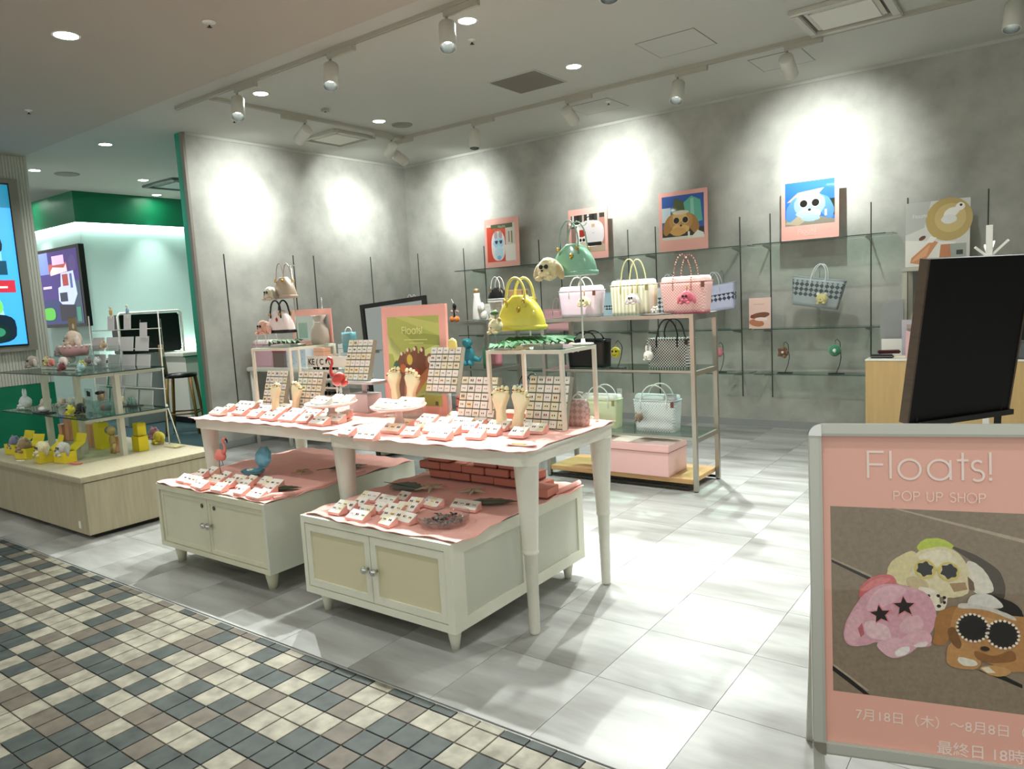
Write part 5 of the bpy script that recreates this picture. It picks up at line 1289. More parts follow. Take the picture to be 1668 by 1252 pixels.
# glass bowl of rings, leaves, starfish, shell
t = thing('glass_bowl', 'round shallow glass bowl of silver rings at the front corner of the woven cabinet', 'bowl', (-2.215, 2.40, CZ)); mb = MB(); mb.lathe([(.0001, 0), (.10, 0), (.118, .012), (.122, .045), (.118, .046), (.113, .014), (.098, .006), (.0001, .006)], film('bowl_glass', 'f3ecea', .02, 1.6, .08, 'efe6e2'), (0, 0, 0), 40); obj('bowl', mb, t)
mb = MB(); rr_ = random.Random(3)
for k in range(90):
    a = rr_.uniform(0, 2 * PI); q = .092 * math.sqrt(rr_.random()); mm = (m_steel, mat('polished_silver', 'e4e6e4', .12, metal=1), GEMS[5], m_dark)[k % 4]
    mb.lathe([(.0075, 0), (.0095, .001), (.0075, .003), (.0075, 0)], mm, (q * math.cos(a), q * math.sin(a), .010 + rr_.random() * .012), 8, Matrix.Rotation(rr_.uniform(-.9, .9), 3, 'X'))
o = tag(obj('silver_rings', mb, None, (-2.215, 2.40, CZ)), 'heap of small silver rings lying in the round glass bowl', 'rings'); o['kind'] = 'stuff'
def broad_leaf(label, loc, L, W, rotz):
    t = thing('monstera_leaf', label, 'leaf', loc, rotz); m = mat('monstera_green', '2c3d22', .4, noise=(14, .3, (1, 1, 1)))
    mb = MB(); mb.tube([(-L * .3, 0, .004), (L * .1, 0, .008), (L * .9, 0, .004)], .002, m, 6); obj('stem', mb, t)
    for s in (-1, 1):
        mb = MB(); pts = []
        for i in range(11):
            k = i / 10; pts.append((L * k, s * W * math.sin(PI * k ** .75) * (1 - .18 * (i % 2))))
        vs = [Vector((x, y, .004 + .10 * abs(y) * (1 - abs(y) / W * .6))) for x, y in pts] + [Vector((L * i / 10, 0, .006)) for i in range(11)]
        mb.add(vs, [((i, i + 1, 12 + i, 11 + i) if s > 0 else (i + 1, i, 11 + i, 12 + i)) for i in range(10)], m, True); obj('leaf_half', mb, t)
broad_leaf('dark broad leaf behind the earring cards on the woven cabinet, left one', (-2.95, 2.80, CZ + .004), .26, .085, -.1)
broad_leaf('dark broad leaf between starfish and bowl on the woven cabinet, right one', (-2.32, 2.70, CZ + .004), .26, .06, .45)
broad_leaf('green broad leaf at the right front of the plain cream cabinet', (-3.56, 2.42, CZ + .004), .20, .05, .5)
broad_leaf('dark broad leaf in the table shade on the plain cream cabinet', (-3.62, 2.90, CZ + .004), .24, .07, .9)
def starfish(label, loc, r, rotz=0.0, col='c9bda6'):
    t = thing('starfish', label, 'starfish', loc, rotz); m = mat('starfish_' + col, col, .8)
    mb = MB(); mb.ball((0, 0, .008), (r * .22, r * .22, .010), m, 2); obj('disc', mb, t)
    for k in range(5):
        a = 2 * PI * k / 5; mb = MB(); mb.tube([(0, 0, .008), (r * .5 * math.cos(a), r * .5 * math.sin(a), .009), (r * math.cos(a), r * math.sin(a), .004)], .01, m, 6, radii=[r * .15, r * .09, r * .02]); obj('arm', mb, t)
starfish('pale starfish left of the other, on the woven cabinet by the first dark leaf', (-2.68, 2.82, CZ + .004), .09, .3)
starfish('pale starfish in the shade in front of the gift box stack', (-2.42, 2.86, CZ + .004), .085, .1)
starfish('pale starfish in the shade on the plain cream cabinet', (-3.72, 2.78, CZ + .004), .07, .5, 'b9a07f')
# teal shell dish
t = thing('shell_dish', 'open teal clam-shell dish with a white flower on the plain cream cabinet', 'dish', (-3.97, 2.60, CZ + .003)); m_teal = mat('teal_glaze', '5d9fb3', .25, coat=.6)
def shell_half(M_, nm):
    R = []; 
    for j in range(6):
        k = j / 5; ring = []
        for i in range(28):
            a = 2 * PI * i / 28; rr = .078 * (1 + .06 * math.cos(a * 8)) * (.25 + .75 * math.sin(k * PI / 2)); ring.append(M_ @ Vector((rr * math.cos(a), rr * math.sin(a) * .85, -.028 * math.cos(k * PI / 2))))
        R.append(ring)
    mb = MB(); mb.loft(R, m_teal, True, False); R2 = [[M_ @ ((M_.inverted() @ v) * .93 + Vector((0, 0, .002))) for v in ring] for ring in R][::-1]; mb.loft(R2, m_teal, False, True); obj(nm, mb, t)
shell_half(Matrix.Translation((0, 0, .03)), 'lower_shell')
shell_half(Matrix.Translation((.045, .055, .105)) @ Matrix.Rotation(-1.9, 4, 'X') @ Matrix.Rotation(.2, 4, 'Z'), 'upper_shell')
mb = MB(); [mb.ball((-.01 + .014 * math.cos(k * 1.257), -.01 + .014 * math.sin(k * 1.257), .034), (.010, .010, .006), mat('white_petal', 'eceade', .8), 1) for k in range(5)]; obj('flower', mb, t)

# ---------------------------------------------------------------- posters on the top glass shelf
SH = 1.930
def toy_face(A_, cx, cy, r, col, dark, shade='17130f', ring=None, ears=True, tint=None):
    tint = tint or col
    if ears:
        A_.ell(cx - r * 1.05, cy - r * .25, r * .42, r * .85, dark, rot=-22, wob=.06); A_.ell(cx + r * 1.05, cy - r * .25, r * .42, r * .85, dark, rot=22, wob=.06)
    A_.ell(cx, cy, r, r * .88, col, n=28, wob=.04); A_.ell(cx - r * .1, cy + r * .35, r * .6, r * .4, tint, n=22, wob=.04)
    A_.ell(cx - r * .35, cy - r * .55, r * .42, r * .32, tint, rot=15, wob=.05); A_.ell(cx + r * .3, cy - r * .6, r * .42, r * .30, tint, rot=-10, wob=.05)
    for s in (-1, 1):
        if ring: A_.ell(cx + s * r * .38, cy + r * .08, r * .31, r * .31, ring)
        A_.ell(cx + s * r * .38, cy + r * .08, r * .24, r * .24, shade)
    A_.ell(cx, cy - r * .35, r * .10, r * .08, shade)
def d1(A_, w, h):
    x0, x1, y0, y1 = w * .07, w * .90, h * .12, h * .88
    A_.rect(x0, y0, x1, y1, 'dcd6c8'); A_.rect(x0, y0, w * .62, y1 * .95, 'd8452c'); A_.rect(w * .2, y1 * .90, x1 * .92, y1, '4f5a3a'); A_.ell(w * .3, y1 * .86, w * .08, w * .06, 'cf4a20'); A_.ell(w * .42, y1 * .83, w * .07, w * .05, 'd86a2c')
    A_.rect(w * .70, h * .50, w * .74, h * .72, 'a08a6c'); A_.rect(w * .78, h * .48, w * .82, h * .72, '8a785c'); A_.rect(w * .60, h * .13, x1, h * .45, 'f0e9e0')
    A_.ell(w * .40, h * .44, w * .20, h * .30, 'ece6ea', n=26, p=2.6); A_.ell(w * .34, h * .66, w * .055, h * .09, 'b9a3a6'); A_.ell(w * .47, h * .66, w * .055, h * .09, 'b9a3a6')
    A_.ell(w * .41, h * .50, w * .15, h * .11, 'a9d3ea', wob=.05); A_.ell(w * .42, h * .30, w * .12, h * .15, 'c3e0ef', wob=.05); A_.ell(w * .42, h * .20, w * .06, h * .045, '7db6dd')
    for s in (-1, 1): A_.star(w * (.415 + s * .065), h * .52, w * .055, '1d2238', rot=-90, inner=.7, n=3)
    floats_word(A_, w * .42, y1 * .915, h * .045, 'e8e6c0', h * .005)
def d2(A_, w, h):
    x0, x1, y0, y1 = w * .07, w * .93, h * .14, h * .88
    A_.rect(x0, y0, x1, y1, '8d6f66'); A_.rect(x0, y1 * .72, x1, y1, '3a3530')
    for k in range(6): A_.rect(w * (.1 + .13 * k), y1 * .80, w * (.15 + .13 * k), y1, ('d8d2cc', '1d1a18', 'b8a69c')[k % 3])
    A_.rect(x0, y0, x1, h * .30, 'b9a18c'); A_.rect(w * .80, y0 * 2, x1, y1 * .9, 'b98474')
    A_.ell(w * .55, h * .50, w * .36, h * .26, 'dcd4d6', n=28, p=2.8); A_.rect(w * .24, h * .26, w * .84, h * .33, '15120f')
    A_.stroke(carc(w * .55, h * .70, w * .15, 160, 20, 10), w * .02, '15120f'); A_.rect(w * .6, h * .62, w * .68, h * .68, 'c8a27c'); A_.stroke(carc(w * .64, h * .53, w * .03, 200, 340, 6), w * .008, '9a8f90')
    A_.ell(w * .34, h * .37, w * .15, h * .12, 'e6e2d8', wob=.05); A_.ell(w * .36, h * .26, w * .14, h * .09, 'cfc4b2', wob=.05); A_.ell(w * .33, h * .52, w * .12, h * .07, 'a02c24', p=2.5); A_.ell(w * .30, h * .39, w * .035, w * .035, '14120f'); A_.ell(w * .39, h * .39, w * .035, w * .035, '14120f')
def d3(A_, w, h):
    x0, x1, y0, y1 = w * .07, w * .93, h * .20, h * .93
    A_.rect(x0, y0, x1, y1, '2f55a0'); A_.rect(x0, y0, x1, h * .38, '2c2a22'); A_.rect(x0, h * .20, x1, h * .25, 'd9d5c8'); A_.rect(x0, h * .50, w * .25, h * .74, 'c9d6dc')
    A_.poly([(w * .22, h * .48), (w * .34, h * .90), (w * .55, h * .80), (w * .58, h * .62)], '4f5b3a'); A_.poly([(w * .60, h * .42), (w * .52, h * .80), (w * .68, h * .90), (w * .86, h * .82), (w * .90, h * .48)], '5fae98'); A_.poly([(w * .66, h * .5), (w * .66, h * .85), (w * .72, h * .86), (w * .74, h * .5)], '8fc9b4')
    toy_face(A_, w * .46, h * .50, w * .24, 'b98a4e', 'a5763e', ring='cbb28a', tint='d8b070'); A_.ell(w * .46, h * .645, w * .17, h * .035, 'd9d2bb'); A_.ell(w * .40, h * .33, w * .16, h * .07, 'cf9f5c', wob=.06); A_.rect(w * .60, h * .22, w * .64, h * .32, 'e9e4da')
    A_.poly([(w * .7, h * .25), (w * .8, h * .33), (w * .92, h * .28), (w * .92, h * .21), (w * .7, h * .21)], 'e5e3dc')
def d4(A_, w, h):
    x0, x1, y0, y1 = w * .07, w * .93, h * .24, h * .93
    A_.rect(x0, y0, x1, y1, '2f6fd0'); A_.poly([(x0, y0), (x0, h * .36), (w * .45, h * .42), (x1, h * .30), (x1, y0)], '8f8a7c'); A_.rect(w * .82, h * .36, x1, h * .62, '26301c'); A_.poly([(x0, h * .28), (w * .2, h * .40), (w * .5, h * .34), (w * .3, y0)], 'b9ab92'); A_.poly([(w * .10, h * .62), (w * .3, h * .76), (w * .75, h * .80), (w * .6, h * .66)], 'dba58e')
    toy_face(A_, w * .50, h * .56, w * .27, '9cc0dc', '5b93cf', ring='dfe2e0', tint='b9d3e4'); A_.ell(w * .36, h * .42, w * .10, h * .05, 'b4ccd8', wob=.06); A_.ell(w * .52, h * .34, w * .16, h * .05, 'a9c3cc', wob=.08); A_.rect(w * .76, h * .36, w * .80, h * .46, 'e2ded6')
    floats_word(A_, w * .30, h * .11, h * .07, 'f2d5cc', h * .007); A_.rect(w * .38, h * .075, w * .62, h * .082, 'f2d5cc')
for (lbl, x, w, h, fn) in (('pink-bordered poster of a blue toy bunny on red, leftmost on the top shelf', -5.73, .55, .625, d1),
                           ('pink-bordered poster of a white handbag with a toy wearing a red cap', -4.45, .53, .60, d2),
                           ('pink-bordered poster of a brown toy dog against blue sky and a green bag', -3.26, .56, .645, d3),
                           ('pink-bordered poster of a light blue toy dog in round sunglasses, rightmost', -1.945, .54, .61, d4)):
    poster_card(lbl, (x, 7.645, SH), w, h, fn, .02, .010)
def d5(A_, w, h):
    A_.rect(0, 0, w, h, 'cfcfc8'); A_.poly([(0, 0), (w * .5, 0), (w * .8, h * .35), (0, h * .42)], 'e4e2da'); A_.poly([(0, h), (w * .4, h), (w * .3, h * .6), (0, h * .5)], 'b4b6b0'); A_.rect(w * .62, h * .05, w * .95, h * .32, '9da39a'); A_.rect(w * .80, h * .15, w * .9, h * .22, '343a36')
    A_.ell(w * .68, h * .70, w * .36, h * .33, 'b79f62', n=30); A_.ell(w * .70, h * .72, w * .24, h * .22, 'c9b37a', n=26)
    A_.ell(w * .72, h * .80, w * .13, h * .07, 'ecebe6', rot=25, wob=.05); A_.ell(w * .68, h * .70, w * .12, h * .07, 'e2e2dd', wob=.05); A_.ell(w * .85, h * .88, w * .07, h * .06, 'efece6', wob=.04); A_.ell(w * .86, h * .90, w * .022, w * .022, '2a2521')
    A_.poly([(w * .08, h * .06), (w * .10, h * .14), (w * .42, h * .40), (w * .52, h * .36), (w * .36, h * .14), (w * .24, h * .03)], 'c98a5e'); A_.poly([(w * .10, h * .07), (w * .14, h * .13), (w * .40, h * .34), (w * .34, h * .16)], 'dba378'); A_.poly([(w * .54, h * .12), (w * .56, h * .32), (w * .70, h * .32), (w * .72, h * .12)], 'bf7d55'); A_.ell(w * .27, h * .44, w * .06, h * .03, '6a3a2a', rot=30); A_.poly([(w * .32, h * .36), (w * .40, h * .46), (w * .5, h * .43), (w * .44, h * .36)], 'e8e4dc')
    floats_word(A_, w * .12, h * .76, h * .05, 'e8e6de', h * .005)
def d6(A_, w, h):
    A_.rect(0, 0, w, h, 'e2c1b4'); A_.ell(w * .5, h * .42, w * .45, h * .10, '7a4a35', rot=8); A_.ell(w * .35, h * .18, w * .35, h * .12, 'b3704c', rot=-10); A_.ell(w * .55, h * .30, w * .30, h * .06, 'e9d8cf'); A_.ell(w * .15, h * .40, w * .08, h * .05, '8f2a22'); A_.rect(w * .2, h * .78, w * .7, h * .80, 'c99c8c')
poster_card('white-framed poster of a straw hat and two feet at the right end', (-.85, 7.60, 1.60), .50, .57, d5, .03, .02, col=m_white)
t = thing('wall_console', 'small grey-white console table against the wall under the straw hat poster', 'table', (-.72, 7.62, 0)); mb = MB(); mb.bbox(-.38, .55, -.20, .20, 1.56, 1.597, mat('console_greige', 'b3b1a3', .5), .003); obj('top', mb, t)
for x in (-.36, .53):
    for y in (-.17, .17): mb = MB(); mb.box(x - .02, x + .02, y - .02, y + .02, 0, 1.56, MATS['console_greige']); obj('leg', mb, t)
poster_card('small photo card of feet on pink, standing on the middle wall shelf', (-2.45, 7.66, 1.070), .225, .315, d6, .04, .006, name='photo_card', cat='card', col=m_white)

# ---------------------------------------------------------------- goods on the rack behind the poster
B0 = 1.332
t = thing('orange_charm', 'orange two-ball charm with a dark cord on the left rack top edge', 'bag charm', (-4.37, 5.06, B0)); mb = MB(); [mb.ball((s * .028, 0, .028), .028, fur('e0802e', 'e0802e'), 2) for s in (-1, 1)]; obj('balls', mb, t); mb = MB(); mb.tube([(0, 0, .04), (.0, 0, .08), (-.01, 0, .13)], .008, m_blackp, 6); obj('cord', mb, t)
t = thing('mouse_charm', 'small black and pink charm on a bent wire beside the orange charm', 'bag charm', (-4.44, 5.16, B0)); mb = MB(); mb.ball((-.01, 0, .14), (.02, .015, .035), m_blackp, 2); obj('body', mb, t); mb = MB(); [mb.ball((s * .03 - .01, 0, .095), (.022, .014, .016), fur('cf9d9c', 'cf9d9c'), 1) for s in (-1, 1)]; obj('lower_body', mb, t); mb = MB(); mb.tube([(-.01, .01, 0), (-.01, .01, .10), (-.02, 0, .17), (-.04, 0, .21)], .004, m_wire, 6); obj('wire', mb, t)
t = thing('bottle_display', 'white bottle-shaped figure with a gold cap and white ribbons on the left rack', 'figurine', (-4.21, 5.20, B0)); mb = MB(); mb.lathe([(.045, 0), (.05, .02), (.045, .10), (.035, .18), (.028, .22), (.028, .25)], m_cer, (0, 0, 0), 20); obj('bottle', mb, t); mb = MB(); mb.lathe([(.024, .25), (.026, .29), (.0001, .292)], mat('gold_cap', 'b79f74', .4, metal=.6), (0, 0, 0), 16); obj('cap', mb, t); mb = MB(); mb.ball((.07, -.03, .12), (.035, .03, .05), m_white, 2, jit=.2); mb.ball((.085, -.02, .05), (.03, .03, .05), m_white, 2, jit=.2); obj('ribbon', mb, t)
t = thing('bag_block', 'white block with slim legs holding the small black dome bag', 'display stand', (-4.03, 5.28, B0))
mb = MB(); mb.bbox(-.085, .085, -.05, .05, .16, .175, m_white, .003); obj('top', mb, t)
for sx in (-1, 1): mb = MB(); mb.box(sx * .07 - .005, sx * .07 + .005, -.04, .04, 0, .16, m_white); obj('leg', mb, t)
dome_bag('small glossy black dome handbag with clear handles on the white block', (-4.03, 5.28, B0 + .176), .20, .115, .10, m_blackp, m_cord, hh=.10, hw=.05, handle_r=.004, base=mat('clear_base', 'b9bab6', .3))
dome_bag('small white dome handbag peeking over the top of the big poster', (-5.02, 5.2, B0 + .0), .22, .185, .10, m_cer, m_cord, hh=.10, hw=.04, handle_r=.003, charm=mat('mauve_charm', 'a58296', .4))
plush('white bear plush beside the small white dome bag above the big poster', (-5.17, 5.12, B0 + .10), .13, 'e9e4dc', style='bear')
dome_bag('tiny clear bag with gold rings at the right above the big poster', (-4.66, 5.2, B0), .14, .13, .07, m_acryl, m_cord, hh=.05, hw=.03, handle_r=.003, charm=m_gold)
t = thing('kraft_box', 'tan kraft box standing behind the yellow dome bag on the left rack', 'box', (-3.99, 5.36, B0)); mb = MB(); mb.bbox(.06, .20, -.05, .05, 0, .26, mat('kraft', 'b08d5f', .7), .002); obj('box_body', mb, t)
mb = MB(); mb.box(.055, .205, -.052, .052, .25, .262, mat('kraft_lid', 'c4a06e', .7)); obj('lid', mb, t)
t = thing('white_carton', 'wide white carton beside the kraft box on the left rack', 'box', (-4.2, 5.38, B0)); mb = MB(); mb.bbox(-.02, .24, -.06, .06, 0, .15, m_white, .003); obj('box_body', mb, t); mb = MB(); mb.box(-.022, .242, -.062, .062, .12, .122, m_trackw); obj('lid_gap', mb, t)
SB = .917
t = thing('dinosaur_figure', 'teal dinosaur figure on the middle shelf of the left rack', 'figurine', (-4.30, 5.15, SB + .008)); m_dino = mat('teal_vinyl', '4aa5b8', .35); mb = MB(); mb.ball((0, 0, .10), (.055, .04, .09), m_dino, 2); mb.ball((.0, -.02, .215), (.05, .05, .042), m_dino, 2); obj('body', mb, t)
for s in (-1, 1): mb = MB(); mb.ball((s * .03, -.02, .03), (.025, .035, .032), m_dino, 2); obj('foot', mb, t)
mb = MB(); mb.tube([(.03, .02, .07), (.09, .03, .05), (.13, .02, .09)], .02, m_dino, 8, radii=[.03, .02, .004]); obj('tail', mb, t); mb = MB(); mb.ball((.04, -.05, .15), (.015, .02, .012), m_dino, 1); mb.ball((-.04, -.05, .15), (.015, .02, .012), m_dino, 1); obj('arms', mb, t)
t = thing('green_bottle', 'small green glass bottle on the middle shelf of the left rack', 'bottle', (-4.15, 5.22, SB)); mb = MB(); mb.lathe([(.035, 0), (.037, .02), (.037, .14), (.015, .19), (.014, .25), (.018, .255), (.0001, .256)], mat('green_glass', '5f9d7e', .2, trans=.3), (0, 0, 0), 18); obj('bottle', mb, t); mb = MB(); mb.lathe([(.016, .256), (.016, .275), (.0001, .276)], m_white, (0, 0, 0), 12); obj('cork', mb, t)
t = thing('pink_pouch', 'small rose pink pouch right of the green bottle on the left rack', 'bag', (-4.05, 5.24, SB)); mb = MB(); mb.loft([rrect_ring(.05 * a, .03, z, 20, 4) for a, z in ((.9, 0), (1, .04), (1, .13), (.9, .15))], mat('rose_vinyl', 'c9858e', .5)); obj('pouch', mb, t); mb = MB(); mb.tube(arc((0, 0, .15), .03, 0, 180, 8), .003, m_cord, 6); obj('handle', mb, t)
tote('grey woven tote with a white charm, on the wall side right of the left rack', (-3.73, 5.27, .52), .30, .22, .14, checker_mat('slate_weave', '7d8287', '4a4f54', 150, .5), m_blackp, 1.1, .10)
t = thing('floor_pedestal', 'pale pedestal between the two racks holding the grey woven tote', 'display stand', (-3.73, 5.27, 0)); mb = MB(); mb.bbox(-.17, .17, -.12, .12, 0, .515, mat('pedestal_grey', 'b5b6b2', .5), .004); obj('body', mb, t); mb = MB(); mb.box(-.165, .165, -.115, .115, .0, .03, m_dark); obj('plinth', mb, t)
# little yellow bag on the rim of the raised board
t = thing('mini_handbag', 'tiny pale yellow handbag charm on top of the raised earring board', 'bag charm', (-2.735, 3.135, TZ + .148)); mb = MB(); mb.box(-.004, .004, -.004, .004, 0, .245, m_acryl); obj('clip_post', mb, t)
mb = MB(); mb.loft([rrect_ring(.030 * a, .012, z, 16, 3) for a, z in ((1, .245), (1.05, .255), (.95, .285), (.6, .298))], mat('pale_yellow_vinyl', 'd9cf7a', .4)); obj('body', mb, t); mb = MB(); mb.tube(arc((0, 0, .29), .014, 0, 180, 8), .0025, m_cord, 6); obj('handle', mb, t)
# black-framed standing mirror
t = thing('floor_mirror', 'black-framed leaning mirror on the floor behind the big poster', 'mirror', (-4.32, 4.32, 0), 0.12, rot=(-.03, -.07, .1)); mb = MB()
mb.box(-.35, -.315, -.015, .015, .02, 1.56, m_blackp); mb.box(.315, .35, -.015, .015, .02, 1.56, m_blackp); mb.box(-.315, .315, -.015, .015, 1.525, 1.56, m_blackp); mb.box(-.315, .315, -.015, .015, .02, .055, m_blackp); obj('frame', mb, t)
mb = MB(); mb.box(-.316, .316, -.004, .004, .054, 1.526, mat('mirror_glass', '9fa5a3', .04, metal=1.0)); obj('mirror_pane', mb, t); mb = MB(); mb.bar((0, .02, 1.1), (0, .35, .03), .03, .02, m_blackp); obj('back_strut', mb, t)

# ---------------------------------------------------------------- counter goods, coat stand
CO = .817
t = thing('wallet', 'dark red wallet lying on the black one at the counter corner', 'wallet', (-1.17, 7.22, CO + .03), .2); mb = MB(); mb.bbox(-.09, .09, -.05, .05, 0, .028, mat('dark_red_leather', '4c1a16', .5), .008); obj('wallet_body', mb, t); mb = MB(); mb.box(-.088, .088, -.051, -.049, .012, .016, m_blackp); obj('zip', mb, t)
t = thing('wallet', 'black wallet lying at the front left corner of the counter', 'wallet', (-1.21, 7.12, CO), .1); mb = MB(); mb.bbox(-.09, .09, -.05, .05, 0, .028, mat('blue_black_leather', '24242c', .4), .008); obj('wallet_body', mb, t); mb = MB(); mb.box(-.088, .088, -.051, -.049, .012, .016, m_steel); obj('zip', mb, t)
t = thing('payment_tray', 'pale tray on the counter beside the dark red wallet', 'tray', (-1.03, 7.16, CO)); mb = MB(); mb.bbox(-.08, .08, -.06, .06, 0, .012, m_cardy, .003); obj('tray', mb, t); mb = MB(); mb.box(-.07, .07, -.05, .05, .012, .014, mat('tray_mat', 'd8d8cc', .8)); obj('mat', mb, t)
t = thing('notice_card', 'white notice card standing at the back of the counter', 'card', (-1.13, 7.34, CO)); mb = MB(); mb.box(-.12, .14, -.003, .003, 0, .15, m_white); obj('card', mb, t); mb = MB(); mb.box(-.05, .05, 0, .03, 0, .004, m_white); obj('foot', mb, t)
t = thing('pink_sign', 'tilted pink card on the counter partly hidden by the black board', 'sign', (-.90, 7.10, CO), rot=(-.2, 0, .1)); mb = MB(); mb.prism([(-.12, 0), (.16, 0), (.16, .15), (-.12, .24)], -.003, .003, mat('dusty_pink_card', 'cfa6a3', .6), facing()); obj('card', mb, t); mb = MB(); mb.bar((0, .01, .1), (0, .07, .0), .03, .004, m_white); obj('strut', mb, t)
t = thing('jewellery_stand', 'clear peg panel hung with small purple goods on the counter', 'display stand', (-.92, 7.30, CO)); mb = MB(); mb.box(-.16, .3, -.004, .004, 0, .32, mat('pale_lilac_sheet', 'b9b4bd', .4)); obj('panel', mb, t)
mb = MB(); [mb.box(-.12 + .10 * i, -.06 + .10 * i, -.02, -.004, .24 - .07 * j, .28 - .07 * j, mat('purple_goods' if (i + j) % 2 else 'beige_goods', '6d5560' if (i + j) % 2 else 'a8988c', .5)) for i in range(4) for j in range(3)]; obj('goods', mb, t)
t = thing('acrylic_divider', 'frosted rounded screen standing at the left end of the counter', 'screen', (-1.20, 7.385, CO)); mb = MB(); mb.prism([(-.07, 0), (.12, 0), (.12, .50), (-.02, .48), (-.06, .44), (-.07, .40)], -.003, .003, mat('frosted_divider', 'a6aaa8', .4, trans=.3), facing()); obj('panel', mb, t); mb = MB(); mb.box(-.05, .10, -.015, .012, 0, .006, m_acryl); obj('foot', mb, t)
t = thing('cash_register', 'small grey register box at the hidden right side of the counter', 'cash register', (-.1, 7.2, CO)); mb = MB(); mb.bbox(-.2, .2, -.18, .18, 0, .12, mat('register_grey', '55585a', .5), .01); obj('drawer', mb, t); mb = MB(); mb.bbox(-.13, .13, -.06, -.04, .14, .34, m_blackp, .005); mb.bar((0, -.03, .12), (0, -.05, .2), .04, .03, m_blackp); obj('display', mb, t)
t = thing('tablet_stand', 'black holder with a white card on the counter behind the black board', 'display stand', (-.66, 7.14, CO)); mb = MB(); mb.bar((0, .06, .0), (0, -.02, .50), .10, .02, m_blackp); obj('holder', mb, t); mb = MB(); mb.obox((0, -.03, .46), (.16, .006, .10), Matrix.Rotation(-.2, 3, 'X'), m_white); obj('card', mb, t)
t = thing('coat_stand', 'white coat stand with slanted branches behind the black board', 'coat stand', (-.33, 5.5, 0)); mb = MB(); mb.box(-.018, .018, -.018, .018, 0, 1.80, m_white); obj('pole', mb, t)
for a, b in (((0, 0, 1.60), (.10, -.02, 1.70)), ((0, 0, 1.60), (-.075, -.02, 1.67)), ((0, 0, 1.60), (-.03, .10, 1.68)), ((0, 0, 1.60), (.02, .11, 1.70))):
    mb = MB(); mb.bar(a, b, .012, .014, m_white); obj('branch', mb, t)
for a in range(4): mb = MB(); mb.bar((0, 0, .05), (.22 * math.cos(a * PI / 2 + .4), .22 * math.sin(a * PI / 2 + .4), .015), .03, .03, m_white); obj('foot', mb, t)
# black board seen from behind, on its easel
TLp, BLp = Vector((-.527, 4.261, 1.582)), Vector((-.610, 4.355, .737)); wd = Vector((math.cos(math.radians(56)), math.sin(math.radians(56)), 0)); up_ = (TLp - BLp).normalized(); nn_ = wd.cross(up_).normalized(); up_ = nn_.cross(wd)
Mb = Matrix((wd, up_, nn_)).transposed().to_4x4(); Mb.translation = BLp
t = thing('menu_board', 'big black board in a dark wooden frame, seen from behind, leaning forward', 'board', (0, 0, 0)); t.matrix_world = Matrix.Translation((BLp.x, BLp.y, 0)); Ml = Matrix.Translation((-BLp.x, -BLp.y, 0)) @ Mb; W_, H_ = .74, .85
m_walnut = mat('dark_walnut', '4b3d30', .45, noise=(6, .2, (1, 1, 6))); m_bb = mat('board_black', '070505', .55, spec=.25)
mb = MB(); mb.prism([(.0, 0), (W_, 0), (W_, H_), (0, H_)], -.045, 0, m_bb, Ml); obj('board', mb, t)
mb = MB()
for a, b, c, d in ((-.012, 0, -.012, H_ + .012), (W_, W_ + .012, -.012, H_ + .012)): mb.prism([(a, c), (b, c), (b, d), (a, d)], -.05, .004, m_walnut, Ml)
mb.prism([(0, H_), (W_, H_), (W_, H_ + .012), (0, H_ + .012)], -.05, .004, m_bb, Ml); mb.prism([(0, -.012), (W_, -.012), (W_, 0), (0, 0)], -.05, .004, m_bb, Ml); obj('frame', mb, t)
for x in (.06, W_ - .05):
    mb = MB(); a = Ml @ Vector((x, .02, -.02)); mb.bar(a, (a.x - .02, a.y + .01, 0.0), .035, .03, m_blackp); obj('easel_leg', mb, t)
mb = MB(); a = Ml @ Vector((W_ * .5, H_ * .7, -.05)); mb.bar(a, (a.x - .45, a.y + .30, 0), .03, .03, m_blackp); obj('easel_leg', mb, t)
mb = MB(); a = Ml @ Vector((.05, -.02, .0)); b = Ml @ Vector((W_ + .02, -.02, .0)); mb.bar(a, b, .05, .03, m_blackp); obj('easel_ledge', mb, t)

# ---------------------------------------------------------------- goods on the island
IZ = .452
m_ybox = mat('yellow_gift_card', 'd6c326', .55)
def yellow_box(label, loc, w, d, h, rotz=0.0, lid=True, toy=None, flap=.07):
    t = thing('yellow_box', label, 'box', loc, rotz); mb = MB(); th = .003
    mb.box(-w / 2, w / 2, -d / 2, -d / 2 + th, 0, h, m_ybox); mb.box(-w / 2, w / 2, d / 2 - th, d / 2, 0, h, m_ybox); mb.box(-w / 2, -w / 2 + th, -d / 2 + th, d / 2 - th, 0, h, m_ybox); mb.box(w / 2 - th, w / 2, -d / 2 + th, d / 2 - th, 0, h, m_ybox); mb.box(-w / 2 + th, w / 2 - th, -d / 2 + th, d / 2 - th, 0, th, m_ybox); obj('box_body', mb, t)
    if lid:
        mb = MB(); mb.add([(-w / 2, d / 2, h), (w / 2, d / 2, h), (w / 2 + .01, d / 2 + flap * .8, h + flap * .55), (-w / 2 + .01, d / 2 + flap * .8, h + flap * .55), (w / 2 + .012, d / 2 + flap, h + flap * 1.3), (-w / 2 + .012, d / 2 + flap, h + flap * 1.3)], [(0, 1, 2, 3), (3, 2, 4, 5)], m_ybox); obj('open_lid', mb, t)
    return t
def lumpy(label, loc, w, col, ear=None, style='dog', rz=0.0, sh='161412'): return plush(label, loc, w, col, ear, rz, sh, style=style)
yellow_box('open yellow box with a blue toy at the left of the island', (-7.009, 2.380, 0.452), .16, .10, .085, .1)
lumpy('small blue-grey plush toy sitting in the leftmost yellow box', tuple(Vector((-7.009, 2.380, 0.452)) + Vector((0, .0, .045))), .15, '6b7288', style='bear', sh=None)
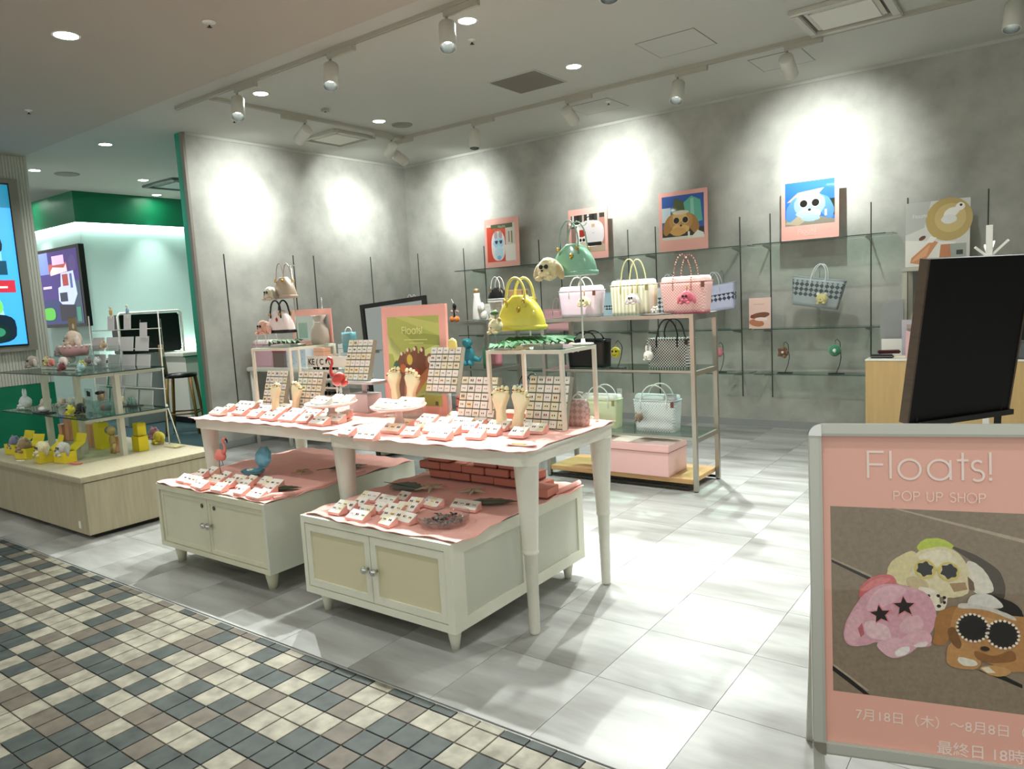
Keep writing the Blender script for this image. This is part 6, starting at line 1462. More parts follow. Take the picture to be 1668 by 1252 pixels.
yellow_box('open yellow box with a brown toy, second from the left on the island', (-6.66, 2.33, .452), .13, .10, .085, .3)
lumpy('brown plush puppy sitting in the second yellow box', tuple(Vector((-6.66, 2.325, .452)) + Vector((0, 0, .05))), .17, '8c7550', style='bear', sh=None)
yellow_box('open yellow box with a cream toy at the front of the island', (-6.30, 2.325, .452), .13, .10, .09, -.1, flap=.08)
lumpy('cream plush puppy with dark patch lying in the front yellow box', tuple(Vector((-6.30, 2.32, .452)) + Vector((0, 0, .05))), .17, 'ded3a6', 'c2b48a')
yellow_box('open yellow box with a white toy, nearest the front corner of the island', (-6.12, 2.40, .452), .14, .10, .085, .1, flap=.09)
lumpy('white and grey plush puppy in the yellow box nearest the corner', tuple(Vector((-6.12, 2.395, .452)) + Vector((0, 0, .05))), .16, 'c9c8c0', 'a5a299')
yellow_box('closed upright yellow box at the back of the island beside peach boxes', (-6.912, 2.856, 0.452), .10, .08, .24, 0, False)
yellow_box('upright yellow box stack behind the brown wooden charm on the island', (-6.428, 2.819, 0.452), .10, .08, .22, 0, False)
yellow_box('upright yellow box right of the white post on the island', (-5.979, 2.914, 0.452), .11, .08, .12, 0, False)
yellow_box('small yellow box on top of the box right of the post', tuple(Vector((-5.979, 2.914, 0.452)) + Vector((-.03, .02, .121))), .075, .07, .10, 0, False)
def peach(label, loc, w, d, h):
    t = thing('peach_box', label, 'box', loc); mb = MB(); mb.bbox(-w / 2, w / 2, -d / 2, d / 2, 0, h * .9, mat('peach_card', 'd39c7c', .6), .002); obj('box_body', mb, t); mb = MB(); mb.bbox(-w / 2 - .002, w / 2 + .002, -d / 2 - .002, d / 2 + .002, h * .86, h, MATS['peach_card'], .002); obj('lid', mb, t)
peach('tall peach box at the back of the island beside the yellow box', (-7.233, 2.915, 0.452), .09, .08, .26); peach('short peach box left of the tall peach box', (-7.307, 2.887, 0.452), .07, .07, .15); peach('peach box behind the leftmost yellow stack', (-6.615, 2.828, 0.452), .06, .06, .20); peach('peach box beside the wooden charm at the post', (-6.131, 2.804, 0.452), .07, .07, .13)
lumpy('bright yellow plush toy lying at the right end of the island', (-6.131, 3.150, 0.452), .155, 'dcc41c', 'c9ae18', sh=None)
lumpy('dusty pink plush toy behind the bright yellow one', (-6.470, 3.286, 0.452), .14, 'a76b72', 'b87b80', sh=None, style='bear')
t = thing('wooden_puppet', 'light wooden puppet-shaped charm at the front of the island', 'figurine', (-6.083, 2.747, 0.452)); m_pup = mat('puppet_wood', 'b09a5e', .5, noise=(9, .2, (1, 1, 1)))
mb = MB(); mb.ball((0, 0, .11), (.035, .025, .05), m_pup, 2); obj('body', mb, t); mb = MB(); mb.ball((-.005, 0, .185), (.04, .035, .04), m_pup, 2); mb.ball((-.03, -.01, .19), (.03, .03, .03), mat('grey_felt', '6d675c', .9), 2); obj('head', mb, t)
for s in (-1, 1): mb = MB(); mb.tube([(s * .018, 0, .08), (s * .022, -.005, .0)], .014, m_pup, 8, radii=[.016, .012]); obj('leg', mb, t)
t = thing('oval_tag', 'white oval price tag lying in front of the second yellow box', 'tag', (-6.585, 2.255, 0.452)); mb = MB(); mb.lathe([(.05, 0), (.05, .003), (.0001, .003)], m_white, (0, 0, 0), 20, sx=1, sy=.5); obj('tag', mb, t); mb = MB(); mb.lathe([(.03, .0032), (.0001, .0034)], m_cardy, (0, 0, 0), 14, sx=1, sy=.4); obj('print', mb, t)
t = thing('pink_comb', 'coral pink strip lying at the front corner of the island', 'comb', (-5.950, 2.402, 0.452), .2); mb = MB(); mb.bbox(-.06, .06, -.014, .014, 0, .010, mat('coral_plastic', 'd9836a', .4), .003); obj('bar', mb, t); mb = MB(); [mb.box(-.055 + .01 * i, -.051 + .01 * i, -.026, -.014, .002, .007, MATS['coral_plastic']) for i in range(12)]; obj('teeth', mb, t)
t = thing('paper_shreds', 'pale paper shreds scattered at the right end of the island', 'paper', (-5.839, 3.125, 0.452)); mb = MB(); rs = random.Random(4); [mb.bar((rs.uniform(-.10, .10), rs.uniform(-.06, .06), rs.uniform(.002, .012)), (rs.uniform(-.10, .10), rs.uniform(-.06, .06), rs.uniform(.002, .012)), .004, .001, mat('straw_paper', 'd9cf9c', .8)) for k in range(60)]; o = obj('shreds', mb, t); o['kind'] = 'stuff'
# lower tier
T1 = .780
lumpy('white plush rabbit lying at the far left of the lower glass tier', (-7.30, 2.60, .787), .17, 'dfe3e4', 'cfd8dc', 'bunny', sh=None)
lumpy('small white plush head behind the rabbit on the lower tier', (-7.36, 2.80, .787), .11, 'dfe6e8', 'e6e6e6', 'bear', sh=None)
for i, (px_, c) in enumerate((((-7.22, 2.72, .787), 'e0cfc0'), ((-7.12, 2.82, .787), 'e8dcd2'))):
    lumpy(('pinkish plush pup, left of a close pair on the lower tier', 'cream plush pup, right of a close pair on the lower tier')[i], px_, .12, c, 'd3a8a2', sh=None)
lumpy('white plush toy right of the close pair on the lower tier', (-6.98, 2.84, .787), .13, 'e4e2da', 'bdbab2', sh=None)
lumpy('tan plush toy behind the yellow and black toys on the lower tier', (-6.80, 2.84, .787), .14, 'b3a384', '8e7d60', sh=None)
lumpy('yellow plush bird at the front of the lower tier beside the black toy', (-6.319, 2.561, 0.787), .11, 'd8cd35', 'd8cd35', 'bear')
lumpy('black plush cat at the front of the lower tier beside the yellow bird', (-6.297, 2.630, 0.787), .13, '0e0c0c', '0e0c0c', 'dog', sh=None)
t = thing('felt_tray', 'dark tray with a white felt toy on the lower tier left front', 'tray', (-6.746, 2.529, 0.787)); mb = MB(); mb.bbox(-.12, .12, -.05, .05, 0, .006, m_dark, .002); obj('tray', mb, t); mb = MB(); mb.ball((-.03, 0, .03), (.05, .03, .022), m_white, 2, jit=.2); mb.ball((.04, 0, .022), (.03, .03, .016), fur('8a8d8c', '8a8d8c'), 2, jit=.2); obj('felt_toy', mb, t)
t = thing('clear_basket', 'round clear basket with a red pouch and dark cap on the lower tier', 'basket', (-6.093, 2.723, 0.787)); mb = MB(); mb.lathe([(.07, 0), (.09, .08), (.095, .10), (.09, .10), (.085, .08), (.066, .003), (.0001, .003)], film('clear_pvc', 'dfeeec', .05, 1.5, .12, 'cfe4e2'), (0, 0, 0), 24); obj('basket', mb, t); mb = MB(); mb.tube(arc((0, 0, .09), .09, 0, 180, 12, 'xz'), .005, m_acryl, 6); obj('handle', mb, t)
for lb, dx, dz, rx, c in (('red round pouch lying in the clear basket', -.02, .04, (.035, .03, .03), '9c2a22'), ('dark grey pouch lying in the clear basket', .035, .042, (.03, .03, .028), '5b6068')):
    q = (-6.093, 2.723, 0.787); mb = MB(); mb.ball((0, 0, 0), rx, fur(c, c), 2); tag(obj('pouch', mb, None, (q[0] + dx, q[1] + (.0 if dx < 0 else .01), q[2] + dz)), lb, 'pouch')
t = thing('doll_head', 'beige doll head with a black beret behind the clear basket', 'figurine', (-6.86, 3.04, .787)); mb = MB(); mb.ball((.012, 0, .06), (.035, .03, .04), mat('doll_skin', 'c9a987', .6), 2); mb.lathe([(.03, 0), (.02, .03), (.0001, .03)], MATS['doll_skin'], (0, 0, 0), 14); obj('head', mb, t); mb = MB(); mb.ball((-.008, 0, .095), (.048, .04, .02), m_blackp, 2); obj('beret', mb, t)
t = thing('glass_perfume', 'small tray with pale green glass bottles on the lower tier right side', 'bottles', (-6.30, 3.04, .787)); mb = MB(); mb.bbox(-.10, .10, -.05, .05, 0, .006, m_dark, .002); obj('tray', mb, t)
for k in range(3): mb = MB(); mb.lathe([(.018, .006), (.018, .05), (.007, .06), (.007, .075), (.0001, .076)], mat('pale_green_glass', 'a9cdbf', .1, trans=.6), (-.05 + .045 * k, 0, 0), 14); obj('bottle', mb, t)
t = thing('mini_tote', 'tiny cream and gold handbag charm hanging by the post on the lower tier', 'bag charm', (-6.55, 3.06, .787)); mb = MB(); mb.loft([rrect_ring(.045 * a, .02, z, 20, 4) for a, z in ((1, 0), (1.05, .03), (1, .07))], mat('cream_gold_vinyl', 'd6ca98', .3)); obj('body', mb, t); mb = MB(); mb.tube(arc((0, 0, .07), .022, 0, 180, 8) , .003, m_dark, 6); obj('handle', mb, t)
t = thing('price_plaque', 'clear standing price plaque on the lower tier by the middle post', 'sign', (-6.95, 2.98, .875)); mb = MB(); mb.box(-.07, .07, -.003, .003, -.088, .05, m_acryl); obj('plaque', mb, t); mb = MB(); mb.box(-.03, .04, -.004, -.003, -.02, .03, m_dark); mb.ball((.03, -.006, .03), (.016, .004, .008), m_white, 1); obj('print', mb, t)
# upper tier
T2 = 1.123
for lb, q, w, c, e, st, sh in (
  ('grey-brown plush toy at the left end of the upper glass tier', (-7.081, 2.616, 1.123), .15, 'a89a8e', 'c8bcae', 'dog', '161412'),
  ('cream plush toy with dark glasses beside the grey-brown one', (-7.259, 2.797, 1.123), .11, 'd8c98c', 'c9b874', 'bear', '161412'),
  ('coral pink plush toy in the middle of the upper tier', (-6.976, 2.725, 1.123), .10, 'cf7f72', 'd98d80', 'dog', None),
  ('pale pink plush toy lying right of the coral one on the upper tier', (-6.794, 2.744, 1.123), .12, 'e0cdc8', 'ead8d2', 'dog', None),
  ('white plush toy at the back right of the upper tier', (-7.163, 2.963, 1.123), .12, 'e9e1d6', 'e0d2bf', 'bunny', None),
  ('lime yellow plush bear at the front corner of the upper tier', (-6.439, 2.735, 1.123), .115, 'a9a820', 'b9b63a', 'bear', None)):
    lumpy(lb, tuple(Vector(q) + Vector((0, 0, .03 if 'lime' not in lb else .0))), w, c, e, st, sh=sh)
t = thing('clear_tray', 'clear tray under the row of plush toys on the upper tier', 'tray', (-6.85, 2.80, T2)); mb = MB(); mb.bbox(-.42, .42, -.06, .08, 0, .028, m_acryl, .003); obj('tray', mb, t); mb = MB(); mb.box(-.40, .40, -.062, -.060, .004, .02, m_white); obj('label_strip', mb, t)
t = thing('pink_basket', 'dusty pink scalloped basket with cream plush on the upper tier back', 'basket', (-7.16, 3.0, T2 + .10)); mb = MB(); mb.lathe([(.10, 0), (.12, .09), (.115, .09), (.095, .004), (.0001, .004)], mat('dusty_pink_basket', 'c99c9c', .6), (0, 0, 0), 22, sx=1.25); obj('basket', mb, t); 
for a in [i * PI / 8 for i in range(16)]: mb = MB(); mb.ball((.145 * math.cos(a), .115 * math.sin(a), .085), (.018, .012, .012), m_white, 1); obj('scallop', mb, t)
lumpy('big cream plush dog sitting in the scalloped pink basket', (-7.16, 3.0, T2 + .17), .23, 'e3cdb8', 'ecd9c9', sh='b9a79a')
lumpy('grey plush toy left of the scalloped basket with a dark beret', (-7.40, 2.98, T2 + .10), .15, 'a5958c', 'b9aaa0', 'dog', sh=None)
t = thing('clear_riser', 'low clear riser under the scalloped basket on the upper tier', 'display stand', (-7.25, 2.98, T2)); mb = MB(); mb.bbox(-.26, .26, -.10, .10, .092, .098, m_acryl, .001); obj('top', mb, t)
for x_ in (-.25, .25): mb = MB(); mb.box(x_ - .003, x_ + .003, -.10, .10, 0, .092, m_acryl); obj('side_panel', mb, t)
t = thing('photo_block', 'small clear photo block with a tan picture high on the upper tier', 'sign', (-7.34, 3.09, T2 + .30)); mb = MB(); mb.box(-.09, .09, -.008, .008, 0, .15, m_acryl); mb.box(-.008, .008, -.008, .008, -.30, 0, m_acryl); obj('block', mb, t); mb = MB(); mb.box(-.08, .08, -.0095, -.0085, .01, .14, mat('tan_photo', 'a8905e', .5)); mb.ball((.01, -.010, .06), (.03, .002, .03), m_cardy, 1); obj('picture', mb, t)
for lb, q, c in (('grey plush charm on the clear shelves right of the lime bear', (-6.88, 2.98, T2 + .02), '8f8482'), ('white plush charm on the clear shelves beside the card rack', (-6.66, 2.96, T2 + .02), 'd9dcd9'), ('beige plush charm highest on the clear shelves', (-6.74, 3.06, T2 + .152), 'c2a98c'), ('dark red pouch charm on the clear shelves', (-6.62, 2.66, T2), '7a3236'), ('pale blue charm at the foot of the clear shelves', (-6.28, 2.66, T2), 'a9cfd6')):
    lumpy(lb, q, .10, c, sh=None, style='bear')
t = thing('clear_shelves', 'stepped clear acrylic shelves of charms at the middle of the upper tier', 'display stand', (-6.76, 3.02, T2)); 
for k, z in enumerate((.018, .15)): mb = MB(); mb.box(-.20, .2, -.12 + .12 * k, .10, z - .004, z, m_acryl); obj('step', mb, t)
for x_ in (-.2, .2): mb = MB(); mb.box(x_ - .002, x_ + .002, -.0, .10, 0, .18, m_acryl); obj('side_panel', mb, t)
# postcard rack
t = thing('postcard_rack', 'white wire rack of white cards standing at the back of the island', 'rack', (-6.45, 3.17, IZ)); m_ww = m_wire
mb = MB(); x0, x1 = -.80, .45
for x in (x0, x1): mb.tube([(x + .03 * (x > 0), -.02, .006), (x, .0, .30), (x, .02, 1.12)], .006, m_ww, 6); mb.tube([(x + .10 * (x > 0), .035, .006), (x, .01, .34)], .006, m_ww, 6)
obj('frame', mb, t)
for z in (.30, .47, .64, .81, .98): mb = MB(); mb.tube([(x0, .0 + z * .03, z), (x1, .0 + z * .03, z)], .0045, m_ww, 6); obj('rail', mb, t)
for i in range(4):
    for j in range(4):
        z = .33 + .155 * j; x = x0 + .15 + .265 * i
        mb = MB(); mb.obox((x, -.01 + z * .03, z + .06), (.225, .004, .125), Matrix.Rotation(-.15, 3, 'X'), mat('white_postcard', 'dad7d8', .6)); c_ = obj('postcard', mb, t)
for (x, z) in ((-.36, .99), (-.06, 1.0), (.20, .92)):
    mb = MB(); mb.obox((x, .01, z + .05), (.12, .004, .13), Matrix.Rotation(-.1, 3, 'X'), mat('white_postcard', 'dad7d8', .6)); obj('postcard', mb, t)
for i, x in enumerate((-.36, -.06)):
    mb = MB(); mb.ball((0, 0, 0), (.02, .015, .035), (mat('amber_figure', 'c8a45c', .5), mat('blue_figure', '8fa8c0', .5))[i], 1); mb.ball((0, 0, .045), (.013, .012, .014), m_cardy, 1); mb.box(-.02, .02, -.012, .012, -.06, -.03, m_white)
    tag(obj('tiny_figure', mb, None, (-6.45 + x, 3.19, IZ + 1.14)), ('tiny amber and blue figure clipped on top of the card rack, left', 'tiny dark and gold figure clipped on top of the card rack, right')[i], 'figurine')

# ---------------------------------------------------------------- the green shop
t = thing('service_counter', 'long white counter with a green edge in the green shop', 'counter', (-10.2, 7.3, 0)); mb = MB(); mb.box(-.28, .28, -1.7, 2.6, .09, .97, m_white); obj('body', mb, t)
mb = MB(); mb.bbox(-.32, .32, -1.75, 2.65, .97, 1.02, m_white, .004); obj('top', mb, t); mb = MB(); mb.box(.28, .325, -1.74, 2.64, .955, .972, m_green); obj('edge_strip', mb, t); mb = MB(); mb.box(-.25, .26, -1.68, 2.58, 0, .09, m_blackp); obj('plinth', mb, t)
mb = MB(); mb.box(-11.95, -11.90, 5.6, 11.5, 1.02, 1.04, m_led); tag(obj('counter_light', mb), 'low white light strip along the pale wall above the counter', 'light')
t = thing('back_shelf', 'white ledge against the pale wall carrying the low light strip', 'shelf', (-11.7, 8.3, 0)); mb = MB(); mb.bbox(-.25, .25, -2.95, 3.3, .93, .97, m_white, .004); obj('ledge', mb, t); mb = MB(); mb.box(-.25, .2, -2.9, 3.2, .0, .93, m_green); obj('front', mb, t)
t = thing('display_case', 'black glass-fronted cabinet with a white tubular surround in the green shop', 'cabinet', (-10.6, 5.50, 0))
mb = MB(); mb.bbox(-.25, .0, -.44, .46, 1.03, 1.60, m_blackp, .02); obj('case', mb, t)
mb = MB(); mb.tube([(.02, -.46, .0), (.02, -.46, 1.58), (.02, -.43, 1.62), (.02, .44, 1.63), (.02, .47, 1.60), (.02, .47, .0)], .018, m_white, 8); obj('surround', mb, t)
for y in (-.14, .16): mb = MB(); mb.box(0, .004, y - .005, y + .005, 1.1, 1.52, m_trackw); obj('door_seam', mb, t)
mb = MB(); mb.bbox(-.25, .0, -.44, .46, 0, 1.02, mat('smoke_grey', '8f9694', .5), .01); obj('base', mb, t)
def stool(label, x, y, rz=0.0, s=1.0):
    t = thing('bar_stool', label, 'bar stool', (x, y, 0), rz); m = mat('stool_oak', '8a6a2f', .45, noise=(5, .2, (1, 1, 1)))
    for sx in (-1, 1):
        for sy in (-1, 1): mb = MB(); mb.tube([(sx * .20, sy * .20, 0), (sx * .14, sy * .14, .74)], .02, m, 8, radii=[.017, .024]); obj('leg', mb, t)
    mb = MB()
    for a, b in (((-.18, -.18), (.18, -.18)), ((.18, -.18), (.18, .18)), ((.18, .18), (-.18, .18)), ((-.18, .18), (-.18, -.18))): mb.tube([(a[0], a[1], .27), (b[0], b[1], .27)], .012, m, 6)
    obj('footrest', mb, t)
    mb = MB(); mb.lathe([(.0001, .74), (.19, .74), (.20, .76), (.19, .79), (.0001, .80)], m_blackp, (0, 0, 0), 24); obj('seat', mb, t)
    mb = MB(); mb.loft([[Vector((x_, .19 + .02 * k + y_, .76 + .42 * k)) for x_, y_ in ell(.12 - .03 * k, .014, 16, 4)] for k in (0, .3, .6, 1)], m); obj('backrest', mb, t)
    return t
stool('tall wooden bar stool with a solid back in the green shop', -9.22, 5.12, 2.4)
stool('second wooden bar stool half hidden by the green wall edge', -8.75, 5.75, 1.2)
# screens
def emis(col, k=2.0): return mat('screen_%s_%g' % (col, k), col, .3, emit=k)
class Screen(Art):
    def __init__(s, M, k): super().__init__(M); s.kk = k
    def poly(s, pts, col):
        m = emis(col, s.kk); s.k += 1; w = .0004 * s.k; n = len(pts)
        a = sum(pts[i][0] * pts[(i + 1) % n][1] - pts[(i + 1) % n][0] * pts[i][1] for i in range(n))
        if a < 0: pts = pts[::-1]
        s.mb.add([s.M @ Vector((x, y, w)) for x, y in pts], [tuple(range(n))], m); return s
t = thing('menu_screen', 'tall bright blue screen set in the ribbed wall at the left edge', 'screen', (-9.742, 3.1, 1.25)); MX = Matrix(((0, 0, 1, 0), (1, 0, 0, 0), (0, 1, 0, 0), (0, 0, 0, 1)))
mb = MB(); mb.box(0, .05, -.75, .56, -.02, 1.955, mat('niche_greige', '8a857a', .6)); obj('surround', mb, t); mb = MB(); mb.box(.05, .062, -.70, .465, .04, 1.90, m_blackp); obj('bezel', mb, t)
S_ = Screen(Matrix.Translation((.0625, 0, 0)) @ MX, .85); S_.rect(-.69, .06, .45, 1.88, '3d9bf0'); S_.rect(-.69, 1.62, .45, 1.88, '0f6f8f'); S_.rect(-.69, .9, .30, 1.6, '7cc0f6'); S_.poly([(-.69, .35), (-.69, .78), (.1, .80), (.22, .62), (.26, .36)], '9ad0ff')
S_.ell(.02, 1.20, .30, .13, '08121a', p=3); S_.rect(-.6, .86, .34, 1.02, '0c3f55'); S_.rect(-.69, .66, .40, .80, 'b02838'); S_.ell(-.05, .50, .30, .13, '6fd85a', p=2.6); S_.ell(.0, .25, .36, .17, '0b1d2b', p=3.5); S_.ell(.18, .20, .11, .10, '0a2622'); S_.ell(.18, .21, .06, .05, '2f7a5a')
S_.stroke([(.10, .89), (.18, .99)], .018, 'ffffff'); S_.stroke([(.18, .89), (.10, .99)], .018, 'ffffff'); S_.stroke(carc(.14, .73, .035, 0, 360, 16, .05), .016, 'ffffff'); S_.rect(.22, .71, .32, .73, 'ffffff'); S_.done(t, 'picture')
t = thing('wall_television', 'black-framed screen with a purple picture on the pale wall', 'television', (-12.6, 5.285, 1.47)); mb = MB(); mb.box(-.76, .76, -.10, -.02, 0, 1.24, m_blackp); obj('bezel', mb, t)
S_ = Screen(facing((0, -.101, 0)), .7); S_.rect(-.72, .05, .68, 1.19, '36206e'); S_.rect(-.72, .05, .1, .45, '1c2a5e'); S_.rect(-.72, .85, -.35, 1.19, '6a7cc8'); S_.rect(-.35, .84, .30, 1.0, 'a34640'); S_.rect(-.20, .98, .22, 1.12, 'e0b4dc'); S_.ell(.50, .97, .14, .13, '42306e'); S_.poly([(-.30, .88), (-.2, .95), (.2, .92), (.28, .98), (.3, .86), (-.3, .82)], 'e6c8d4'); S_.rect(.30, .05, .68, .7, '2c4456')
S_.poly([(-.10, .42), (-.08, .62), (.02, .64), (.06, .84), (.50, .86), (.56, .50), (.40, .34), (.0, .36)], 'b9c6ea'); S_.rect(.10, .64, .30, .82, '9a3434'); S_.rect(.36, .60, .44, .82, '4a5a8c'); S_.rect(-.04, .40, .22, .54, '20243c'); S_.poly([(-.10, .10), (-.10, .36), (.45, .34), (.42, .10)], '120b24'); S_.ell(-.50, .22, .22, .10, '4fae3c', p=3); S_.rect(-.62, .62, -.30, .66, 'c9b8ea'); S_.rect(.48, .08, .62, .30, '3a7a6a'); S_.done(t, 'picture')

# ---------------------------------------------------------------- sign stand at the right
O = Vector((-.487, 1.907, .262)); U_ = Vector((.953, .302, 0)).normalized(); V_ = (Vector((-.524, 2.003, 1.131)) - O); V_ = (V_ - U_ * V_.dot(U_)).normalized(); N_ = U_.cross(V_)
Ms = Matrix((U_, V_, N_)).transposed().to_4x4()
t = thing('sign_stand', 'silver-framed pink poster stand at the right edge, picturing three toy dogs in sunglasses', 'sign', (O.x, O.y, 0)); Mo = Matrix.Translation((0, 0, O.z)) @ Ms
FW, FH = .66, .875; m_alu = mat('satin_aluminium', 'c3c5bc', .35, metal=.35)
def face_box(u0, u1, v0, v1, w0, w1, m, mb): return mb.prism([(u0, v0), (u1, v0), (u1, v1), (u0, v1)], w0, w1, m, Mo)
def rail(pts_u0, u1, v0, v1, nm='frame_rail'):
    mb = MB(); face_box(pts_u0, u1, v0, v1, -.022, .0, m_alu, mb)
    if (u1 - pts_u0) > (v1 - v0): face_box(pts_u0, u1, v0 + .006, v1 - .002, 0, .004, m_alu, mb)
    else: face_box(pts_u0 + .002, u1 - .006, v0, v1, 0, .004, m_alu, mb)
    obj(nm, mb, t)
q = .032
rail(0, q, q, FH - q); rail(FW - q, FW, q, FH - q); rail(q, FW - q, 0, q); rail(q, FW - q, FH - q, FH)
for (cu, cv, su, sv) in ((0, 0, 1, 1), (FW, 0, -1, 1), (0, FH, 1, -1), (FW, FH, -1, -1)):
    mb = MB(); pts = [(cu + su * (q - q * math.cos(a)), cv + sv * (q - q * math.sin(a))) for a in [i * PI / 12 for i in range(7)]] + [(cu + su * q, cv + sv * q)]
    pts = [(cu + su * (q * .98 - q * .98 * math.cos(a)), cv + sv * (q * .98 - q * .98 * math.sin(a))) for a in [i * PI / 2 / 6 for i in range(7)]] + [(cu + su * q, cv + sv * q)]
    if su * sv < 0: pts = pts[::-1]
    mb.prism(pts, -.026, .007, mat('chrome', 'd8dad8', 0.12, metal=1.0), Mo); obj('corner_cap', mb, t)
mb = MB(); face_box(q * .6, FW - q * .6, q * .6, FH - q * .6, -.016, -.012, mat('sign_salmon', 'ecb1a0', .5, coat=.6), mb); obj('poster_sheet', mb, t)
Aq = Art(Mo @ Matrix.Translation((0, 0, -.0118)))
PX0, PX1, PY0, PY1 = 0.0519, .62, 0.1664, 0.6563
def smooth_outline(P, k=4, jit=0.0):
    out = []; n = len(P)
    for i in range(n):
        a, b, c, d = P[i - 1], P[i], P[(i + 1) % n], P[(i + 2) % n]
        for j in range(k):
            t_ = j / k; q_ = [.5 * (2 * b[m_] + (c[m_] - a[m_]) * t_ + (2 * a[m_] - 5 * b[m_] + 4 * c[m_] - d[m_]) * t_ ** 2 + (3 * b[m_] - a[m_] - 3 * c[m_] + d[m_]) * t_ ** 3) for m_ in (0, 1)]
            out.append((q_[0] + random.uniform(-jit, jit), q_[1] + random.uniform(-jit, jit)))
    return out
class Furry(Art):
    raw = False
    def star(s, *a, **k):
        s.raw = True; r_ = super().star(*a, **k); s.raw = False; return r_
    def poly(s, pts, col):
        if len(pts) >= 5 and not s.raw and s.k > 6: pts = smooth_outline(pts, 5, .0006)
        s.k += 1; w = .00004 * s.k; n = len(pts); m = mat('plushprint_' + col, col, .5, coat=.5, noise=(90, .16, (1, 1, 1)))
        a = sum(pts[i][0] * pts[(i + 1) % n][1] - pts[(i + 1) % n][0] * pts[i][1] for i in range(n))
        if a < 0: pts = pts[::-1]
        s.mb.add([s.M @ Vector((x, y, w)) for x, y in pts], [tuple(range(n))], m); return s
G = Furry(Mo @ Matrix.Translation((0, 0, -.0118)))
def sp(*pts): return [tuple(p_) for p_ in pts]
G.poly([(0.0519, 0.6563), (0.4870, 0.6536), (.62, 0.6536), (.62, 0.1580), (0.4806, 0.1580), (0.0522, 0.1664)], '8c7c68')
G.poly([(0.1945, 0.6571), (0.2058, 0.6575), (.62, .56), (.62, .548)], 'b5a48e')
G.poly([(0.0514, 0.5168), (0.0542, 0.5073), (0.1474, 0.4637), (0.1532, 0.4705)], '17120d'); G.poly([(0.0514, 0.5201), (0.0513, 0.5152), (0.1532, 0.4705), (0.1476, 0.4797)], 'ab9a84')
G.poly([(0.0517, 0.2362), (0.0515, 0.2199), (0.1257, 0.1657), (0.1402, 0.1659)], '17120d'); G.poly([(0.0518, 0.2394), (0.0517, 0.2329), (0.1317, 0.1761), (0.1404, 0.1755)], 'b5a48e')
G.poly([(0.3800, 0.2598), (0.4455, 0.2368), (0.4814, 0.2229), (0.4815, 0.2320), (0.4456, 0.2489)], '17120d')
G.poly([(0.3331, 0.5637), (0.3839, 0.5467), (0.4334, 0.5117), (0.4485, 0.4673), (0.4376, 0.4286), (0.4089, 0.4415), (0.3966, 0.5093)], '4a4134')
G.poly([(0.2562, 0.5546), (0.2606, 0.5689), (0.2760, 0.5807), (0.3035, 0.5837), (0.3238, 0.5771), (0.3372, 0.5639), (0.3167, 0.5504), (0.2755, 0.5448)], 'bccb4a')
G.poly([(0.1850, 0.4871), (0.1939, 0.5146), (0.2196, 0.5367), (0.2506, 0.5464), (0.2610, 0.5001), (0.2466, 0.4599), (0.2073, 0.4618), (0.1876, 0.4698)], 'dccf9c')
G.poly([(0.3703, 0.5305), (0.3967, 0.5169), (0.4161, 0.4877), (0.4236, 0.4624), (0.4117, 0.4524), (0.3852, 0.4503), (0.3696, 0.4767), (0.3620, 0.5069)], 'e2dccb')
G.poly([(0.2444, 0.5069), (0.2533, 0.5419), (0.2757, 0.5557), (0.3169, 0.5628), (0.3464, 0.5490), (0.3649, 0.5225), (0.3737, 0.4847), (0.3666, 0.4489), (0.3368, 0.4357), (0.2947, 0.4371), (0.2493, 0.4554), (0.2357, 0.4796)], 'dfd3aa')
G.poly([(0.2616, 0.5393), (0.3031, 0.5542), (0.3329, 0.5451), (0.3434, 0.5211), (0.3025, 0.5107), (0.2682, 0.5162)], 'e8dfc2')
G.poly([(0.2300, 0.4760), (0.2469, 0.4835), (0.2772, 0.4700), (0.2769, 0.4450), (0.2520, 0.4462), (0.2326, 0.4605)], 'c9b48a'); G.poly([(0.3265, 0.4705), (0.3616, 0.4762), (0.3667, 0.4581), (0.3370, 0.4497)], 'a5845a'); G.poly([(0.3671, 0.4919), (0.3803, 0.4775), (0.3827, 0.4562), (0.3694, 0.4583)], '6b4f38')
G.poly([(0.2577, 0.4561), (0.2989, 0.4498), (0.3067, 0.4178), (0.3220, 0.4392), (0.3147, 0.4045), (0.2873, 0.4022), (0.2684, 0.4287)], 'ece2cc')
G.ell(0.2795, 0.4359, .004, .004, '2a1f18'); G.ell(0.3015, 0.4376, .004, .004, '2a1f18'); G.ell(0.3151, 0.4340, .004, .004, '2a1f18'); G.ell(0.3025, 0.4113, .005, .004, '2a1f18'); G.ell(0.3149, 0.4216, .0035, .004, '2a1f18')
G.stroke(carc(0.2722, 0.5040, .022, 0, 360, 24), .004, 'd8c45a'); G.stroke(carc(0.3255, 0.5014, .022, 0, 360, 24), .004, 'd8c45a'); G.stroke([(0.2929, 0.5069), (0.3065, 0.5047)], .004, 'd8c45a')
G.star(0.2722, 0.5040, .0215, '1c1a16', rot=80, inner=.72, n=6); G.star(0.3269, 0.5015, .0215, '1c1a16', rot=80, inner=.72, n=6)
G.poly([(0.1178, 0.4231), (0.1240, 0.4508), (0.1475, 0.4733), (0.1764, 0.4833), (0.1991, 0.4801), (0.2072, 0.4570), (0.1759, 0.4499), (0.1397, 0.4312), (0.1265, 0.4190)], 'd06a6c')
G.poly([(0.1238, 0.4396), (0.1474, 0.4637), (0.1734, 0.4752), (0.1933, 0.4718), (0.1760, 0.4595), (0.1398, 0.4408)], 'dd8080')
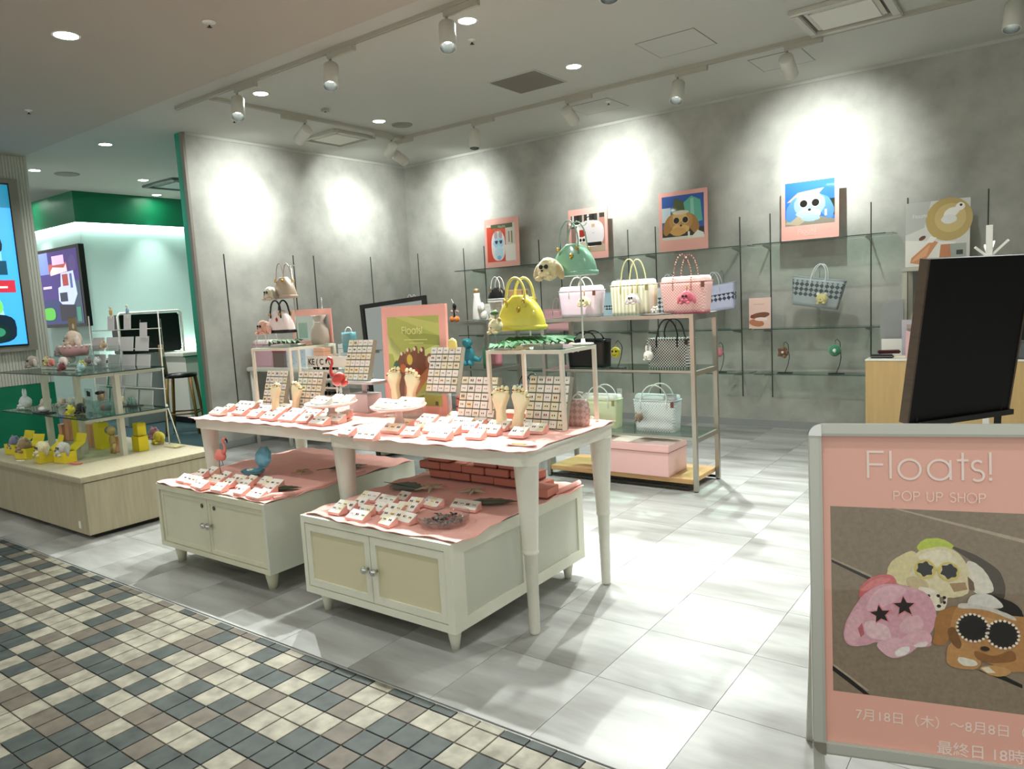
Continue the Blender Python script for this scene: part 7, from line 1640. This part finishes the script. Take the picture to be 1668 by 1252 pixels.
G.poly([(0.0796, 0.3184), (0.0875, 0.3562), (0.1116, 0.4017), (0.1324, 0.4307), (0.1702, 0.4559), (0.2073, 0.4602), (0.2465, 0.4521), (0.2741, 0.4417), (0.2929, 0.4089), (0.2966, 0.3781), (0.2894, 0.3541), (0.2781, 0.3296), (0.2847, 0.3115), (0.2694, 0.3038), (0.2555, 0.3039), (0.2301, 0.2809), (0.2018, 0.2684), (0.1848, 0.2729), (0.1678, 0.2871), (0.1595, 0.3053), (0.1334, 0.2947), (0.1012, 0.2899), (0.0852, 0.2979)], 'd9a3b0')
G.poly([(0.1348, 0.3957), (0.1615, 0.4425), (0.2016, 0.4566), (0.2296, 0.4477), (0.2039, 0.4172), (0.1752, 0.3990), (0.1534, 0.3813)], 'e4b6c0')
G.poly([(0.0811, 0.3169), (0.0935, 0.3600), (0.1114, 0.3873), (0.1288, 0.3791), (0.1223, 0.3305), (0.1101, 0.2972), (0.0896, 0.2984)], 'e0afb8'); G.poly([(0.1136, 0.3377), (0.1241, 0.3531), (0.1295, 0.3248), (0.1206, 0.3143)], 'b8646c')
G.poly([(0.1283, 0.3471), (0.1459, 0.3615), (0.1830, 0.3489), (0.1912, 0.3212), (0.1682, 0.3126), (0.1395, 0.3193)], 'e6c2c8'); G.poly([(0.2114, 0.3515), (0.2315, 0.3786), (0.2566, 0.3824), (0.2675, 0.3630), (0.2561, 0.3431), (0.2252, 0.3339)], 'e3b6bd'); G.poly([(0.2195, 0.3239), (0.2589, 0.3465), (0.2837, 0.3364), (0.2806, 0.3143), (0.2527, 0.3021), (0.2277, 0.3090)], 'e4b2bc'); G.poly([(0.1595, 0.3021), (0.2025, 0.3223), (0.2333, 0.3064), (0.2301, 0.2840), (0.1961, 0.2694), (0.1734, 0.2781)], 'e2b3bd')
G.poly([(0.2006, 0.2841), (0.2163, 0.2984), (0.2332, 0.3001), (0.2301, 0.2840), (0.2075, 0.2738)], 'ece6e2'); G.poly([(0.2444, 0.3059), (0.2585, 0.3152), (0.2751, 0.3168), (0.2694, 0.3053), (0.2500, 0.3018)], 'e8dcd8')
G.star(0.1692, 0.3795, .030, 'd98a8c', rot=100); G.star(0.2234, 0.4031, .031, 'd98a8c', rot=95); G.star(0.1677, 0.3793, .0245, '1a110f', rot=100); G.star(0.2234, 0.4047, .0255, '1a110f', rot=95); G.stroke([(0.1892, 0.3844), (0.2006, 0.3885)], .004, 'd98a8c')
G.poly([(0.4090, 0.4491), (0.4378, 0.4438), (0.4674, 0.4311), (0.4838, 0.4098), (0.4834, 0.3797), (0.4578, 0.3895), (0.4283, 0.4202)], '120d0a')
G.poly([(0.2924, 0.3699), (0.3037, 0.3974), (0.3311, 0.4121), (0.3526, 0.4108), (0.3441, 0.3746), (0.3246, 0.3341), (0.3135, 0.3144), (0.2889, 0.3151), (0.2920, 0.3465)], 'a8743e')
G.poly([(0.3307, 0.3811), (0.3419, 0.4099), (0.3689, 0.4229), (0.4218, 0.4197), (0.4605, 0.4003), (.62, 0.3948), (.62, 0.2817), (0.4717, 0.2640), (0.4457, 0.2580), (0.4198, 0.2749), (0.3804, 0.2859), (0.3404, 0.3048), (0.3246, 0.3341)], 'b98650')
G.poly([(0.3171, 0.2791), (0.3216, 0.3106), (0.3408, 0.3280), (0.3807, 0.3089), (0.3936, 0.2797), (0.3800, 0.2598), (0.3398, 0.2584), (0.3223, 0.2658)], 'c08e58'); G.poly([(0.3907, 0.2641), (0.4198, 0.2734), (0.4562, 0.2653), (0.4456, 0.2505), (0.4142, 0.2484)], 'c9995f'); G.poly([(0.3934, 0.2644), (0.4093, 0.2692), (0.4248, 0.2557), (0.4064, 0.2536)], 'e8dfca')
G.poly([(0.3428, 0.2773), (0.3483, 0.2871), (0.3803, 0.2813), (0.3828, 0.2693), (0.3561, 0.2664)], 'e6dfd0'); G.poly([(0.3208, 0.3524), (0.3358, 0.3600), (0.3514, 0.3213), (0.3432, 0.3082), (0.3272, 0.3251)], '7a5228')
G.poly([(0.3495, 0.3751), (0.3951, 0.3930), (0.4473, 0.3794), (0.4471, 0.3612), (0.3947, 0.3654), (0.3572, 0.3527)], 'cd9a62'); G.poly([(0.3806, 0.3059), (0.4201, 0.2978), (0.4594, 0.3140), (0.4656, 0.2905), (0.4199, 0.2795), (0.3870, 0.2851)], '8c5f30')
G.poly([(0.3446, 0.4148), (0.3528, 0.4232), (0.3955, 0.4236), (0.4477, 0.4067), (0.4682, 0.3964), (0.4630, 0.3899), (0.4085, 0.4094), (0.3526, 0.4108)], 'cfcabf'); G.poly([(0.3662, 0.4243), (0.3745, 0.4433), (0.4011, 0.4516), (0.4273, 0.4430), (0.4427, 0.4214), (0.4217, 0.4166), (0.3822, 0.4225)], 'dcd8cf')
G.ell(0.3761, 0.3637, .0345, .034, '2a1d15', n=24); G.ell(0.4405, 0.3530, .0345, .034, '2a1d15', n=24); G.ell(0.3761, 0.3637, .029, .028, '120d0a', n=24); G.ell(0.4405, 0.3530, .029, .028, '120d0a', n=24)
for cc_ in ((0.3761, 0.3637), (0.4405, 0.3530)):
    for a_ in range(22): G.ell(cc_[0] + .0345 * math.cos(a_ * .2856), cc_[1] + .034 * math.sin(a_ * .2856), .0032, .0032, 'efe8da', n=8)
G.stroke([(0.4013, 0.3630), (0.4170, 0.3599)], .006, '2a1a12'); G.ell(0.4019, 0.3142, .010, .006, '2a1a12')

G.done(t, 'photo_print')
# lettering
L_ = Art(Mo @ Matrix.Translation((0, 0, -.0105)))
lx, ly = 0.1440, 0.7332
floats_word(L_, lx, ly, .0715, 'f6e3da', .0058)
caps(L_, 'POP UP SHOP', 0.2033, 0.6779, .0235, 'f6ddd2', .0026)
L_.done(t, 'lettering')
m_txt = mat('ink_f6e3da', 'f6e3da', .35)
text_obj('7月18日（木）〜8月8日（木）', .0335, m_txt, t, Mo @ Matrix.Translation((0.1044, 0.1003, -.0112)), .0002, .0, name='lettering')
text_obj('最終日 18時閉場', .0365, m_txt, t, Mo @ Matrix.Translation((0.2919, 0.0381, -.0112)), .0002, .0003, name='lettering')
mb = MB(); face_box(q * .7, FW - q * .7, q * .7, FH - q * .7, -.0085, -.0075, film('clear_cover_sheet', 'ffffff', .012, 1.35), mb); obj('cover_sheet', mb, t)
for u_ in (.015, FW - .015):
    mb = MB(); a = Mo @ Vector((u_, .02, -.012)); mb.bar(a, (a.x - V_.x * .3, a.y - .035, 0.0), .022, .026, m_alu); obj('leg', mb, t)
    mb = MB(); a = Mo @ Vector((u_, .5, -.03)); mb.bar(a, (a.x - .12, a.y + .38, 0.0), .02, .02, m_alu); obj('rear_leg', mb, t)
